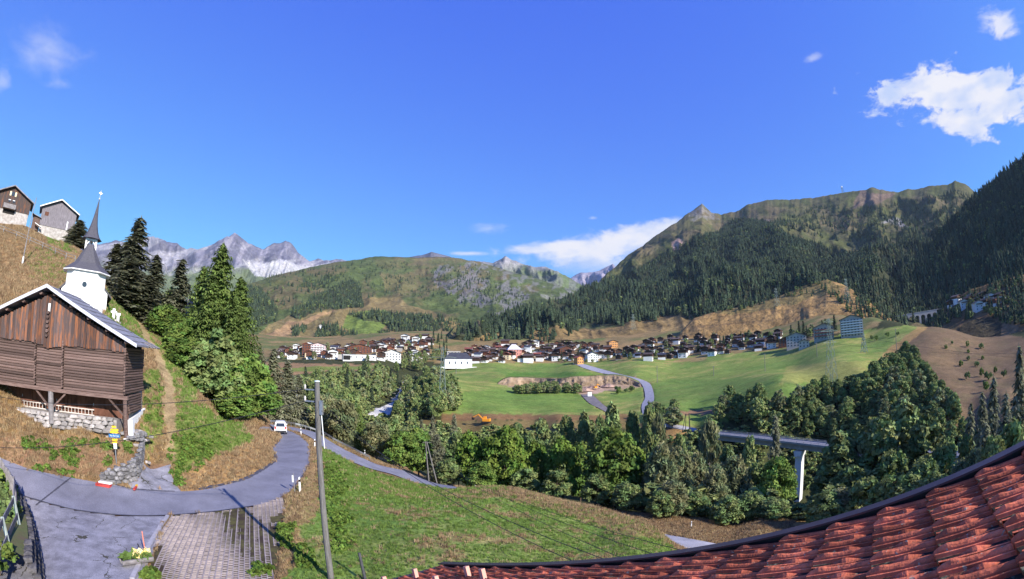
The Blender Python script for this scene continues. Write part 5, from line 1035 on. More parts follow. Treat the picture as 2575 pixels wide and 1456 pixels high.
# ---- dry stone retaining wall beside the drive
wallp = [gpt(u, v) for u, v in ((252, 1212), (268, 1214), (286, 1216), (304, 1216), (322, 1214), (336, 1208), (346, 1198), (352, 1184), (356, 1168), (358, 1150), (360, 1130))]
rw = thing('retaining_wall', 'low curved dry stone wall at the corner of the drive', 'wall', wallp[4]); g6 = random.Random(12)
hts = [.35, .7, .95, 1.1, 1.2, 1.25, 1.25, 1.2, 1.1, 1.0, .9]; core = MB(); cv, cf = [], []
for i, p in enumerate(wallp):
    q = p - rw.location; inw = Vector((-.55, .55, 0)) if i > 4 else Vector((-.15, .6, 0)); cv += [q + Vector((0, 0, -.3)), q + Vector((0, 0, hts[i])) + inw * .2, q + inw + Vector((0, 0, hts[i])), q + inw + Vector((0, 0, -.3))]
for i in range(len(wallp) - 1):
    a, b = i * 4, i * 4 + 4; cf += [(a, b, b + 1, a + 1), (a + 1, b + 1, b + 2, a + 2), (a + 2, b + 2, b + 3, a + 3)]
core.add(cv, cf); core.build('rubble_core', mat('dark_rubble', (.09, .085, .08), .95, .3, 4, .5), rw)
for i in range(len(wallp) - 1):
    a, b = wallp[i] - rw.location, wallp[i + 1] - rw.location; d = b - a; L_ = d.length; rz = math.atan2(d.y, d.x); h = (hts[i] + hts[i + 1]) / 2
    z = .12
    while z < h:
        sh = g6.uniform(.2, .34); x = g6.uniform(-.1, .1)
        while x < L_: sw = g6.uniform(.28, .62); p = a + d * min(1, (x + sw / 2) / L_); stone(STONES_G, rw, p + Vector((0, 0, z)), (sw, .4, sh * 1.08), rz, g6); x += sw
        z += sh
    stone(STONES_G, rw, a + d * .5 + Vector((-.2, .2, h)), (L_ * .6, .45, .2), rz, g6)
rb_ = thing('rubble_heap', 'heap of rough stones under the barn corner post', 'stones', gpt(352, 1110, 30, 45), 0)
for i in range(34): stone(STONES_G if i % 3 else STONES_W, rb_, (g6.uniform(-1.1, .9), g6.uniform(-1.6, .8), g6.uniform(-.1, .7)), (g6.uniform(.3, .7), g6.uniform(.3, .6), g6.uniform(.2, .45)), g6.uniform(0, 3), g6)
# red and white kerb stones and the plastic edge marker
p = gpt(261, 1222); k_ = thing('kerb_block', 'red painted kerb block at the foot of the retaining wall', 'kerb', p, R(20)); m = MB(); m.box((0, 0, .07), (1.1, .4, .16)); m.build('red_face', RED, k_); m = MB(); m.box((.05, .18, .19), (.95, .3, .1)); m.build('white_top', LIME, k_)
p = gpt(343, 1226); k_ = thing('edge_marker', 'small red and yellow marker lying at the drive mouth', 'marker', p, R(-35)); m = MB(); m.bar((-.35, .1, .06), (.0, 0, .06), .16, .12); m.build('yellow_end', YELLOW, k_); m = MB(); m.bar((0, 0, .055), (.6, -.25, .055), .15, .11); m.build('red_end', RED, k_)
p = gpt(368, 1165); k_ = thing('white_stones', 'two small white stones at the top of the drive', 'stones', p); [stone(STONES_W, k_, (i * .35, 0, .1), (.3, .25, .22), 0, g6) for i in range(2)]

# ---- hiking signpost with yellow arrows and blue street name
sp0 = gpt(293, 1168, 30, 42); tp = at(289, 1076, r=math.hypot(sp0.x, sp0.y)); SPH = tp[2] - sp0.z
sp = thing('signpost', 'grey signpost with yellow hiking arrows and a blue street name plate', 'signpost', sp0, R(40))
m = MB(); m.tube((0, 0, -.2), (0, 0, SPH + .15), .045, .04, 8); m.build('post', METAL, sp)
def arrow_sign(z, L_, h, s, mt_):
    m = MB(); pts = [(-L_ * .5 * s, -h / 2), (L_ * .35 * s, -h / 2), (L_ * .5 * s, 0), (L_ * .35 * s, h / 2), (-L_ * .5 * s, h / 2)]; m.prism([(x, zz + z) for x, zz in pts], -.075, -.05); return m.build('arrow_sign', mt_, sp)
for z, L_, s in ((SPH + .08, .34, 1), (SPH - .12, .62, -1), (SPH - .28, .66, 1), (SPH - .80, .42, -1), (SPH - .96, .4, 1)): arrow_sign(z, L_, .13, s, YELLOW)
m = MB(); m.box((0, -.09, SPH - .52), (.86, .03, .22)); pl_ = m.build('name_plate', BLUE, sp)
fc = bpy.data.curves.new('street_name', 'FONT'); fc.body = 'Via Surrein'; fc.size = .155; fc.align_x = 'CENTER'; fc.align_y = 'CENTER'; fc.extrude = .003
tmp = bpy.data.objects.new('street_name', fc); dg_ = bpy.context.evaluated_depsgraph_get(); tm_ = bpy.data.meshes.new_from_object(tmp); bpy.data.objects.remove(tmp)
o = link('street_name', tm_, WHITE, pl_); o.location = (0, -.108, SPH - .52); o.rotation_euler = (R(90), 0, 0)
m = MB(); m.box((.02, -.08, SPH - 1.25), (.24, .03, .30)); m.build('white_plate', WHITE, sp)
m = MB(); m.tube((0, -.02, SPH - 1.05), (0, -.07, SPH - 1.05), .13, .13, 12); m.build('round_plate', WHITE, sp)

# ---- delineator posts
def delineator(u, v, r, label, turn=0.0):
    p = at(u, v, r=r); p[2] = float(gz(p[0], p[1])); t = thing('delineator_post', label, 'road post', p, turn, 'white delineator posts along the road')
    m = MB(); m.prism([(-.07, -.1), (.07, -.1), (.06, .72), (-.06, .72)], -.05, .05); m.build('shaft', WHITE, t); m = MB(); m.prism([(-.062, .722), (.062, .722), (.06, .93), (-.06, .86)], -.051, .051); m.build('black_band', DARK, t); m = MB(); m.prism([(-.06, .862), (.06, .932), (.05, 1.1), (-.05, 1.06)], -.049, .049); m.build('cap', WHITE, t); return t
for a in ((754, 1224, 33.5, 'nearest white delineator post where the road leaves the lawn', R(20)), (792, 1130, 57, 'white delineator post on the verge left of the tall pole', 0), (757, 1095, 67, 'white delineator post just right of the white car', 0), (918, 1157, 84, 'white delineator post at the end of the guard rail', 0), (1738, 1329, 72, 'white delineator post beside the lane near the tiled roof', 0), (1195, 1228, 80, 'short white delineator post on the crest below the leafy trees', 0)): delineator(*a)
p = gpt(742, 1240); t = thing('marker_stake', 'thin grey stake with pale plate beside the nearest delineator', 'stake', p); m = MB(); m.tube((0, 0, -.1), (-.05, 0, 1.45), .03, .025, 6); m.build('shaft', WOOD_GREY, t); m = MB(); m.box((-.1, -.03, 1.05), (.12, .03, .5)); m.build('plate', WHITE, t)

# ---- guard rail along the hairpin and the lower road
gr0 = [V3(q) for q in edge3([(676, 1066), (721, 1071), (755, 1077), (797, 1087), (830, 1107), (869, 1128), (905, 1146), (925, 1156)], 22, rmin=74, rmax=110)]
gr = thing('guard_rail', 'steel guard rail along the outer edge of the hairpin', 'guard rail', (0, 0, 0)); off = Vector((.15, .5, 0))
for i, q in enumerate(gr0):
    q = onground(q.x + off.x, q.y + off.y); gr0[i] = q; m = MB(); m.box(q + Vector((0, 0, .35)), (.1, .1, .85)); m.build('post', METAL, gr)
    if i:
        p = gr0[i - 1]; m = MB(); m.bar(p + Vector((-.08, -.1, .68)), q + Vector((-.08, -.1, .68)), .04, .3); m.build('rail', METAL, gr)

# ---- utility pole and wires
UB = at(834, 1466, r=18.2); UT = at(797.5, 960, r=18.5); UB[2] = float(gz(UB[0], UB[1]))
up = thing('utility_pole', 'tall grey wooden utility pole standing on the lawn', 'pole', UB); pt = V3(UT - UB)
POLE_M = mat('pole_wood', (.11, .10, .09), .9, .4, 5, .7, 22, stretch=(4, 4, .25), c2=(.22, .21, .20))
m = MB(); m.tube((0, 0, -.3), pt, .135, .10, 14); m.build('shaft', POLE_M, up); m = MB(); m.tube(pt, pt + Vector((0, 0, .05)), .12, .10, 14); m.build('cap', mat('pale_cap', (.55, .62, .60), .6), up)
ARMS = []
for k, z in enumerate((-.32, -.78)): a = pt + Vector((-.1, -.02, z)); b = a + Vector((-.45, .05, .0)); m = MB(); m.bar(a, b, .05); ar = m.build('bracket', METAL, up); m = MB(); m.lathe([(.03, 0), (.055, .04), (.04, .09), (.05, .14), (.02, .2)], 8, tuple(b)); m.build('insulator', mat('porcelain', (.55, .50, .45), .3), ar); ARMS.append(V3(UB) + b)
m = MB(); m.box(pt + Vector((.2, -.05, -1.0)), (.12, .14, .55)); m.build('junction_box', METAL, up); m = MB(); m.tube(pt + Vector((.2, -.05, -1.25)), pt + Vector((.3, -.05, -2.6)), .02, .02, 5); m.build('cable', WHITE, up)
WIRE = mat('wire', (.03, .03, .032), .6)
def wire(name, label, a, b, sag, r=.016, n=16, group='overhead wires'):
    P = [a.lerp(b, i / n) - Vector((0, 0, sag * 4 * (i / n) * (1 - i / n))) for i in range(n + 1)]; m = MB()
    for i in range(n): m.tube(P[i], P[i + 1], r, r, 5, cap=False)
    return tag(m.build(name, WIRE), label, 'wire', group)
PT = V3(UT)
wire('overhead_wire', 'upper wire running left from the tall pole past the larches', ARMS[0], V3(at(-60, 985, r=40)), .5)
wire('overhead_wire', 'lower wire running left from the tall pole towards the barn', ARMS[1], V3(at(-60, 1120, r=33)), .5)
wire('overhead_wire', 'first wire from the tall pole down over the lawn to the roof', PT + Vector((.15, 0, -.7)), V3(at(1462, 1420, r=5.6)), .25, .0055)
wire('overhead_wire', 'second wire from the tall pole down over the lawn to the roof', PT + Vector((.15, 0, -1.1)), V3(at(1560, 1420, r=5.4)), .15, .0055)
# shorter pole stub at the bottom edge and pole shadows' owners
p = gpt(921, 1462); t = thing('pipe_stub', 'short dark pipe sticking up from the lawn at the lower picture edge', 'pipe', p); q = V3(at(903, 1390, r=math.hypot(p.x, p.y) + .3)) - p; m = MB(); m.tube((0, 0, -.2), q, .07, .065, 10); m.build('shaft', mat('dark_pipe', (.06, .06, .065), .6), t)
# leaning double pole among the gorge trees
A = at(1070, 1110, r=92); t = thing('double_pole', 'two leaning grey poles joined at the top among the gorge trees', 'pole', onground(A[0], A[1])); q = V3(A) - t.location
for dx in (0, 1.6): m = MB(); m.tube((dx + .6, -.5, -.3), q + Vector((dx * .15, 0, 0)), .14, .1, 8); m.build('leg', POLE_M, t)
m = MB(); m.bar(q + Vector((-.6, 0, -.2)), q + Vector((1.2, 0, -.2)), .1); m.build('crossarm', POLE_M, t)
for k, (u, v) in enumerate(((1716, 1384), (1640, 1392), (1560, 1402))): wire('overhead_wire', f'{ORD[k]} wire from the double pole over the lawn towards the roof', V3(A) + Vector((-.5 + k * .8, 0, -.1)), V3(at(u, v, r=7)), 1.2, .006)
# trestle of poles by the meadow road
p = gpt(1728, 1088, 180, 300); t = thing('pole_trestle', 'dark trestle of four leaning poles beside the meadow road', 'pole', p); tp_ = at(1727, 1040, r=math.hypot(p.x, p.y)); hh = tp_[2] - p.z
for dx, dy, tx in ((-3.0, 0, -.9), (-.6, 1, -.7), (1.0, -1, .9), (2.2, 1, 1.1)): m = MB(); m.tube((dx, dy, -.5), (tx, 0, hh), .2, .16, 7); m.build('leg', mat('tarred_pole', (.05, .042, .04), .9), t)
m = MB(); m.bar((-1.4, 0, hh - .5), (1.6, 0, hh - .5), .22); m.build('crossarm', MATS['tarred_pole'], t)

# ---- white car climbing the bend
CARP = gpt(705, 1088, 55, 80); car = thing('white_car', 'white estate car driving away round the bend', 'car', CARP + Vector((0, 0, .05)), R(30))
CARW = mat('car_paint', (.78, .78, .80), .25, .03, spec=.6); TYRE = mat('tyre', (.02, .02, .022), .9); 
prof = [(-2.15, .32), (-2.2, .62), (-2.12, .98), (-1.98, 1.08), (-1.72, 1.62), (-1.45, 1.70), (.2, 1.72), (.5, 1.66), (1.15, 1.08), (2.0, .92), (2.18, .7), (2.2, .4), (2.1, .3)]   # length along local y, rear at -y
def car_body():
    n = len(prof); P = []; ws = (-.86, -.9, -.78, .78, .9, .86)
    rows = []
    for y, z in prof:
        tum = 0.9 if z < 1.0 else .9 - (z - 1.0) * .26
        rows.append([(-tum, y, z), (-tum * .92, y, z + (.03 if z > 1 else 0)), (tum * .92, y, z + (.03 if z > 1 else 0)), (tum, y, z)])
    m = MB(); P = [p for r_ in rows for p in r_]; F = []
    for i in range(n):
        a, b = i * 4, ((i + 1) % n) * 4
        F += [(a, b, b + 1, a + 1), (a + 1, b + 1, b + 2, a + 2), (a + 2, b + 2, b + 3, a + 3)]
    m.add(P, F, True); m.add(P, [tuple(i * 4 for i in range(n))[::-1], tuple(i * 4 + 3 for i in range(n))]); return m
car_body().build('body', CARW, car)
m = MB(); m.add([(-.62, -2.07, 1.12), (.62, -2.07, 1.12), (.54, -1.83, 1.56), (-.54, -1.83, 1.56)], [(0, 1, 2, 3)]); m.build('rear_window', GLASS, car)
m = MB(); m.add([(-.6, 1.13, 1.13), (.6, 1.13, 1.13), (.54, .56, 1.64), (-.54, .56, 1.64)], [(3, 2, 1, 0)]); m.build('windscreen', GLASS, car)
for s in (-1, 1):
    m = MB(); m.add([(s * .905, -1.75, 1.1), (s * .905, .85, 1.1), (s * .80, .35, 1.58), (s * .80, -1.5, 1.58)], [(0, 1, 2, 3)]); m.build('side_window', GLASS, car)
    m = MB(); m.box((s * .74, -2.13, .95), (.2, .12, .36)); m.build('tail_light', mat('tail_red', (.45, .02, .02), .3), car)
    m = MB(); m.box((s * .98, .75, 1.12), (.18, .1, .14)); m.build('mirror', CARW, car)
    for y in (-1.35, 1.4): m = MB(); m.tube((s * .72, y, .33), (s * .93, y, .33), .33, .33, 18); wh = m.build('wheel', TYRE, car); m = MB(); m.tube((s * .9, y, .33), (s * .94, y, .33), .2, .2, 12); m.build('rim', METAL, wh)
m = MB(); m.box((0, -2.17, .45), (1.6, .1, .26)); m.build('bumper', mat('dark_plastic', (.04, .04, .045), .6), car); m = MB(); m.box((0, -2.19, .78), (.52, .03, .12)); m.build('number_plate', WHITE, car)
for s in (-1, 1): m = MB(); m.bar((s * .62, -1.4, 1.77), (s * .62, .1, 1.78), .04); m.build('roof_rail', METAL, car)

# ---- grass paver parking area: each paver block is a piece
pa, pb = gpt(367, 1409), gpt(430, 1300); e1 = (pb - pa); e1.z = 0; e1.normalize(); e2 = Vector((e1.y, -e1.x, 0))
PB = mat('paver_concrete', (.33, .275, .26), .9, .2, 3, .4, 30, rnd=.12)
pv = thing('grass_paver_area', 'parking area of concrete grass pavers beside the road', 'paving', pa)
pl_, pw = .60, .50; mesh_p = MB()
for y in (0.0, .25): mesh_p.box((.30, y + .035, -.03), (.594, .05, .1))
for x, y in ((.05, .16), (.25, .16), (.45, .16), (.15, .41), (.35, .41), (.55, .41)): mesh_p.box((x, y, -.035), (.06, .2, .09))
PM = mesh_p.mesh('paver'); PM.materials.append(PB); soil = []; npv = 0; rz = math.atan2(e1.y, e1.x)
for i in range(-6, 34):
    for j in range(0, 28):
        c = pa + e1 * (i * pl_) - e2 * (-j * pw) ; c2 = pa + e1 * ((i + .5) * pl_) + e2 * ((j + .5) * pw); z = float(gz(c2.x, c2.y)); u_, v_ = proj(np.array((c2.x, c2.y, z)))
        if not bool(inpoly(np.float64(u_), np.float64(v_), PAVERS)) or v_ > 1475 or (u_ > 692 + random.uniform(-14, 10) and v_ > 1290) : continue
        c = pa + e1 * (i * pl_) + e2 * (j * pw); c.z = float(gz(c.x, c.y)) + .012
        o = link('paver', PM, None, pv); npv += 1; o.location = c - pa; o.rotation_euler = (g6.uniform(-.01, .01), g6.uniform(-.01, .01), rz + math.pi * 0); o.scale = (1, -1, 1)
# kerb strip left of the pavers
kb = thing('kerb_strip', 'pale concrete kerb strip between square and grass pavers', 'kerb', pa)
for i in range(-2, 12): a = pa + e1 * i * 1.0 - e2 * .2; u_, v_ = proj(np.array(tuple(a))); m = MB(); c = a + e1 * .5; m.box(c - pa + Vector((0, 0, float(gz(c.x, c.y)) - pa.z + .02)), (.985, .22, .12), rz); m.build('kerb_stone', mat('kerb_concrete', (.36, .34, .36), .9, .15, 4), kb) if v_ > 1298 else None
sheet('paver_bed', [(x, y) for x, y in PAVERS], mat('grassy_soil', (.05, .034, .022), .95, .4, 1.5, .5, 8, c2=(.11, .10, .03), thresh=(.4, .66)), .006, 9, 'soil and short grass between the pavers')
# hollow log trough with flowers, stakes
p = gpt(345, 1418); tr = thing('flower_trough', 'hollowed log trough with yellow flowers at the corner of the pavers', 'planter', p, R(62)); m = MB(); n = 12; P = []
for x in (-.75, .75):
    for r_ in (.34, .26):
        for i in range(n): a = math.pi * (.02 + .96 * i / (n - 1)); P.append((x, -r_ * math.cos(a), .36 - r_ * math.sin(a)))
F = [(i, i + 1, 2 * n + i + 1, 2 * n + i) for i in range(n - 1)] + [(n + i, 3 * n + i, 3 * n + i + 1, n + i + 1) for i in range(n - 1)] + [(i, n + i, n + i + 1, i + 1) for i in range(n - 1)] + [(2 * n + i, 2 * n + i + 1, 3 * n + i + 1, 3 * n + i) for i in range(n - 1)] + [(0, 2 * n, 3 * n, n), (n - 1, 2 * n - 1, 4 * n - 1, 3 * n - 1)]
m.add(P, F); m.build('log_shell', WOOD_GREY, tr); m = MB(); m.box((0, 0, .28), (1.4, .46, .12)); m.build('soil', DARK, tr)
fl_ = crown_mesh('flowers', [cards(np.c_[rng.uniform(-.1, .6, 60), rng.uniform(-.2, .2, 60), rng.uniform(.36, .62, 60)], rng.normal(0, .05, (60, 3)), rng.normal(0, .05, (60, 3)), np.ones((60, 3)))]); o = link('flowers', fl_, mat('yellow_petals', (.85, .6, .05), .7, c2=(.9, .8, .7)), tr); o['kind'] = 'stuff'
lv_ = crown_mesh('foliage', [cards(np.c_[rng.uniform(-.7, .7, 120), rng.uniform(-.22, .22, 120), rng.uniform(.3, .5, 120)], rng.normal(0, .09, (120, 3)), rng.normal(0, .05, (120, 3)), np.ones((120, 3)))]); o = link('foliage', lv_, L_BROAD, tr); o['kind'] = 'stuff'
p = gpt(367, 1398); t = thing('snow_stake', 'tall salmon pink snow stake by the flower trough', 'stake', p); q = V3(at(357, 1336, r=math.hypot(p.x, p.y))) - p; m = MB(); m.tube((0, 0, 0), q, .035, .025, 7); m.build('shaft', mat('salmon_paint', (.75, .24, .16), .5), t)
p = gpt(357, 1394); t = thing('dark_stake', 'short dark stake leaning beside the pink snow stake', 'stake', p); q = V3(at(346, 1367, r=math.hypot(p.x, p.y))) - p; m = MB(); m.tube((0, 0, 0), q, .03, .025, 7); m.build('shaft', DARK, t)

# ---- garden corner at lower left: rubble wall, rail fence, pickets
gw = [gpt(u, v) for u, v in ((52, 1246), (62, 1270), (75, 1300), (88, 1340), (97, 1385), (104, 1430), (108, 1480))]
gwt = thing('garden_wall', 'dark rubble wall along the left edge of the square', 'wall', gw[3]); hts = [.3, .5, .7, .8, .9, .95, 1.0]; cv, cf = [], []
for i, p in enumerate(gw): q = p - gwt.location; inw = Vector((-1.0, -.1, 0)); cv += [q + Vector((-.1, 0, -.3)), q + inw * .6 + Vector((0, 0, hts[i])), q + inw * 4 + Vector((0, 0, hts[i] + .1)), q + inw * 4 + Vector((0, 0, -.3))]
core = MB()
for i in range(len(gw) - 1): a, b = i * 4, i * 4 + 4; cf += [(a, b, b + 1, a + 1), (a + 1, b + 1, b + 2, a + 2)]
core.add(cv, cf); core.build('earth_core', mat('garden_earth', (.13, .10, .06), .95, .4, 1.2, .8, 6, c2=(.10, .14, .04)), gwt)
STONE_D = mat('dark_wall_stone', (.085, .078, .078), .9, .45, 2.5, .6, 10, rnd=.4); SD = [stone_mesh(i + 20) for i in range(5)]; [x.materials.append(STONE_D) for x in SD]
for i in range(len(gw) - 1):
    a, b = gw[i] - gwt.location, gw[i + 1] - gwt.location; d = b - a; L_ = d.length; rz2 = math.atan2(d.y, d.x); h = (hts[i] + hts[i + 1]) / 2; z = .1
    while z < h + .05:
        x = g6.uniform(-.1, .2)
        while x < L_: sw = g6.uniform(.3, .75); q = a + d * min(1, (x + sw / 2) / L_) + Vector((-.62 * z / h, 0, z)); stone(SD, gwt, q, (sw, .45, g6.uniform(.25, .4)), rz2, g6); x += sw
        z += .3
FENCE_M = mat('pale_green_post', (.42, .47, .42), .7, .2, 3)
gf = thing('garden_fence', 'weathered rail fence with pale posts on top of the garden wall', 'fence', (0, 0, 0)); posts = []
for (u0, v0, u1, v1) in ((33, 1247, 49, 1316), (5, 1300, 25, 1374), (-30, 1370, -6, 1450)):
    b = V3(at(u1, v1, z=-8.15)); a = V3(at(u0, v0, r=math.hypot(b.x, b.y) + .1)); m = MB(); m.bar(b - Vector((0, 0, .5)), a, .12, .12); m.build('post', FENCE_M, gf); posts.append((a, b))
fb = V3(at(42, 1238, z=-8.2)); posts.insert(0, (V3(at(36, 1196, r=math.hypot(fb.x, fb.y))), fb))
for i in range(len(posts) - 1):
    for f in (.12, .70): a = posts[i][0].lerp(posts[i][1], f); b = posts[i + 1][0].lerp(posts[i + 1][1], f); m = MB(); m.bar(a, b, .05, .24); m.build('rail', WOOD_GREY, gf)
pk_ = thing('picket_fence', 'row of worn wooden pickets at the far end of the garden', 'fence', (0, 0, 0))
pka, pkb = V3(at(1, 1156, z=-7.1)), V3(at(33, 1206, z=-7.1))
for i in range(15): a = pka.lerp(pkb, i / 14); m = MB(); m.box(a + Vector((0, 0, -.55 + g6.uniform(-.06, .06))), (.1, .05, 1.3), .8 + g6.uniform(-.1, .1)); m.build('picket', WOOD_GREY, pk_)
for z in (-.3, -.85): m = MB(); m.bar(pka + Vector((0, 0, z)), pkb + Vector((0, 0, z)), .05, .1); m.build('rail', WOOD_GREY, pk_)
for k, (u, v, r, h, w, lab) in enumerate(((2, 1300, 0, 1.5, 2.4, 'leafy garden shrub behind the rail fence'), (-8, 1225, 0, 1.5, 2.4, 'broad garden shrub behind the pickets'), (16, 1240, 0, 1.1, 1.7, 'small dull green shrub below the pickets'), (-10, 1400, 0, 1.2, 2.0, 'low garden shrub at the lower left picture corner'))):
    p = at(u, v, z=-8.2); o = plant('bush', p[0], p[1], h, w, lab, 'garden shrubs', cat='bush'); o.location.z = -8.7

# ================================================================ VILLAGE AND VALLEY
TIMBER = mat('dark_chalet_timber', (.065, .035, .025), .8, .3, .4, rnd=.4); TIMBER2 = mat('red_brown_timber', (.13, .05, .03), .8, .3, .4, rnd=.35)
PLASTER = mat('white_plaster', (.72, .71, .70), .9, .08, .3, rnd=.12); CREAM = mat('cream_plaster', (.62, .50, .33), .9, .1, .3, rnd=.15); SALMON = mat('salmon_plaster', (.55, .25, .20), .9, .1, .3); GREYW = mat('grey_plaster', (.40, .37, .34), .9, .1, .3, rnd=.15); ORANGE = mat('orange_plaster', (.55, .27, .10), .9, .1, .3)
R_BROWN = mat('brown_roof', (.085, .06, .052), .8, .3, .4, rnd=.35); R_RED = mat('red_roof', (.26, .085, .06), .8, .25, .4, rnd=.2); R_SLATE = mat('slate_roof', (.05, .05, .065), .6, .2, .4, rnd=.25); R_TIN = mat('pale_roof', (.62, .58, .58), .5, .15, .4)
def chalet_mesh(w, d, hb, hu, pitch):
    """four shared meshes of a chalet: masonry base, timber storeys, roof, balcony; gable towards -y"""
    H = hb + hu; rz_ = math.tan(R(pitch)) * w / 2
    a = MB(); a.box((0, 0, hb / 2 - 1.5), (w, d, hb + 3))
    b = MB(); b.prism([(-w / 2 - .12, hb), (w / 2 + .12, hb), (w / 2 + .12, H), (0, H + rz_), (-w / 2 - .12, H)], -d / 2 - .12, d / 2 + .12)
    c = MB(); e = w / 2 + 1.1; ze = H - math.tan(R(pitch)) * 1.1
    for s in (-1, 1): c.prism([(0, H + rz_ + .42), (s * e, ze + .42), (s * e, ze + .16), (0, H + rz_ + .12)], -d / 2 - 1.4, d / 2 + .9)
    k = MB(); k.box((0, -d / 2 - .7, hb + .1), (w * .8, 1.2, .14)); k.box((0, -d / 2 - 1.26, hb + .6), (w * .8, .08, .95))
    return [x.mesh(n) for x, n in ((a, 'base'), (b, 'timber'), (c, 'roof'), (k, 'balcony'))]
WINM = MB().box((0, 0, 0), (1.15, .14, 1.35)).mesh('window'); WINM.materials.append(GLASS)
WINW = MB().box((0, 0, 0), (1.5, .10, 1.7)).mesh('window_frame'); WINW.materials.append(WHITE)
CH_T = []
for (w, d, hb, hu, p_, mb_, mt_, mr_) in ((9, 11, 2.8, 4.6, 22, PLASTER, TIMBER, R_BROWN), (10, 12, 3.0, 4.8, 21, PLASTER, TIMBER2, R_BROWN), (8, 9, 2.6, 3.4, 24, PLASTER, TIMBER, R_SLATE), (11, 12, 5.6, 3.0, 20, PLASTER, TIMBER, R_BROWN), (9, 10, 5.4, 2.4, 22, CREAM, TIMBER2, R_RED), (12, 11, 7.2, 2.2, 18, PLASTER, PLASTER, R_SLATE), (7, 8, .6, 4.6, 24, GREYW, TIMBER, R_BROWN), (8, 9, 5.2, 1.4, 22, GREYW, TIMBER, R_SLATE)):
    ms = chalet_mesh(w, d, hb, hu, p_)
    for x, q in zip(ms, (mb_, mt_, mr_, TIMBER)): x.materials.append(q)
    CH_T.append((ms, w, d, hb, hu, p_))
DESC = ['dark timber chalet on a white base', 'red-brown timber chalet on a white base', 'small dark chalet with slate roof', 'white two-storey chalet with timber gable', 'cream house with red roof', 'large white house with slate roof', 'dark old timber barn', 'grey house with slate roof']
def chalet(k, p, rz_, label, group, s=1.0, name='chalet'):
    ms, w, d, hb, hu, pt_ = CH_T[k]; t = thing(name, label, 'house', p, rz_, group); t.scale = (s, s, s)
    for x, n in zip(ms, ('base_wall', 'upper_wall', 'roof', 'balcony')):
        if n == 'balcony' and k in (4, 6, 7): continue
        link(n, x, None, t)
    zs = [hb * .5 if hb > 2 else None, hb + hu * .55]
    if hb > 5: zs = [hb * .27, hb * .72]
    for z in zs:
        if z is None: continue
        for x in (-w * .27, w * .27): o = link('window', WINM, None, t); o.location = (x, -d / 2 - .12, z)
    for y in (-d * .22, d * .2): o = link('window', WINM, None, t); o.location = (w / 2 + .1, y, zs[0] or hb + hu * .4); o.rotation_euler = (0, 0, R(90))
    m_ = link('chimney', CHIM, None, t); m_.location = (w * .2, d * .15, hb + hu + .8); return t
CHIM = MB().box((0, 0, .6), (.7, .7, 2.4)).mesh('chimney'); CHIM.materials.append(GREYW)
def village(polys, n, mind, seed, kinds, quarter, rmin, rmax, keep=()):
    g = random.Random(seed); pts = []
    for p in polys: pts += scatter_px(p, n, mind, rmin, rmax, seed)
    pts = [q for q in pts if all(math.hypot(q[0] - a, q[1] - b) > c for a, b, c in keep)]
    vs = sorted(q[3] for q in pts); t1, t2 = vs[len(vs) // 3], vs[2 * len(vs) // 3]; cnt = {}
    for x, y, u, v in sorted(pts, key=lambda q: q[2]):
        k = g.choice(kinds); row = 'upper' if v < t1 else 'middle' if v < t2 else 'lower'; i = cnt.get((k, row), 0); cnt[(k, row)] = i + 1
        rz_ = math.atan2(x, y) * -1 + g.choice((-.5, -.2, .1, .3, .3 + math.pi / 2)) ; rz_ = -math.atan2(x, y) - R(8) + g.uniform(-.22, .22) + (math.pi / 2 if g.random() < .22 else 0)
        chalet(k, onground(x, y, -.3), rz_, f'{DESC[k]}, {ordinal(i)} from left, {row} row, {quarter}', f'houses of the {quarter}', g.uniform(.8, 1.12))
# placed landmarks first
def block(name, label, u, v, r, w, d, h, rz_, wall, roofm, pitch, floors, cols_, cat='building', balc=None, hip=False, group=None, wing=True):
    p = at(u, v, r=r); p[2] = float(gz(p[0], p[1])); t = thing(name, label, cat, p, rz_, group)
    if pitch: zr = math.tan(R(pitch)) * w / 2
    m = MB(); m.box((0, 0, h / 2 - 2), (w, d, h + 4)) if hip or not pitch else m.prism([(-w / 2, -4), (w / 2, -4), (w / 2, h), (0, h + zr), (-w / 2, h)], -d / 2, d / 2); m.build('wall', wall, t)
    m = MB()
    if hip: e = .9; m.add([(-w / 2 - e, -d / 2 - e, h - .1), (w / 2 + e, -d / 2 - e, h - .1), (w / 2 + e, d / 2 + e, h - .1), (-w / 2 - e, d / 2 + e, h - .1), (-w / 2 + d * .42, 0, h + pitch), (w / 2 - d * .42, 0, h + pitch)], [(0, 1, 5, 4), (1, 2, 5), (2, 3, 4, 5), (3, 0, 4), (3, 2, 1, 0)])
    elif pitch:
        for s in (-1, 1): e = w / 2 + 1.3; ze = h - math.tan(R(pitch)) * 1.3; m.prism([(0, h + zr + .5), (s * e, ze + .5), (s * e, ze + .15), (0, h + zr + .15)], -d / 2 - 1.3, d / 2 + 1.3)
    else: m.box((0, 0, h + .2), (w + .6, d + .6, .5))
    m.build('roof', roofm, t)
    for f in range(floors):
        z = (f + .55) * h / floors
        for i in range(cols_): x = (i + .5) / cols_ * w - w / 2; o = link('window', WINM, None, t); o.location = (x, -d / 2 - .03, z); o.scale = (1.3, 1, 1.1)
        for i in range(max(1, cols_ // 2)): y = (i + .5) / max(1, cols_ // 2) * d - d / 2; o = link('window', WINM, None, t); o.location = (w / 2 + .03, y, z); o.rotation_euler = (0, 0, R(90))
        if balc and f: m = MB(); m.box((0, -d / 2 - .75, f * h / floors + .5), (w * .92, 1.4, 1.0)); m.build('balcony', balc, t)
    return t, p
keep = []
def lm_(*a, **k): t, p = block(*a, **k); keep.append((p[0], p[1], max(a[5], a[6]) * .62)); return t
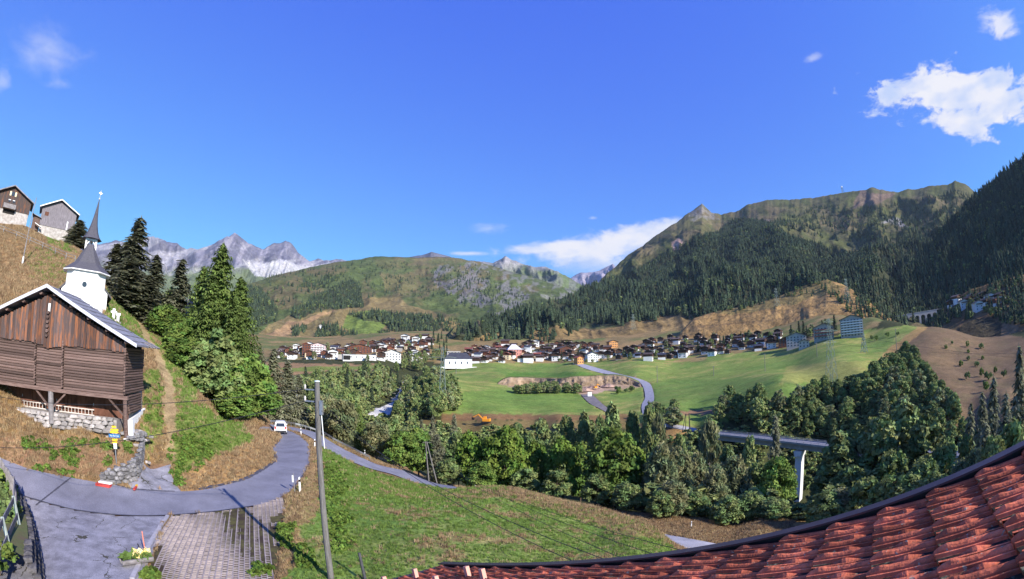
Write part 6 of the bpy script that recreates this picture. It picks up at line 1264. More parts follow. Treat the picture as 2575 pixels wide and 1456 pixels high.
hall = lm_('sports_hall', 'long low white hall with a dark doorway below the village', 905, 914, 590, 42, 14, 6.5, R(14), PLASTER, ROOF_GREY, 0, 1, 6)
m = MB(); m.box((-16, -7.1, 2.6), (9, .3, 5.4)); m.build('doorway', DARK, hall); m = MB(); m.box((-24.5, 1, 3.2), (7, 12, 6)); m.build('annex', GREYW, hall)
lm_('apartment_house', 'pale pink apartment block behind the white hall', 800, 903, 640, 20, 12, 15, R(20), mat('pale_pink', (.62, .46, .46), .9, .1, .3), R_BROWN, 16, 5, 5, balc=PLASTER)
lm_('apartment_house', 'dark brown hotel block beside the pale pink one', 770, 898, 670, 11, 12, 14, R(20), TIMBER2, R_RED, 18, 4, 3)
lm_('long_house', 'long dark house with brown balconies above the hall', 905, 898, 660, 34, 13, 9, R(16), TIMBER2, R_BROWN, 12, 3, 8)
lm_('white_house', 'long white house with rows of windows right of the hall', 985, 908, 610, 24, 12, 10, R(16), PLASTER, R_SLATE, 20, 3, 6)
ch2 = lm_('parish_church', 'white parish church with black hipped roof at the meadow edge', 1152, 920, 585, 34, 16, 10.5, R(10), PLASTER, R_SLATE, 8, 1, 0, cat='church', hip=True)
for x in (-11, -4, 4, 11): m = MB(); m.box((x, -8.04, 5.5), (1.6, .12, 3.4)); m.build('window', GLASS, ch2)
m = MB(); m.box((0, -13, -.6), (44, 14, 2.2)); m.build('terrace_wall', PLASTER, ch2)
lm_('town_house', 'tall grey house with red panel behind the parish church', 1140, 892, 640, 18, 13, 13, R(12), GREYW, R_TIN, 0, 4, 4)
lm_('inn', 'salmon inn with pale tent roof in the village middle', 1292, 898, 680, 20, 17, 9, R(10), SALMON, R_TIN, 8, 2, 5, hip=True)
lm_('barn_hall', 'big red-brown barn with long ridge right of the inn', 1420, 900, 690, 22, 20, 9, R(14), TIMBER2, R_BROWN, 20, 2, 4)
lm_('white_house', 'white house with black gable beside the meadow road', 1487, 905, 630, 15, 12, 9, R(12), PLASTER, R_SLATE, 20, 3, 4)
lm_('orange_house', 'orange gabled house at the head of the meadow road', 1455, 912, 600, 9, 9, 8, R(25), ORANGE, R_RED, 24, 2, 3)
lm_('orange_house', 'orange house with rows of windows in the upper village', 1540, 885, 740, 15, 11, 9, R(12), ORANGE, R_BROWN, 18, 3, 5)
lm_('apartment_house', 'tallest grey apartment tower at the right end of the village', 2143, 844, 530, 26, 15, 18, R(-41), GREYW, R_BROWN, 18, 7, 7, balc=PLASTER)
lm_('apartment_house', 'red-balconied apartment house left of the grey tower', 2072, 852, 540, 23, 15, 13, R(-38), GREYW, R_BROWN, 18, 4, 6, balc=mat('red_balcony', (.32, .09, .07), .8, .15, .4))
lm_('apartment_house', 'grey apartment house with slate gable above the meadow', 2003, 868, 560, 24, 15, 12, R(-34), GREYW, R_SLATE, 18, 4, 6)
lm_('small_house', 'small grey house with bright end wall below the apartment houses', 2022, 872, 530, 12, 10, 7, R(-36), GREYW, R_SLATE, 16, 2, 3)
lm_('brown_house', 'broad brown house left of the apartment houses', 1975, 870, 590, 17, 12, 8, R(-32), TIMBER2, R_BROWN, 18, 3, 4)
village([[(690, 902), (705, 884), (770, 876), (860, 878), (900, 872), (1000, 860), (1045, 848), (1088, 852), (1082, 880), (1062, 908), (1000, 906)]], 90, 10.5, 31, [0, 0, 1, 1, 2, 3, 3, 4, 5, 5, 7], 'left village quarter', 560, 860, keep)
village([[(1115, 912), (1165, 890), (1200, 874), (1300, 868), (1420, 868), (1530, 872), (1545, 904), (1420, 908), (1300, 912), (1200, 914)]], 100, 10.5, 32, [0, 0, 0, 1, 1, 1, 2, 3, 4, 5, 6], 'middle village quarter', 580, 800, keep)
village([[(1550, 906), (1560, 884), (1640, 862), (1700, 852), (1800, 850), (1860, 844), (1960, 842), (1968, 872), (1900, 884), (1800, 893), (1640, 908)]], 82, 12.5, 33, [0, 0, 0, 0, 1, 2, 2, 3, 6], 'right village quarter', 560, 780, keep)
# hamlet on the far right slope, placed on that slope
Ph, uvh, _ = SHEETS['hamlet_slope']; ghm = random.Random(8); cnt_h = 0
for i, (u, v) in enumerate(((2388, 772), (2405, 762), (2422, 775), (2436, 766), (2450, 774), (2462, 765), (2478, 772), (2490, 762), (2502, 770), (2440, 754), (2470, 752), (2515, 758), (2460, 780))):
    dd = (uvh[..., 0] - u) ** 2 + (uvh[..., 1] - v) ** 2; j = np.unravel_index(np.argmin(dd), dd.shape); p = Ph[j]; chalet((0, 3, 5, 1, 2)[i % 5], V3(p) - Vector((0, 0, .5)), R(-20) + ghm.uniform(-.3, .3), f'{DESC[(0, 3, 5, 1, 2)[i % 5]]}, {ordinal(i)} house of the far hamlet', 'houses of the hamlet', 1.1)
# farm huts on the middle hill
Pm, uvm, _ = SHEETS['middle_hill']
for i, (u, v, lab) in enumerate(((716, 868, 'dark hay hut on the tan slope left of the village'), (741, 872, 'second hay hut beside the dark one on the tan slope'), (806, 825, 'pale hay hut high on the tan slope'))):
    dd = (uvm[..., 0] - u) ** 2 + (uvm[..., 1] - v) ** 2; j = np.unravel_index(np.argmin(dd), dd.shape); chalet(6 if i < 2 else 5, V3(Pm[j]) - Vector((0, 0, .4)), R(20), lab, 'hay huts', .8, 'hay_hut')
# trees among the houses
wood([(690, 905), (800, 872), (1000, 862), (1085, 852), (1085, 905), (960, 910)], 30, 15, 560, 860, 41, (8, 12), ['small_broadleaf', 'small_broadleaf', 'small_spruce'], 'among houses of the left quarter', 'village trees')
wood([(1060, 915), (1080, 850), (1115, 850), (1140, 870), (1120, 905)], 16, 9, 600, 860, 45, (11, 15), ['small_broadleaf', 'small_spruce'], 'left of the parish church', 'trees left of the parish church')
wood([(1180, 890), (1300, 868), (1530, 872), (1540, 908), (1400, 912)], 22, 15, 580, 800, 42, (7, 12), ['small_broadleaf', 'small_spruce'], 'among houses of the village middle', 'village trees')
wood([(1550, 906), (1640, 865), (1960, 842), (1968, 876), (1640, 908)], 34, 14, 560, 780, 43, (8, 14), ['small_broadleaf', 'small_broadleaf', 'small_spruce'], 'among houses of the right quarter', 'village trees')
wood([(1985, 850), (2100, 822), (2120, 828), (2000, 862)], 14, 8, 560, 700, 44, (12, 18), ['small_broadleaf', 'small_spruce'], 'behind the apartment houses', 'trees behind the apartment houses')
wood([(1380, 905), (1520, 908), (1530, 913), (1400, 914)], 9, 8, 560, 660, 46, (4, 6), ['small_broadleaf'], 'in the gardens before the barn hall', 'garden trees', .9)
wood([(2190, 850), (2255, 838), (2260, 846), (2195, 858)], 6, 8, 450, 640, 47, (3, 5), ['bush'], 'on the crest of the meadow', 'bushes on the crest', 1.0)

# ---- lattice pylons
STEEL = mat('pylon_steel', (.20, .25, .22), .7, .1, metal=.2)
def pylon(p, h, label, arms=((.66, 7), (.82, 9), (.95, 5)), w0=5.0, bw=.12, n=7, name='lattice_pylon'):
    r = bw
    t = thing(name, label, 'pylon', p, R(15), 'lattice pylons'); W = lambda z: (w0 / 2) * (1 - .84 * z / h)
    lv = [h * (1 - (1 - i / n) ** 1.25) for i in range(n + 1)]
    for sx, sy in ((-1, -1), (1, -1), (1, 1), (-1, 1)): m = MB(); m.bar((sx * W(0), sy * W(0), -1), (sx * W(h), sy * W(h), h), r * 1.5); m.build('leg', STEEL, t)
    for a, b in (((-1, -1), (1, -1)), ((1, -1), (1, 1)), ((1, 1), (-1, 1)), ((-1, 1), (-1, -1))):
        m = MB()
        for i in range(n):
            z0, z1 = lv[i], lv[i + 1]; m.bar((a[0] * W(z0), a[1] * W(z0), z0), (b[0] * W(z1), b[1] * W(z1), z1), r); m.bar((b[0] * W(z0), b[1] * W(z0), z0), (a[0] * W(z1), a[1] * W(z1), z1), r)
        o = m.build('lattice_face', STEEL, t); o['kind'] = 'stuff'
    tips = []
    for f, L_ in arms:
        z = f * h; m = MB()
        for s in (-1, 1): m.bar((0, -W(z), z), (s * L_, 0, z), r); m.bar((0, W(z), z), (s * L_, 0, z), r); m.bar((0, 0, z + h * .035), (s * L_, 0, z), r); tips.append(Vector(p) + Matrix.Rotation(R(15), 3, 'Z') @ Vector((s * L_, 0, z - 1)))
        m.build('crossarm', STEEL, t)
    return t, tips
def pyl(u, vb, vt, r, label, **k): p = at(u, vb, r=r); tz = at(u, vt, r=r)[2]; z = float(gz(p[0], p[1])) if r < 900 else p[2]; return pylon((p[0], p[1], z), tz - z, label, **k)
_, ta = pyl(1113, 1020, 872, 290, 'green-grey lattice pylon standing beside the river wood', bw=.10)
_, tb = pyl(2091, 968, 800, 292, 'lattice pylon standing on the right-hand meadow', bw=.10, w0=6.5)
pyl(2173, 882, 838, 420, 'small lattice pylon on the meadow below the grey apartment tower', arms=((.9, 3),), w0=5, n=4, bw=.2)
def pyl_on(sheet_, u, v, vt, label, **k):
    P, uv, _ = SHEETS[sheet_]; dd = (uv[..., 0] - u) ** 2 + (uv[..., 1] - v) ** 2; j = np.unravel_index(np.argmin(dd), dd.shape); p = P[j]; tz = at(u, vt, r=math.hypot(p[0], p[1]))[2]; return pylon(tuple(p), tz - p[2], label, **k)
pyl_on('tawny_knoll', 1955, 772, 724, 'lattice pylon on the upper edge of the tawny knoll', w0=9, bw=.2, n=5, arms=((.8, 6), (.95, 5)))
pyl_on('tawny_knoll', 2132, 760, 700, 'lattice pylon on the right shoulder of the tawny knoll', w0=9, bw=.2, n=5, arms=((.8, 6), (.95, 5)))
pyl_on('forest_mountain', 1592, 830, 790, 'lattice pylon below the forest edge left of the knoll', w0=9, bw=.2, n=5, arms=((.8, 6), (.95, 5)))
pyl_on('forest_mountain', 1285, 850, 820, 'lattice pylon behind the village middle', w0=8, bw=.2, n=5, arms=((.8, 6), (.95, 5)))
# summit mast
p = at(2120, 487, r=3180); t = thing('summit_mast', 'tiny lattice mast on the right-hand ridge', 'mast', p)
for sx, sy in ((-1, -1), (1, -1), (0, 1)): m = MB(); m.bar((sx * 9, sy * 9, -15), (sx * 4, sy * 4, 46), 2.2); m.build('leg', STEEL, t)
m = MB(); m.box((0, 0, 48), (9, 9, 8)); m.build('antenna_head', WHITE, t)
# ---- wooden line poles in the meadows
for u, vb, vt, r, lab in ((1653, 967, 921, 425, 'pale line pole standing beside the meadow road'), (1795, 951, 920, 445, 'thin line pole in the middle of the right-hand meadow'), (1924, 931, 889, 410, 'line pole left of the meadow pylon'), (2055, 907, 862, 430, 'line pole just left of the meadow pylon head'), (2255, 885, 826, 420, 'line pole on the brow of the dry slope'), (668, 957, 905, 300, 'pale line pole right of the larches'), (1147, 947, 921, 520, 'short line pole in front of the parish church'), (470, 802, 745, 80, 'wooden pole among the bushes below the lone spruce')):
    p = at(u, vb, r=r); z = float(gz(p[0], p[1])); tz = at(u, vt, r=r)[2]; t = thing('line_pole', lab, 'pole', (p[0], p[1], z), 0, 'wooden line poles'); k = max(1, r / 300)
    m = MB(); m.tube((0, 0, -.5), (0, 0, tz - z), .2 * k, .16 * k, 7); m.build('shaft', POLE_M, t); m = MB(); m.box((0, 0, tz - z - .6), (1.8 * k, .16 * k, .16 * k)); m.build('crossarm', POLE_M, t)
p = at(747, 995, r=180); z0 = p[2]; t = thing('concrete_mast', 'small white T-shaped mast behind the tall utility pole', 'mast', p); m = MB(); m.box((0, 0, 1.2), (.5, .4, 5.2)); m.build('shaft', WHITE, t); m = MB(); m.box((0, 0, 3.9), (2.6, .4, .4)); m.build('crossarm', WHITE, t); m = MB(); m.tube((0, 0, -1.3), (0, 0, float(gz(p[0], p[1])) - p[2] - 1), .5, .7, 8); m.build('plinth', GREYW, t)
for k in range(2): wire('power_line', f'long {("upper", "lower")[k]} power line crossing in front of the dry slope', tb[k * 2 + 1], V3(at(2700, 880 + 25 * k, r=330)), 3, .06, 20, 'power lines')

# ---- road bridge over the gorge
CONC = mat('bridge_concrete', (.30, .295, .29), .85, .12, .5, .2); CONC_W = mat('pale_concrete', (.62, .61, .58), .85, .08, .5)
br = thing('road_bridge', 'concrete road bridge on a tall pier crossing the gorge', 'bridge', (0, 0, 0))
bp = [V3(at(u, v, r=r)) for u, v, r in ((1775, 1087, 240), (1815, 1092, 233), (1900, 1100, 224), (2012, 1113, 214), (2085, 1121, 208), (2200, 1131, 200), (2320, 1139, 193), (2450, 1146, 187), (2560, 1152, 182))]
for i in range(len(bp) - 1):
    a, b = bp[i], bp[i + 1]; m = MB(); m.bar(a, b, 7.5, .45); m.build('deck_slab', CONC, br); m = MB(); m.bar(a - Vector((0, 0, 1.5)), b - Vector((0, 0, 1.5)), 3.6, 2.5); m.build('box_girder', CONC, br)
    d = (b - a); nn = Vector((d.y, -d.x, 0)).normalized()
    for s in (1, -1):
        e = nn * 3.6 * s; m = MB(); m.bar(a + e + Vector((0, 0, .45)), b + e + Vector((0, 0, .45)), .35, .5); m.build('parapet', CONC, br)
        for z in (1.0, 1.35): m = MB(); m.bar(a + e + Vector((0, 0, z)), b + e + Vector((0, 0, z)), .1, .1); m.build('rail', METAL, br)
        k = max(2, int(d.length / 3))
        for j in range(k): q = a + d * (j / k) + e; m = MB(); m.box(q + Vector((0, 0, 1.0)), (.1, .1, 1.1)); m.build('rail_post', METAL, br)
    m = MB(); m.bar(a + Vector((0, 0, .26)), b + Vector((0, 0, .26)), 6.2, .06); m.build('carriageway', ASPH, br)
q = V3(at(2012, 1128, r=214)); d = (bp[4] - bp[3]).normalized(); gzq = float(gz(q.x, q.y)); m = MB(); rzp = math.atan2(d.y, d.x)
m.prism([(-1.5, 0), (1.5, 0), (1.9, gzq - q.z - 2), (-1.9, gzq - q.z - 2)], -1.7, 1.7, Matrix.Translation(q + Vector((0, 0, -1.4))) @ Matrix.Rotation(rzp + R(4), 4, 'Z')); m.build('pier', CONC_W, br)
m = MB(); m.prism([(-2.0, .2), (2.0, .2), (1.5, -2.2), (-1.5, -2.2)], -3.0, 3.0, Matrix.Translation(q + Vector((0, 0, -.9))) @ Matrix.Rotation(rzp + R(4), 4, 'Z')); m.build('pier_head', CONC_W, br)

# ---- stone railway viaduct far right
va, vb_ = V3(at(2236, 798, r=900)), V3(at(2356, 778, r=930)); vd = vb_ - va; vl = vd.length; vt_ = thing('railway_viaduct', 'grey stone railway viaduct with round arches in the shaded valley', 'viaduct', va, math.atan2(vd.y, vd.x)); VST = mat('viaduct_stone', (.42, .39, .36), .9, .2, .1)
na = 8; sp_ = vl / na; hv = 28.0; slope = vd.z / vl
for i in range(na):
    x0 = i * sp_; pts = [(x0 + 1.6, -hv)]; cxn = x0 + sp_ / 2; rr = sp_ / 2 - 1.6
    arc = [(cxn - rr * math.cos(math.pi * k / 10), -4.5 - rr + rr * math.sin(math.pi * k / 10) + slope * x0) for k in range(11)]
    m = MB(); top = [(x0, slope * x0), (x0 + sp_, slope * (x0 + sp_))]
    for k in range(10):
        (xa, za), (xb, zb) = arc[k], arc[k + 1]; m.prism([(xa, za), (xb, zb), (xb, slope * xb), (xa, slope * xa)], -2.4, 2.4)
    m.build('arch', VST, vt_); m = MB(); m.prism([(x0 - 1.6, slope * x0 - .01), (x0 + 1.6, slope * x0 - .01), (x0 + 2.2, -hv), (x0 - 2.2, -hv)], -2.39, 2.39); m.build('pier', VST, vt_)
m = MB(); m.bar((-30, 0, .5 - 30 * slope), (vl + 10, 0, .5 + vl * slope), 5.6, 1.0); m.build('parapet', VST, vt_)
for i in range(5): m = MB(); m.tube((i * vl / 5 + 6, 2, slope * i * vl / 5), (i * vl / 5 + 6, 2, slope * i * vl / 5 + 7), .25, .2, 5); m.build('line_mast', STEEL, vt_)

# ---- gravel pit: broken earth face, heaps, machines
pit = [(1252, 963), (1268, 953), (1285, 949), (1340, 950), (1410, 951), (1440, 948), (1500, 945), (1550, 944), (1585, 952), (1608, 962)]; pitb = [(1252, 966), (1270, 967), (1290, 968), (1340, 968), (1410, 969), (1440, 970), (1500, 968), (1550, 966), (1590, 968), (1610, 972)]
NP_ = 110; tp_, bt_ = dens(pit, NP_), dens(pitb, NP_); Bm = np.array([hit(u, v + 1, 380, 520) for u, v in bt_]); rB = np.hypot(Bm[:, 0], Bm[:, 1]); wob = (fbm(np.arange(NP_) / 4.0, np.zeros(NP_), 4, 8) - .5) * 5
Tm = np.array([at(u, v + w * .5, r=r + 4) for (u, v), r, w in zip(tp_, rB, wob)]); Em = np.array([hit(u, v - 2, 380, 560) for u, v in tp_]); Em[:, 2] += .3; Bm[:, 2] -= 1
rows, cc = [], []
for t in np.linspace(0, 1, 13):
    P = Bm * (1 - t) + Tm * t; nz = (ridged(np.arange(NP_) / 3.5, np.full(NP_, t * 1.2), 4, 66) - .5) * 6 * math.sin(math.pi * min(1, t * .8 + .1)); P[:, :2] *= (1 - nz / 430)[:, None]; rows.append(P); cc.append(np.array([.30, .215, .145]) * (.6 + .8 * fbm(np.arange(NP_) / 3.0, np.full(NP_, t * 3), 4, 5))[:, None])
for t in (.15, .5, 1.0): rows.append(Tm * (1 - t) + Em * t); cc.append(np.array([.14, .17, .045]) * (.8 + .4 * vnoise(np.arange(NP_) / 4.0, np.full(NP_, t * 3), 4))[:, None])
o = link('pit_face', npmesh('pit_face', np.array(rows).reshape(-1, 3), gridfaces(16, NP_), True, np.array(cc).reshape(-1, 3)), MTN); tag(o, 'broken tan earth face of the gravel pit', kind='structure')
for i, (u, v, s) in enumerate(((1470, 982, 9), (1490, 976, 7), (1530, 972, 8))):
    p = hit(u, v, 340, 470); g = np.random.default_rng(i); na_, nr_ = 26, 9; th = np.linspace(0, 2 * math.pi, na_); rr = np.linspace(1, 0, nr_)[:, None]; q = 1 + .25 * (fbm(np.cos(th) * 2 + i, np.sin(th) * 2, 3, 4) - .5); X = np.cos(th) * rr * s * q; Y = np.sin(th) * rr * s * q; Z = (1 - rr ** 1.1) * s * .42 + (fbm(X / 1.5, Y / 1.5, 4, i) - .5) * .8 - .3
    o = link('earth_heap', npmesh('earth_heap', np.stack([X, Y, Z], -1).reshape(-1, 3), gridfaces(nr_, na_), True, np.broadcast_to(np.array([.38, .25, .18]), (na_ * nr_, 3))), MTN); o.location = p; tag(o, f'{ORD[i]} reddish earth heap from the left in the gravel pit', 'heap', 'earth heaps')
p = hit(1483, 998, 320, 420); t = thing('site_sign', 'white board at the mouth of the pit track', 'sign', p); m = MB(); m.box((0, 0, 2.2), (3.2, .2, 3.4)); m.build('board', WHITE, t)
for s in (-1, 1): m = MB(); m.box((s * 1.2, .2, .4), (.2, .2, 2)); m.build('leg', WOOD_GREY, t)
EXC = mat('machine_orange', (.75, .30, .03), .5, .1, 1)
def excavator(u, v, rmin, rmax, rz_, label, s=1.0):
    p = hit(u, v, rmin, rmax); t = thing('excavator', label, 'excavator', p, rz_); t.scale = (s, s, s)
    for y in (-1.1, 1.1): m = MB(); m.prism([(-1.9, .25), (-1.6, 0), (1.6, 0), (1.9, .25), (1.9, .65), (1.6, .9), (-1.6, .9), (-1.9, .65)], y - .3, y + .3); m.build('track', TYRE, t)
    m = MB(); m.box((-.3, 0, 1.5), (3.4, 2.5, 1.1)); m.build('house', EXC, t); m = MB(); m.box((.7, -.7, 2.45), (1.3, 1.0, 1.4)); c = m.build('cab', EXC, t); m = MB(); m.box((.75, -.72, 2.6), (1.34, 1.03, .8)); m.build('cab_window', GLASS, c)
    m = MB(); m.box((-1.7, 0, 1.7), (.8, 2.4, 1.0)); m.build('counterweight', EXC, t)
    m = MB(); m.bar((1.2, .3, 1.8), (3.6, .3, 4.1), .45); m.build('boom', EXC, t); m = MB(); m.bar((3.5, .3, 4.2), (6.4, .3, 2.6), .35); a = m.build('stick', EXC, t); m = MB(); m.prism([(6.0, 2.7), (6.9, 2.6), (6.8, 1.5), (5.9, 1.4), (5.7, 2.0)], -.3, .9); m.build('bucket', DARK, a); return t
excavator(1222, 1064, 225, 285, R(165), 'orange excavator resting beside the track below the meadow', 1.15)
excavator(1497, 978, 360, 450, R(40), 'small orange excavator among the earth heaps of the pit', 1.0)
# ---- boulders of the river bed
rv = thing('river_stones', 'pale boulders strewn over the river bed', 'stones', hit(965, 1032, 290, 380)); rv['kind'] = 'stuff'; b0 = rv.location.copy(); m = MB(); gr2 = random.Random(4)
V_, F_ = [], []; base = stone_mesh(77); bvx = np.array([v.co[:] for v in base.vertices]); bfx = np.array([p.vertices[:] for p in base.polygons]); nbx = 0
for x, y, u, v in scatter_px([(920, 1046), (945, 1031), (992, 1011), (1003, 1005), (1005, 1030), (988, 1042), (930, 1053)], 190, 1.6, 280, 420, 61):
    s = gr2.uniform(.7, 2.4); V_.append(bvx * np.array((s, s * .8, s * .5)) + np.array((x, y, float(gz(np.float64(x), np.float64(y))) + .1)) - np.array(b0)); F_.append(bfx + nbx); nbx += len(bvx)
link('boulders', npmesh('boulders', np.concatenate(V_), np.concatenate(F_), False), mat('river_stone', (.52, .50, .48), .9, .35, .5), rv)['kind'] = 'stuff'

# ================================================================ TILED ROOF BELOW THE CAMERA
UPS = Vector((.663, -.681, .312)).normalized(); ACR = Vector((-.716, -.698, 0)).normalized(); NRM = UPS.cross(ACR).normalized()
if NRM.z < 0: NRM = -NRM
RO = Vector((2.47, 1.99, -.91))                                   # foot point on the verge
RO = RO - NRM * .085
roof = thing('tiled_roof', 'red tiled house roof with dark metal verge at lower right', 'roof', RO)
RM = Matrix((UPS, ACR, NRM)).transposed().to_4x4()               # local x up the slope, y along the courses, z out of the roof
roof.matrix_world = Matrix.Translation(RO) @ RM
CL, CW = .337, .176                                               # exposed length, cover width
def tile_material():
    m = mat('clay_tile', (.58, .15, .075), .92, .35, 9, .2, 50, rnd=.34, spec=.08)
    nt = m.node_tree; N, L = nt.nodes, nt.links; b = N['Principled BSDF']; src = b.inputs['Base Color'].links[0].from_socket
    tc = N.new('ShaderNodeTexCoord'); oi = N.new('ShaderNodeObjectInfo'); va = N.new('ShaderNodeVectorMath'); va.operation = 'MULTIPLY_ADD'; va.inputs[1].default_value = (31, 17, 53); L.new(oi.outputs['Random'], va.inputs[0]); L.new(tc.outputs['Object'], va.inputs[2])
    n = N.new('ShaderNodeTexNoise'); n.inputs['Scale'].default_value = 9; n.inputs['Detail'].default_value = 7; n.inputs['Roughness'].default_value = .7; L.new(va.outputs[0], n.inputs['Vector'])
    # moss and lichen sit in the flat channels of the tile (vertex mask)
    at_ = N.new('ShaderNodeAttribute'); at_.attribute_name = 'Col'; sx = N.new('ShaderNodeSeparateColor'); L.new(at_.outputs['Color'], sx.inputs[0])
    mu = N.new('ShaderNodeMath'); mu.operation = 'MULTIPLY'; mr = N.new('ShaderNodeMapRange'); mr.inputs[1].default_value = .30; mr.inputs[2].default_value = .44; L.new(n.outputs[0], mr.inputs[0]); L.new(mr.outputs[0], mu.inputs[0]); L.new(sx.outputs[0], mu.inputs[1])
    rp = N.new('ShaderNodeValToRGB'); rp.color_ramp.elements[0].color = (.035, .03, .022, 1); rp.color_ramp.elements[1].color = (.24, .25, .15, 1); rp.color_ramp.elements[0].position = .56; rp.color_ramp.elements[1].position = .72; n2 = N.new('ShaderNodeTexNoise'); n2.inputs['Scale'].default_value = 26; n2.inputs['Detail'].default_value = 4; L.new(va.outputs[0], n2.inputs['Vector']); L.new(n2.outputs[0], rp.inputs[0])
    n4 = N.new('ShaderNodeTexNoise'); n4.inputs['Scale'].default_value = 16; n4.inputs['Detail'].default_value = 8; n4.inputs['Roughness'].default_value = .75; L.new(va.outputs[0], n4.inputs['Vector']); m4 = N.new('ShaderNodeMapRange'); m4.inputs[1].default_value = .5; m4.inputs[2].default_value = .62; m4.inputs[4].default_value = .42; L.new(n4.outputs[0], m4.inputs[0])
    d4 = N.new('ShaderNodeMixRGB'); L.new(m4.outputs[0], d4.inputs[0]); L.new(src, d4.inputs[1]); d4.inputs[2].default_value = (.13, .06, .045, 1)
    n5 = N.new('ShaderNodeTexNoise'); n5.inputs['Scale'].default_value = 34; n5.inputs['Detail'].default_value = 3; L.new(va.outputs[0], n5.inputs['Vector']); m5 = N.new('ShaderNodeMapRange'); m5.inputs[1].default_value = .66; m5.inputs[2].default_value = .70; m5.inputs[4].default_value = .8; L.new(n5.outputs[0], m5.inputs[0])
    d5 = N.new('ShaderNodeMixRGB'); L.new(m5.outputs[0], d5.inputs[0]); L.new(d4.outputs[0], d5.inputs[1]); d5.inputs[2].default_value = (.42, .40, .28, 1); src = d5.outputs[0]
    mx = N.new('ShaderNodeMixRGB'); L.new(mu.outputs[0], mx.inputs[0]); L.new(src, mx.inputs[1]); L.new(rp.outputs[0], mx.inputs[2]); L.new(mx.outputs[0], b.inputs['Base Color']); return m
TILE_M = tile_material()
def tile_mesh(seed):
    """interlocking clay tile: roll with rounded nose on one side, raised diamond boss, ribs and a flat channel"""
    nx = 19; ys = np.array([-.02, 0, .03, .06, .11, .16, .21, .26, .29, .31, .33, .36, .38, .42, .44, .46, .50, .56, .62, .67, .72, .78, .84, .89, .91, .94, .97, 1.0]); ny = len(ys)
    X, Yn = np.meshgrid(np.linspace(-.045, CL + .02, nx), ys, indexing='ij'); y = Yn; Y = Yn * CW
    roll = .031 * np.clip(1 - (np.abs(y - .14) / .145) ** 3, 0, 1) ** .6; rib2 = .017 * ((y > .37) & (y < .45)); rib3 = .020 * (y > .905)
    dq = np.clip(1 - np.abs(X - .15) / .10 - np.abs(y - .675) / .22, 0, 1); dia = .032 * dq ** .7
    nose = np.clip((X + .045) / .05, 0, 1) ** .5; bulb = .010 * np.exp(-((X - .03) / .035) ** 2) * np.exp(-((y - .15) / .14) ** 2)
    Z = .008 + np.maximum.reduce([roll * (.35 + .65 * nose), rib2, rib3, dia]) + bulb + .036 * (1 - (X + .045) / (CL + .065))
    xe = np.where(X < 0, X * (1 - .5 * np.abs(y - .17)), X)
    ch = (((y > .46) & (y < .90)) | ((y > .30) & (y < .37))) * (1.0 - np.clip(dq * 3, 0, 1)); cl_ = np.stack([ch, ch, ch], -1).reshape(-1, 3)
    V_ = np.stack([xe, Y, Z], -1).reshape(-1, 3); F = gridfaces(nx, ny)[:, ::-1]
    e = V_[:ny].copy(); e[:, 2] -= .036; e[:, 0] += .004; n0 = len(V_); V_ = np.concatenate([V_, e]); F = np.concatenate([F, np.stack([np.arange(ny - 1), np.arange(1, ny), n0 + np.arange(1, ny), n0 + np.arange(ny - 1)], 1)]); cl_ = np.concatenate([cl_, np.zeros((ny, 3))])
    me = npmesh('tile', V_, F, False, cl_); me.materials.append(TILE_M); return me
TM = tile_mesh(1); g8 = random.Random(5); tiles = 0
EAVE = -5.0
ncourse = int((2.4 - EAVE) / CL)
for i in range(ncourse):
    for j in range(0, 34):
        x, y = EAVE + i * CL, .05 + j * CW; p = RO + UPS * (x + .17) + ACR * (y + .11); u_, v_ = proj(np.array(tuple(p)))
        if v_ > 1640 or u_ > 2760 or u_ < 850 or p.length < .45: continue
        o = link('tile', TM, None, roof); o.location = (x + g8.uniform(-.012, .012), y, g8.uniform(-.004, .004)); o.rotation_euler = (g8.uniform(-.03, .03), g8.uniform(-.014, .014), g8.uniform(-.014, .014)); tiles += 1
print('tiles', tiles, 'pavers', npv)
VM = mat('verge_metal', (.075, .05, .055), .45, .15, 3, metal=.3, spec=.5)
m = MB(); m.box((-1.2, -.02, .005), (7.7, .035, .15)); m.build('verge_board', VM, roof); m = MB(); m.box((-1.2, .02, .087), (7.7, .10, .014)); m.build('verge_flashing', VM, roof); m = MB(); m.box((-1.2, 2.9, -.09), (7.6, 5.9, .10)); m.build('roof_deck', mat('roof_batten_wood', (.09, .06, .04), .9), roof)
m = MB(); m.tube((EAVE - .1, -.02, -.02), (EAVE - .1, 5.5, -.02), .07, .07, 10); m.build('gutter', VM, roof)
HOOK = mat('pink_hook', (.70, .33, .25), .6, .1)
for x, y in ((.20, .55), (.20, .95), (.20, 1.35), (.9, .33), (.9, .72), (1.25, .40), (.55, 1.0), (.55, 1.5)): m = MB(); m.box((EAVE + x, y, .09), (.05, .045, .13)); m.build('snow_hook', HOOK, roof)
# house wall under the roof so nothing hovers
hw_ = MB(); c = [RO + UPS * a + ACR * b for a, b in ((EAVE + .5, .35), (2.4, .35), (2.4, 6.0), (EAVE + .5, 6.0))]; P = [tuple(q - NRM * .2) for q in c] + [(q.x, q.y, -11.5) for q in c]; hw_.add(P, [(0, 1, 2, 3), (0, 4, 5, 1), (1, 5, 6, 2), (2, 6, 7, 3), (3, 7, 4, 0)]); tag(hw_.build('house_wall', PLASTER), 'plastered house wall under the tiled roof', kind='structure')

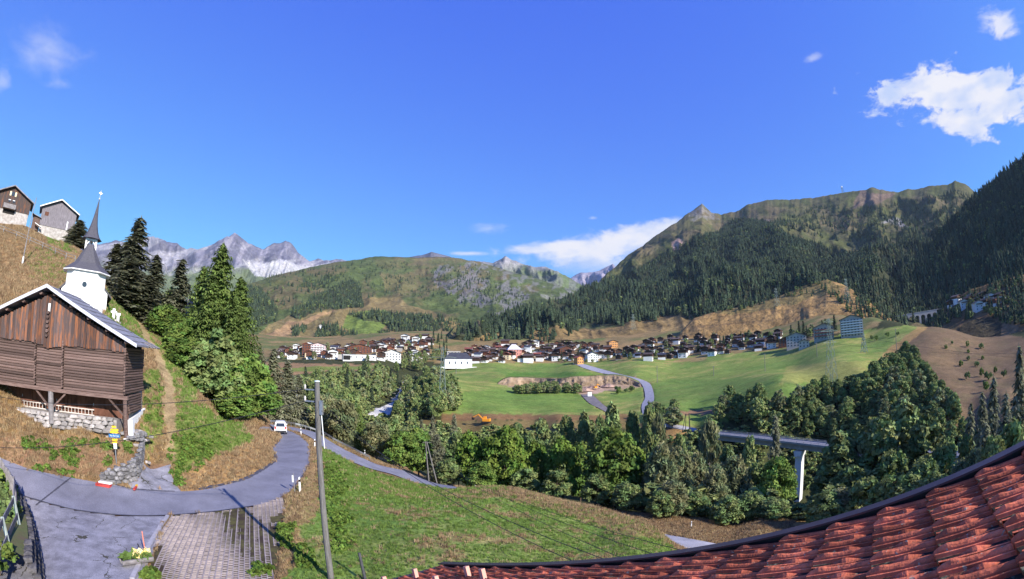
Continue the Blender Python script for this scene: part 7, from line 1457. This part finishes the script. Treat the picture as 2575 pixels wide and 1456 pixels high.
# ================================================================ GRASS AND WEEDS
def tuft(seed, n, h, w, spread):
    g = np.random.default_rng(seed); a = g.uniform(0, 6.28, n); r = g.uniform(0, spread, n); c = np.stack([r * np.cos(a), r * np.sin(a), np.zeros(n)], 1); lean = g.normal(0, .35, (n, 3)); lean[:, 2] = 0; up = nrm(np.array((0, 0, 1.)) + lean); hh = h * g.uniform(.5, 1.2, (n, 1)); side = nrm(np.cross(up, g.normal(0, 1, (n, 3)))) * w; k = g.uniform(.7, 1.3, (n, 1)) * np.ones((1, 3))
    return crown_mesh('tuft', [cards(c + up * hh * .5, up * hh * .5, side, k, .25)])
G_GREEN = leafmat('grass_green', (.17, .25, .055), .35, .25); G_DRY = leafmat('grass_dry', (.31, .205, .115), .25, .3); G_TAN = leafmat('grass_straw', (.40, .295, .165), .25, .2); G_LUSH = leafmat('weed_leaves', (.13, .215, .045), .3, .25)
tm = [tuft(1, 16, .16, .016, .13), tuft(2, 16, .14, .016, .14), tuft(3, 15, .20, .015, .15), tuft(4, 14, .20, .015, .14), tuft(5, 14, .18, .016, .15), broadleaf(131, .40, .28, 10, 14, .06, .0), broadleaf(132, .30, .30, 9, 14, .055, .0)]
for x, q in zip(tm, (G_GREEN, G_GREEN, G_DRY, G_DRY, G_TAN, G_LUSH, G_LUSH)): x.materials.append(q)
GCOL = template_collection('turf_tuft', tm)
cell = (gR < np.where(gU < 330, 112, 82)) & (gR > 12) & ~FLATMASK & (gV < 1480) & (gV > 550) & (gU > -40) & (gU < 2000) & ~((gR > 82) & (gU > 700)) & ~inpoly(gU + jx * 12, gV + jy * 12, PATHP)
dA = (AZ[1] - AZ[0]); dL = LR[1] - LR[0]; wgt = np.where(cell, gR * gR * dA * dL * np.clip(30 / gR, .35, 1.6), 0).ravel(); wgt /= wgt.sum(); NG = 62000
k = rng.choice(len(wgt), NG, p=wgt); ii, jj = np.divmod(k, NA); aa = AZ[jj] + rng.uniform(-.5, .5, NG) * dA; ll = np.exp(LR[ii] + rng.uniform(-.5, .5, NG) * dL); px, py = ll * np.sin(aa), ll * np.cos(aa); pz = gz(px, py)
c_ = GC[ii, jj]; green = c_[:, 1] / (c_[:, 0] + 1e-6); u = rng.uniform(0, 1, NG); ix = np.where(green > .98, np.where(u < .95, rng.integers(0, 2, NG), 4), np.where(green > .8, np.where(u < .4, rng.integers(0, 2, NG), rng.integers(2, 5, NG)), rng.integers(2, 5, NG)))
sc = rng.uniform(.7, 1.5, NG) * np.clip(ll / 32, .85, 1.9) * np.where(gU.ravel()[k] < 470, .95, .9)
nm = fbm(px / 1.7, py / 1.7, 3, 77)
instancer('grass', np.stack([px, py, pz - .02], 1), np.stack([rng.normal(0, .12, NG), rng.normal(0, .12, NG), rng.uniform(0, 6.28, NG)], 1), np.stack([sc, sc, sc * rng.uniform(.7, 1.2, NG)], 1), ix, GCOL, 'grass and straw tufts on lawn and banks')
# leafy weeds: patches on the bank and along the lawn edge
Wp = []
for poly, n in (([(445, 1060), (520, 1080), (560, 1120), (500, 1170), (440, 1190), (435, 1120)], 420), ([(440, 1180), (460, 1170), (465, 1230), (445, 1215)], 60), ([(812, 1130), (870, 1200), (860, 1260), (820, 1230)], 260), ([(815, 1240), (870, 1280), (880, 1360), (835, 1380)], 220), ([(60, 1100), (130, 1110), (120, 1140), (60, 1130)], 70), ([(155, 1110), (205, 1105), (200, 1190), (160, 1180)], 110), ([(205, 1105), (300, 1125), (290, 1140), (210, 1125)], 70), ([(125, 1135), (142, 1140), (140, 1162), (122, 1158)], 22), ([(268, 1150), (280, 1160), (270, 1180), (262, 1168)], 20), ([(310, 1112), (335, 1118), (330, 1140), (310, 1135)], 40), ([(80, 1170), (200, 1195), (190, 1200), (80, 1180)], 40), ([(705, 1310), (740, 1330), (735, 1380), (700, 1370)], 60), ([(720, 1360), (780, 1390), (800, 1430), (760, 1420)], 60), ([(640, 1420), (680, 1425), (680, 1456), (640, 1456)], 20), ([(370, 1430), (400, 1440), (390, 1470), (362, 1465)], 40), ([(400, 940), (412, 1000), (405, 1060), (390, 1060)], 50), ([(360, 990), (380, 1000), (378, 1060), (360, 1050)], 50)):
    us = [q[0] for q in poly]; vs = [q[1] for q in poly]; c = 0; t_ = 0
    while c < n * .55 and t_ < n * 12:
        t_ += 1; du, dv = max(us) - min(us), max(vs) - min(vs); u, v = rng.normal((min(us) + max(us)) / 2, du * .36), rng.normal((min(vs) + max(vs)) / 2, dv * .36)
        if vnoise(np.float64(u / 11), np.float64(v / 9), 3) > .45 and bool(inpoly(np.float64((u - np.mean(us)) * .8 + np.mean(us)), np.float64((v - np.mean(vs)) * .8 + np.mean(vs)), poly)) and not any(bool(inpoly(np.float64(u), np.float64(v), q)) for q in (ROAD_FAR + ROAD_NEAR[::-1], PLAZA, DRIVE_L + DRIVE_R[::-1])): Wp.append(hit(u, v, 8, 80)); c += 1
Wp = np.array(Wp); n = len(Wp); s = rng.uniform(.5, 1.15, n); instancer('weeds', Wp + np.array((0, 0, -.04)), np.stack([np.zeros(n), np.zeros(n), rng.uniform(0, 6.28, n)], 1), np.stack([s * 1.1, s * 1.1, s * .8], 1), 5 + rng.integers(0, 2, n), GCOL, 'leafy green weeds in patches on the banks')

# ================================================================ AIR
lo_ = np.array([1e9] * 3); hi_ = -lo_
for o in list(scene.objects):
    if o.type == 'MESH' and o.get('kind') == 'structure':
        bb = np.array([o.matrix_world @ Vector(c) for c in o.bound_box]); lo_ = np.minimum(lo_, bb.min(0)); hi_ = np.maximum(hi_, bb.max(0))
lo_ -= 40; lo_[1] -= 160; hi_ += 40; print('bounds', lo_, hi_)
hz = MB(); hz.box(tuple((lo_ + hi_) / 2), tuple(hi_ - lo_)); hzm = bpy.data.materials.new('valley_air'); hzm.use_nodes = True; hn = hzm.node_tree.nodes; hn.clear()
ho = hn.new('ShaderNodeOutputMaterial'); hv = hn.new('ShaderNodeVolumePrincipled'); hv.inputs['Color'].default_value = (.72, .84, 1.0, 1); hv.inputs['Density'].default_value = HAZE; hv.inputs['Anisotropy'].default_value = 0.0
hzm.node_tree.links.new(hv.outputs[0], ho.inputs['Volume'])
tag(hz.build('haze', hzm), 'thin blue morning haze filling the valley', kind='stuff')
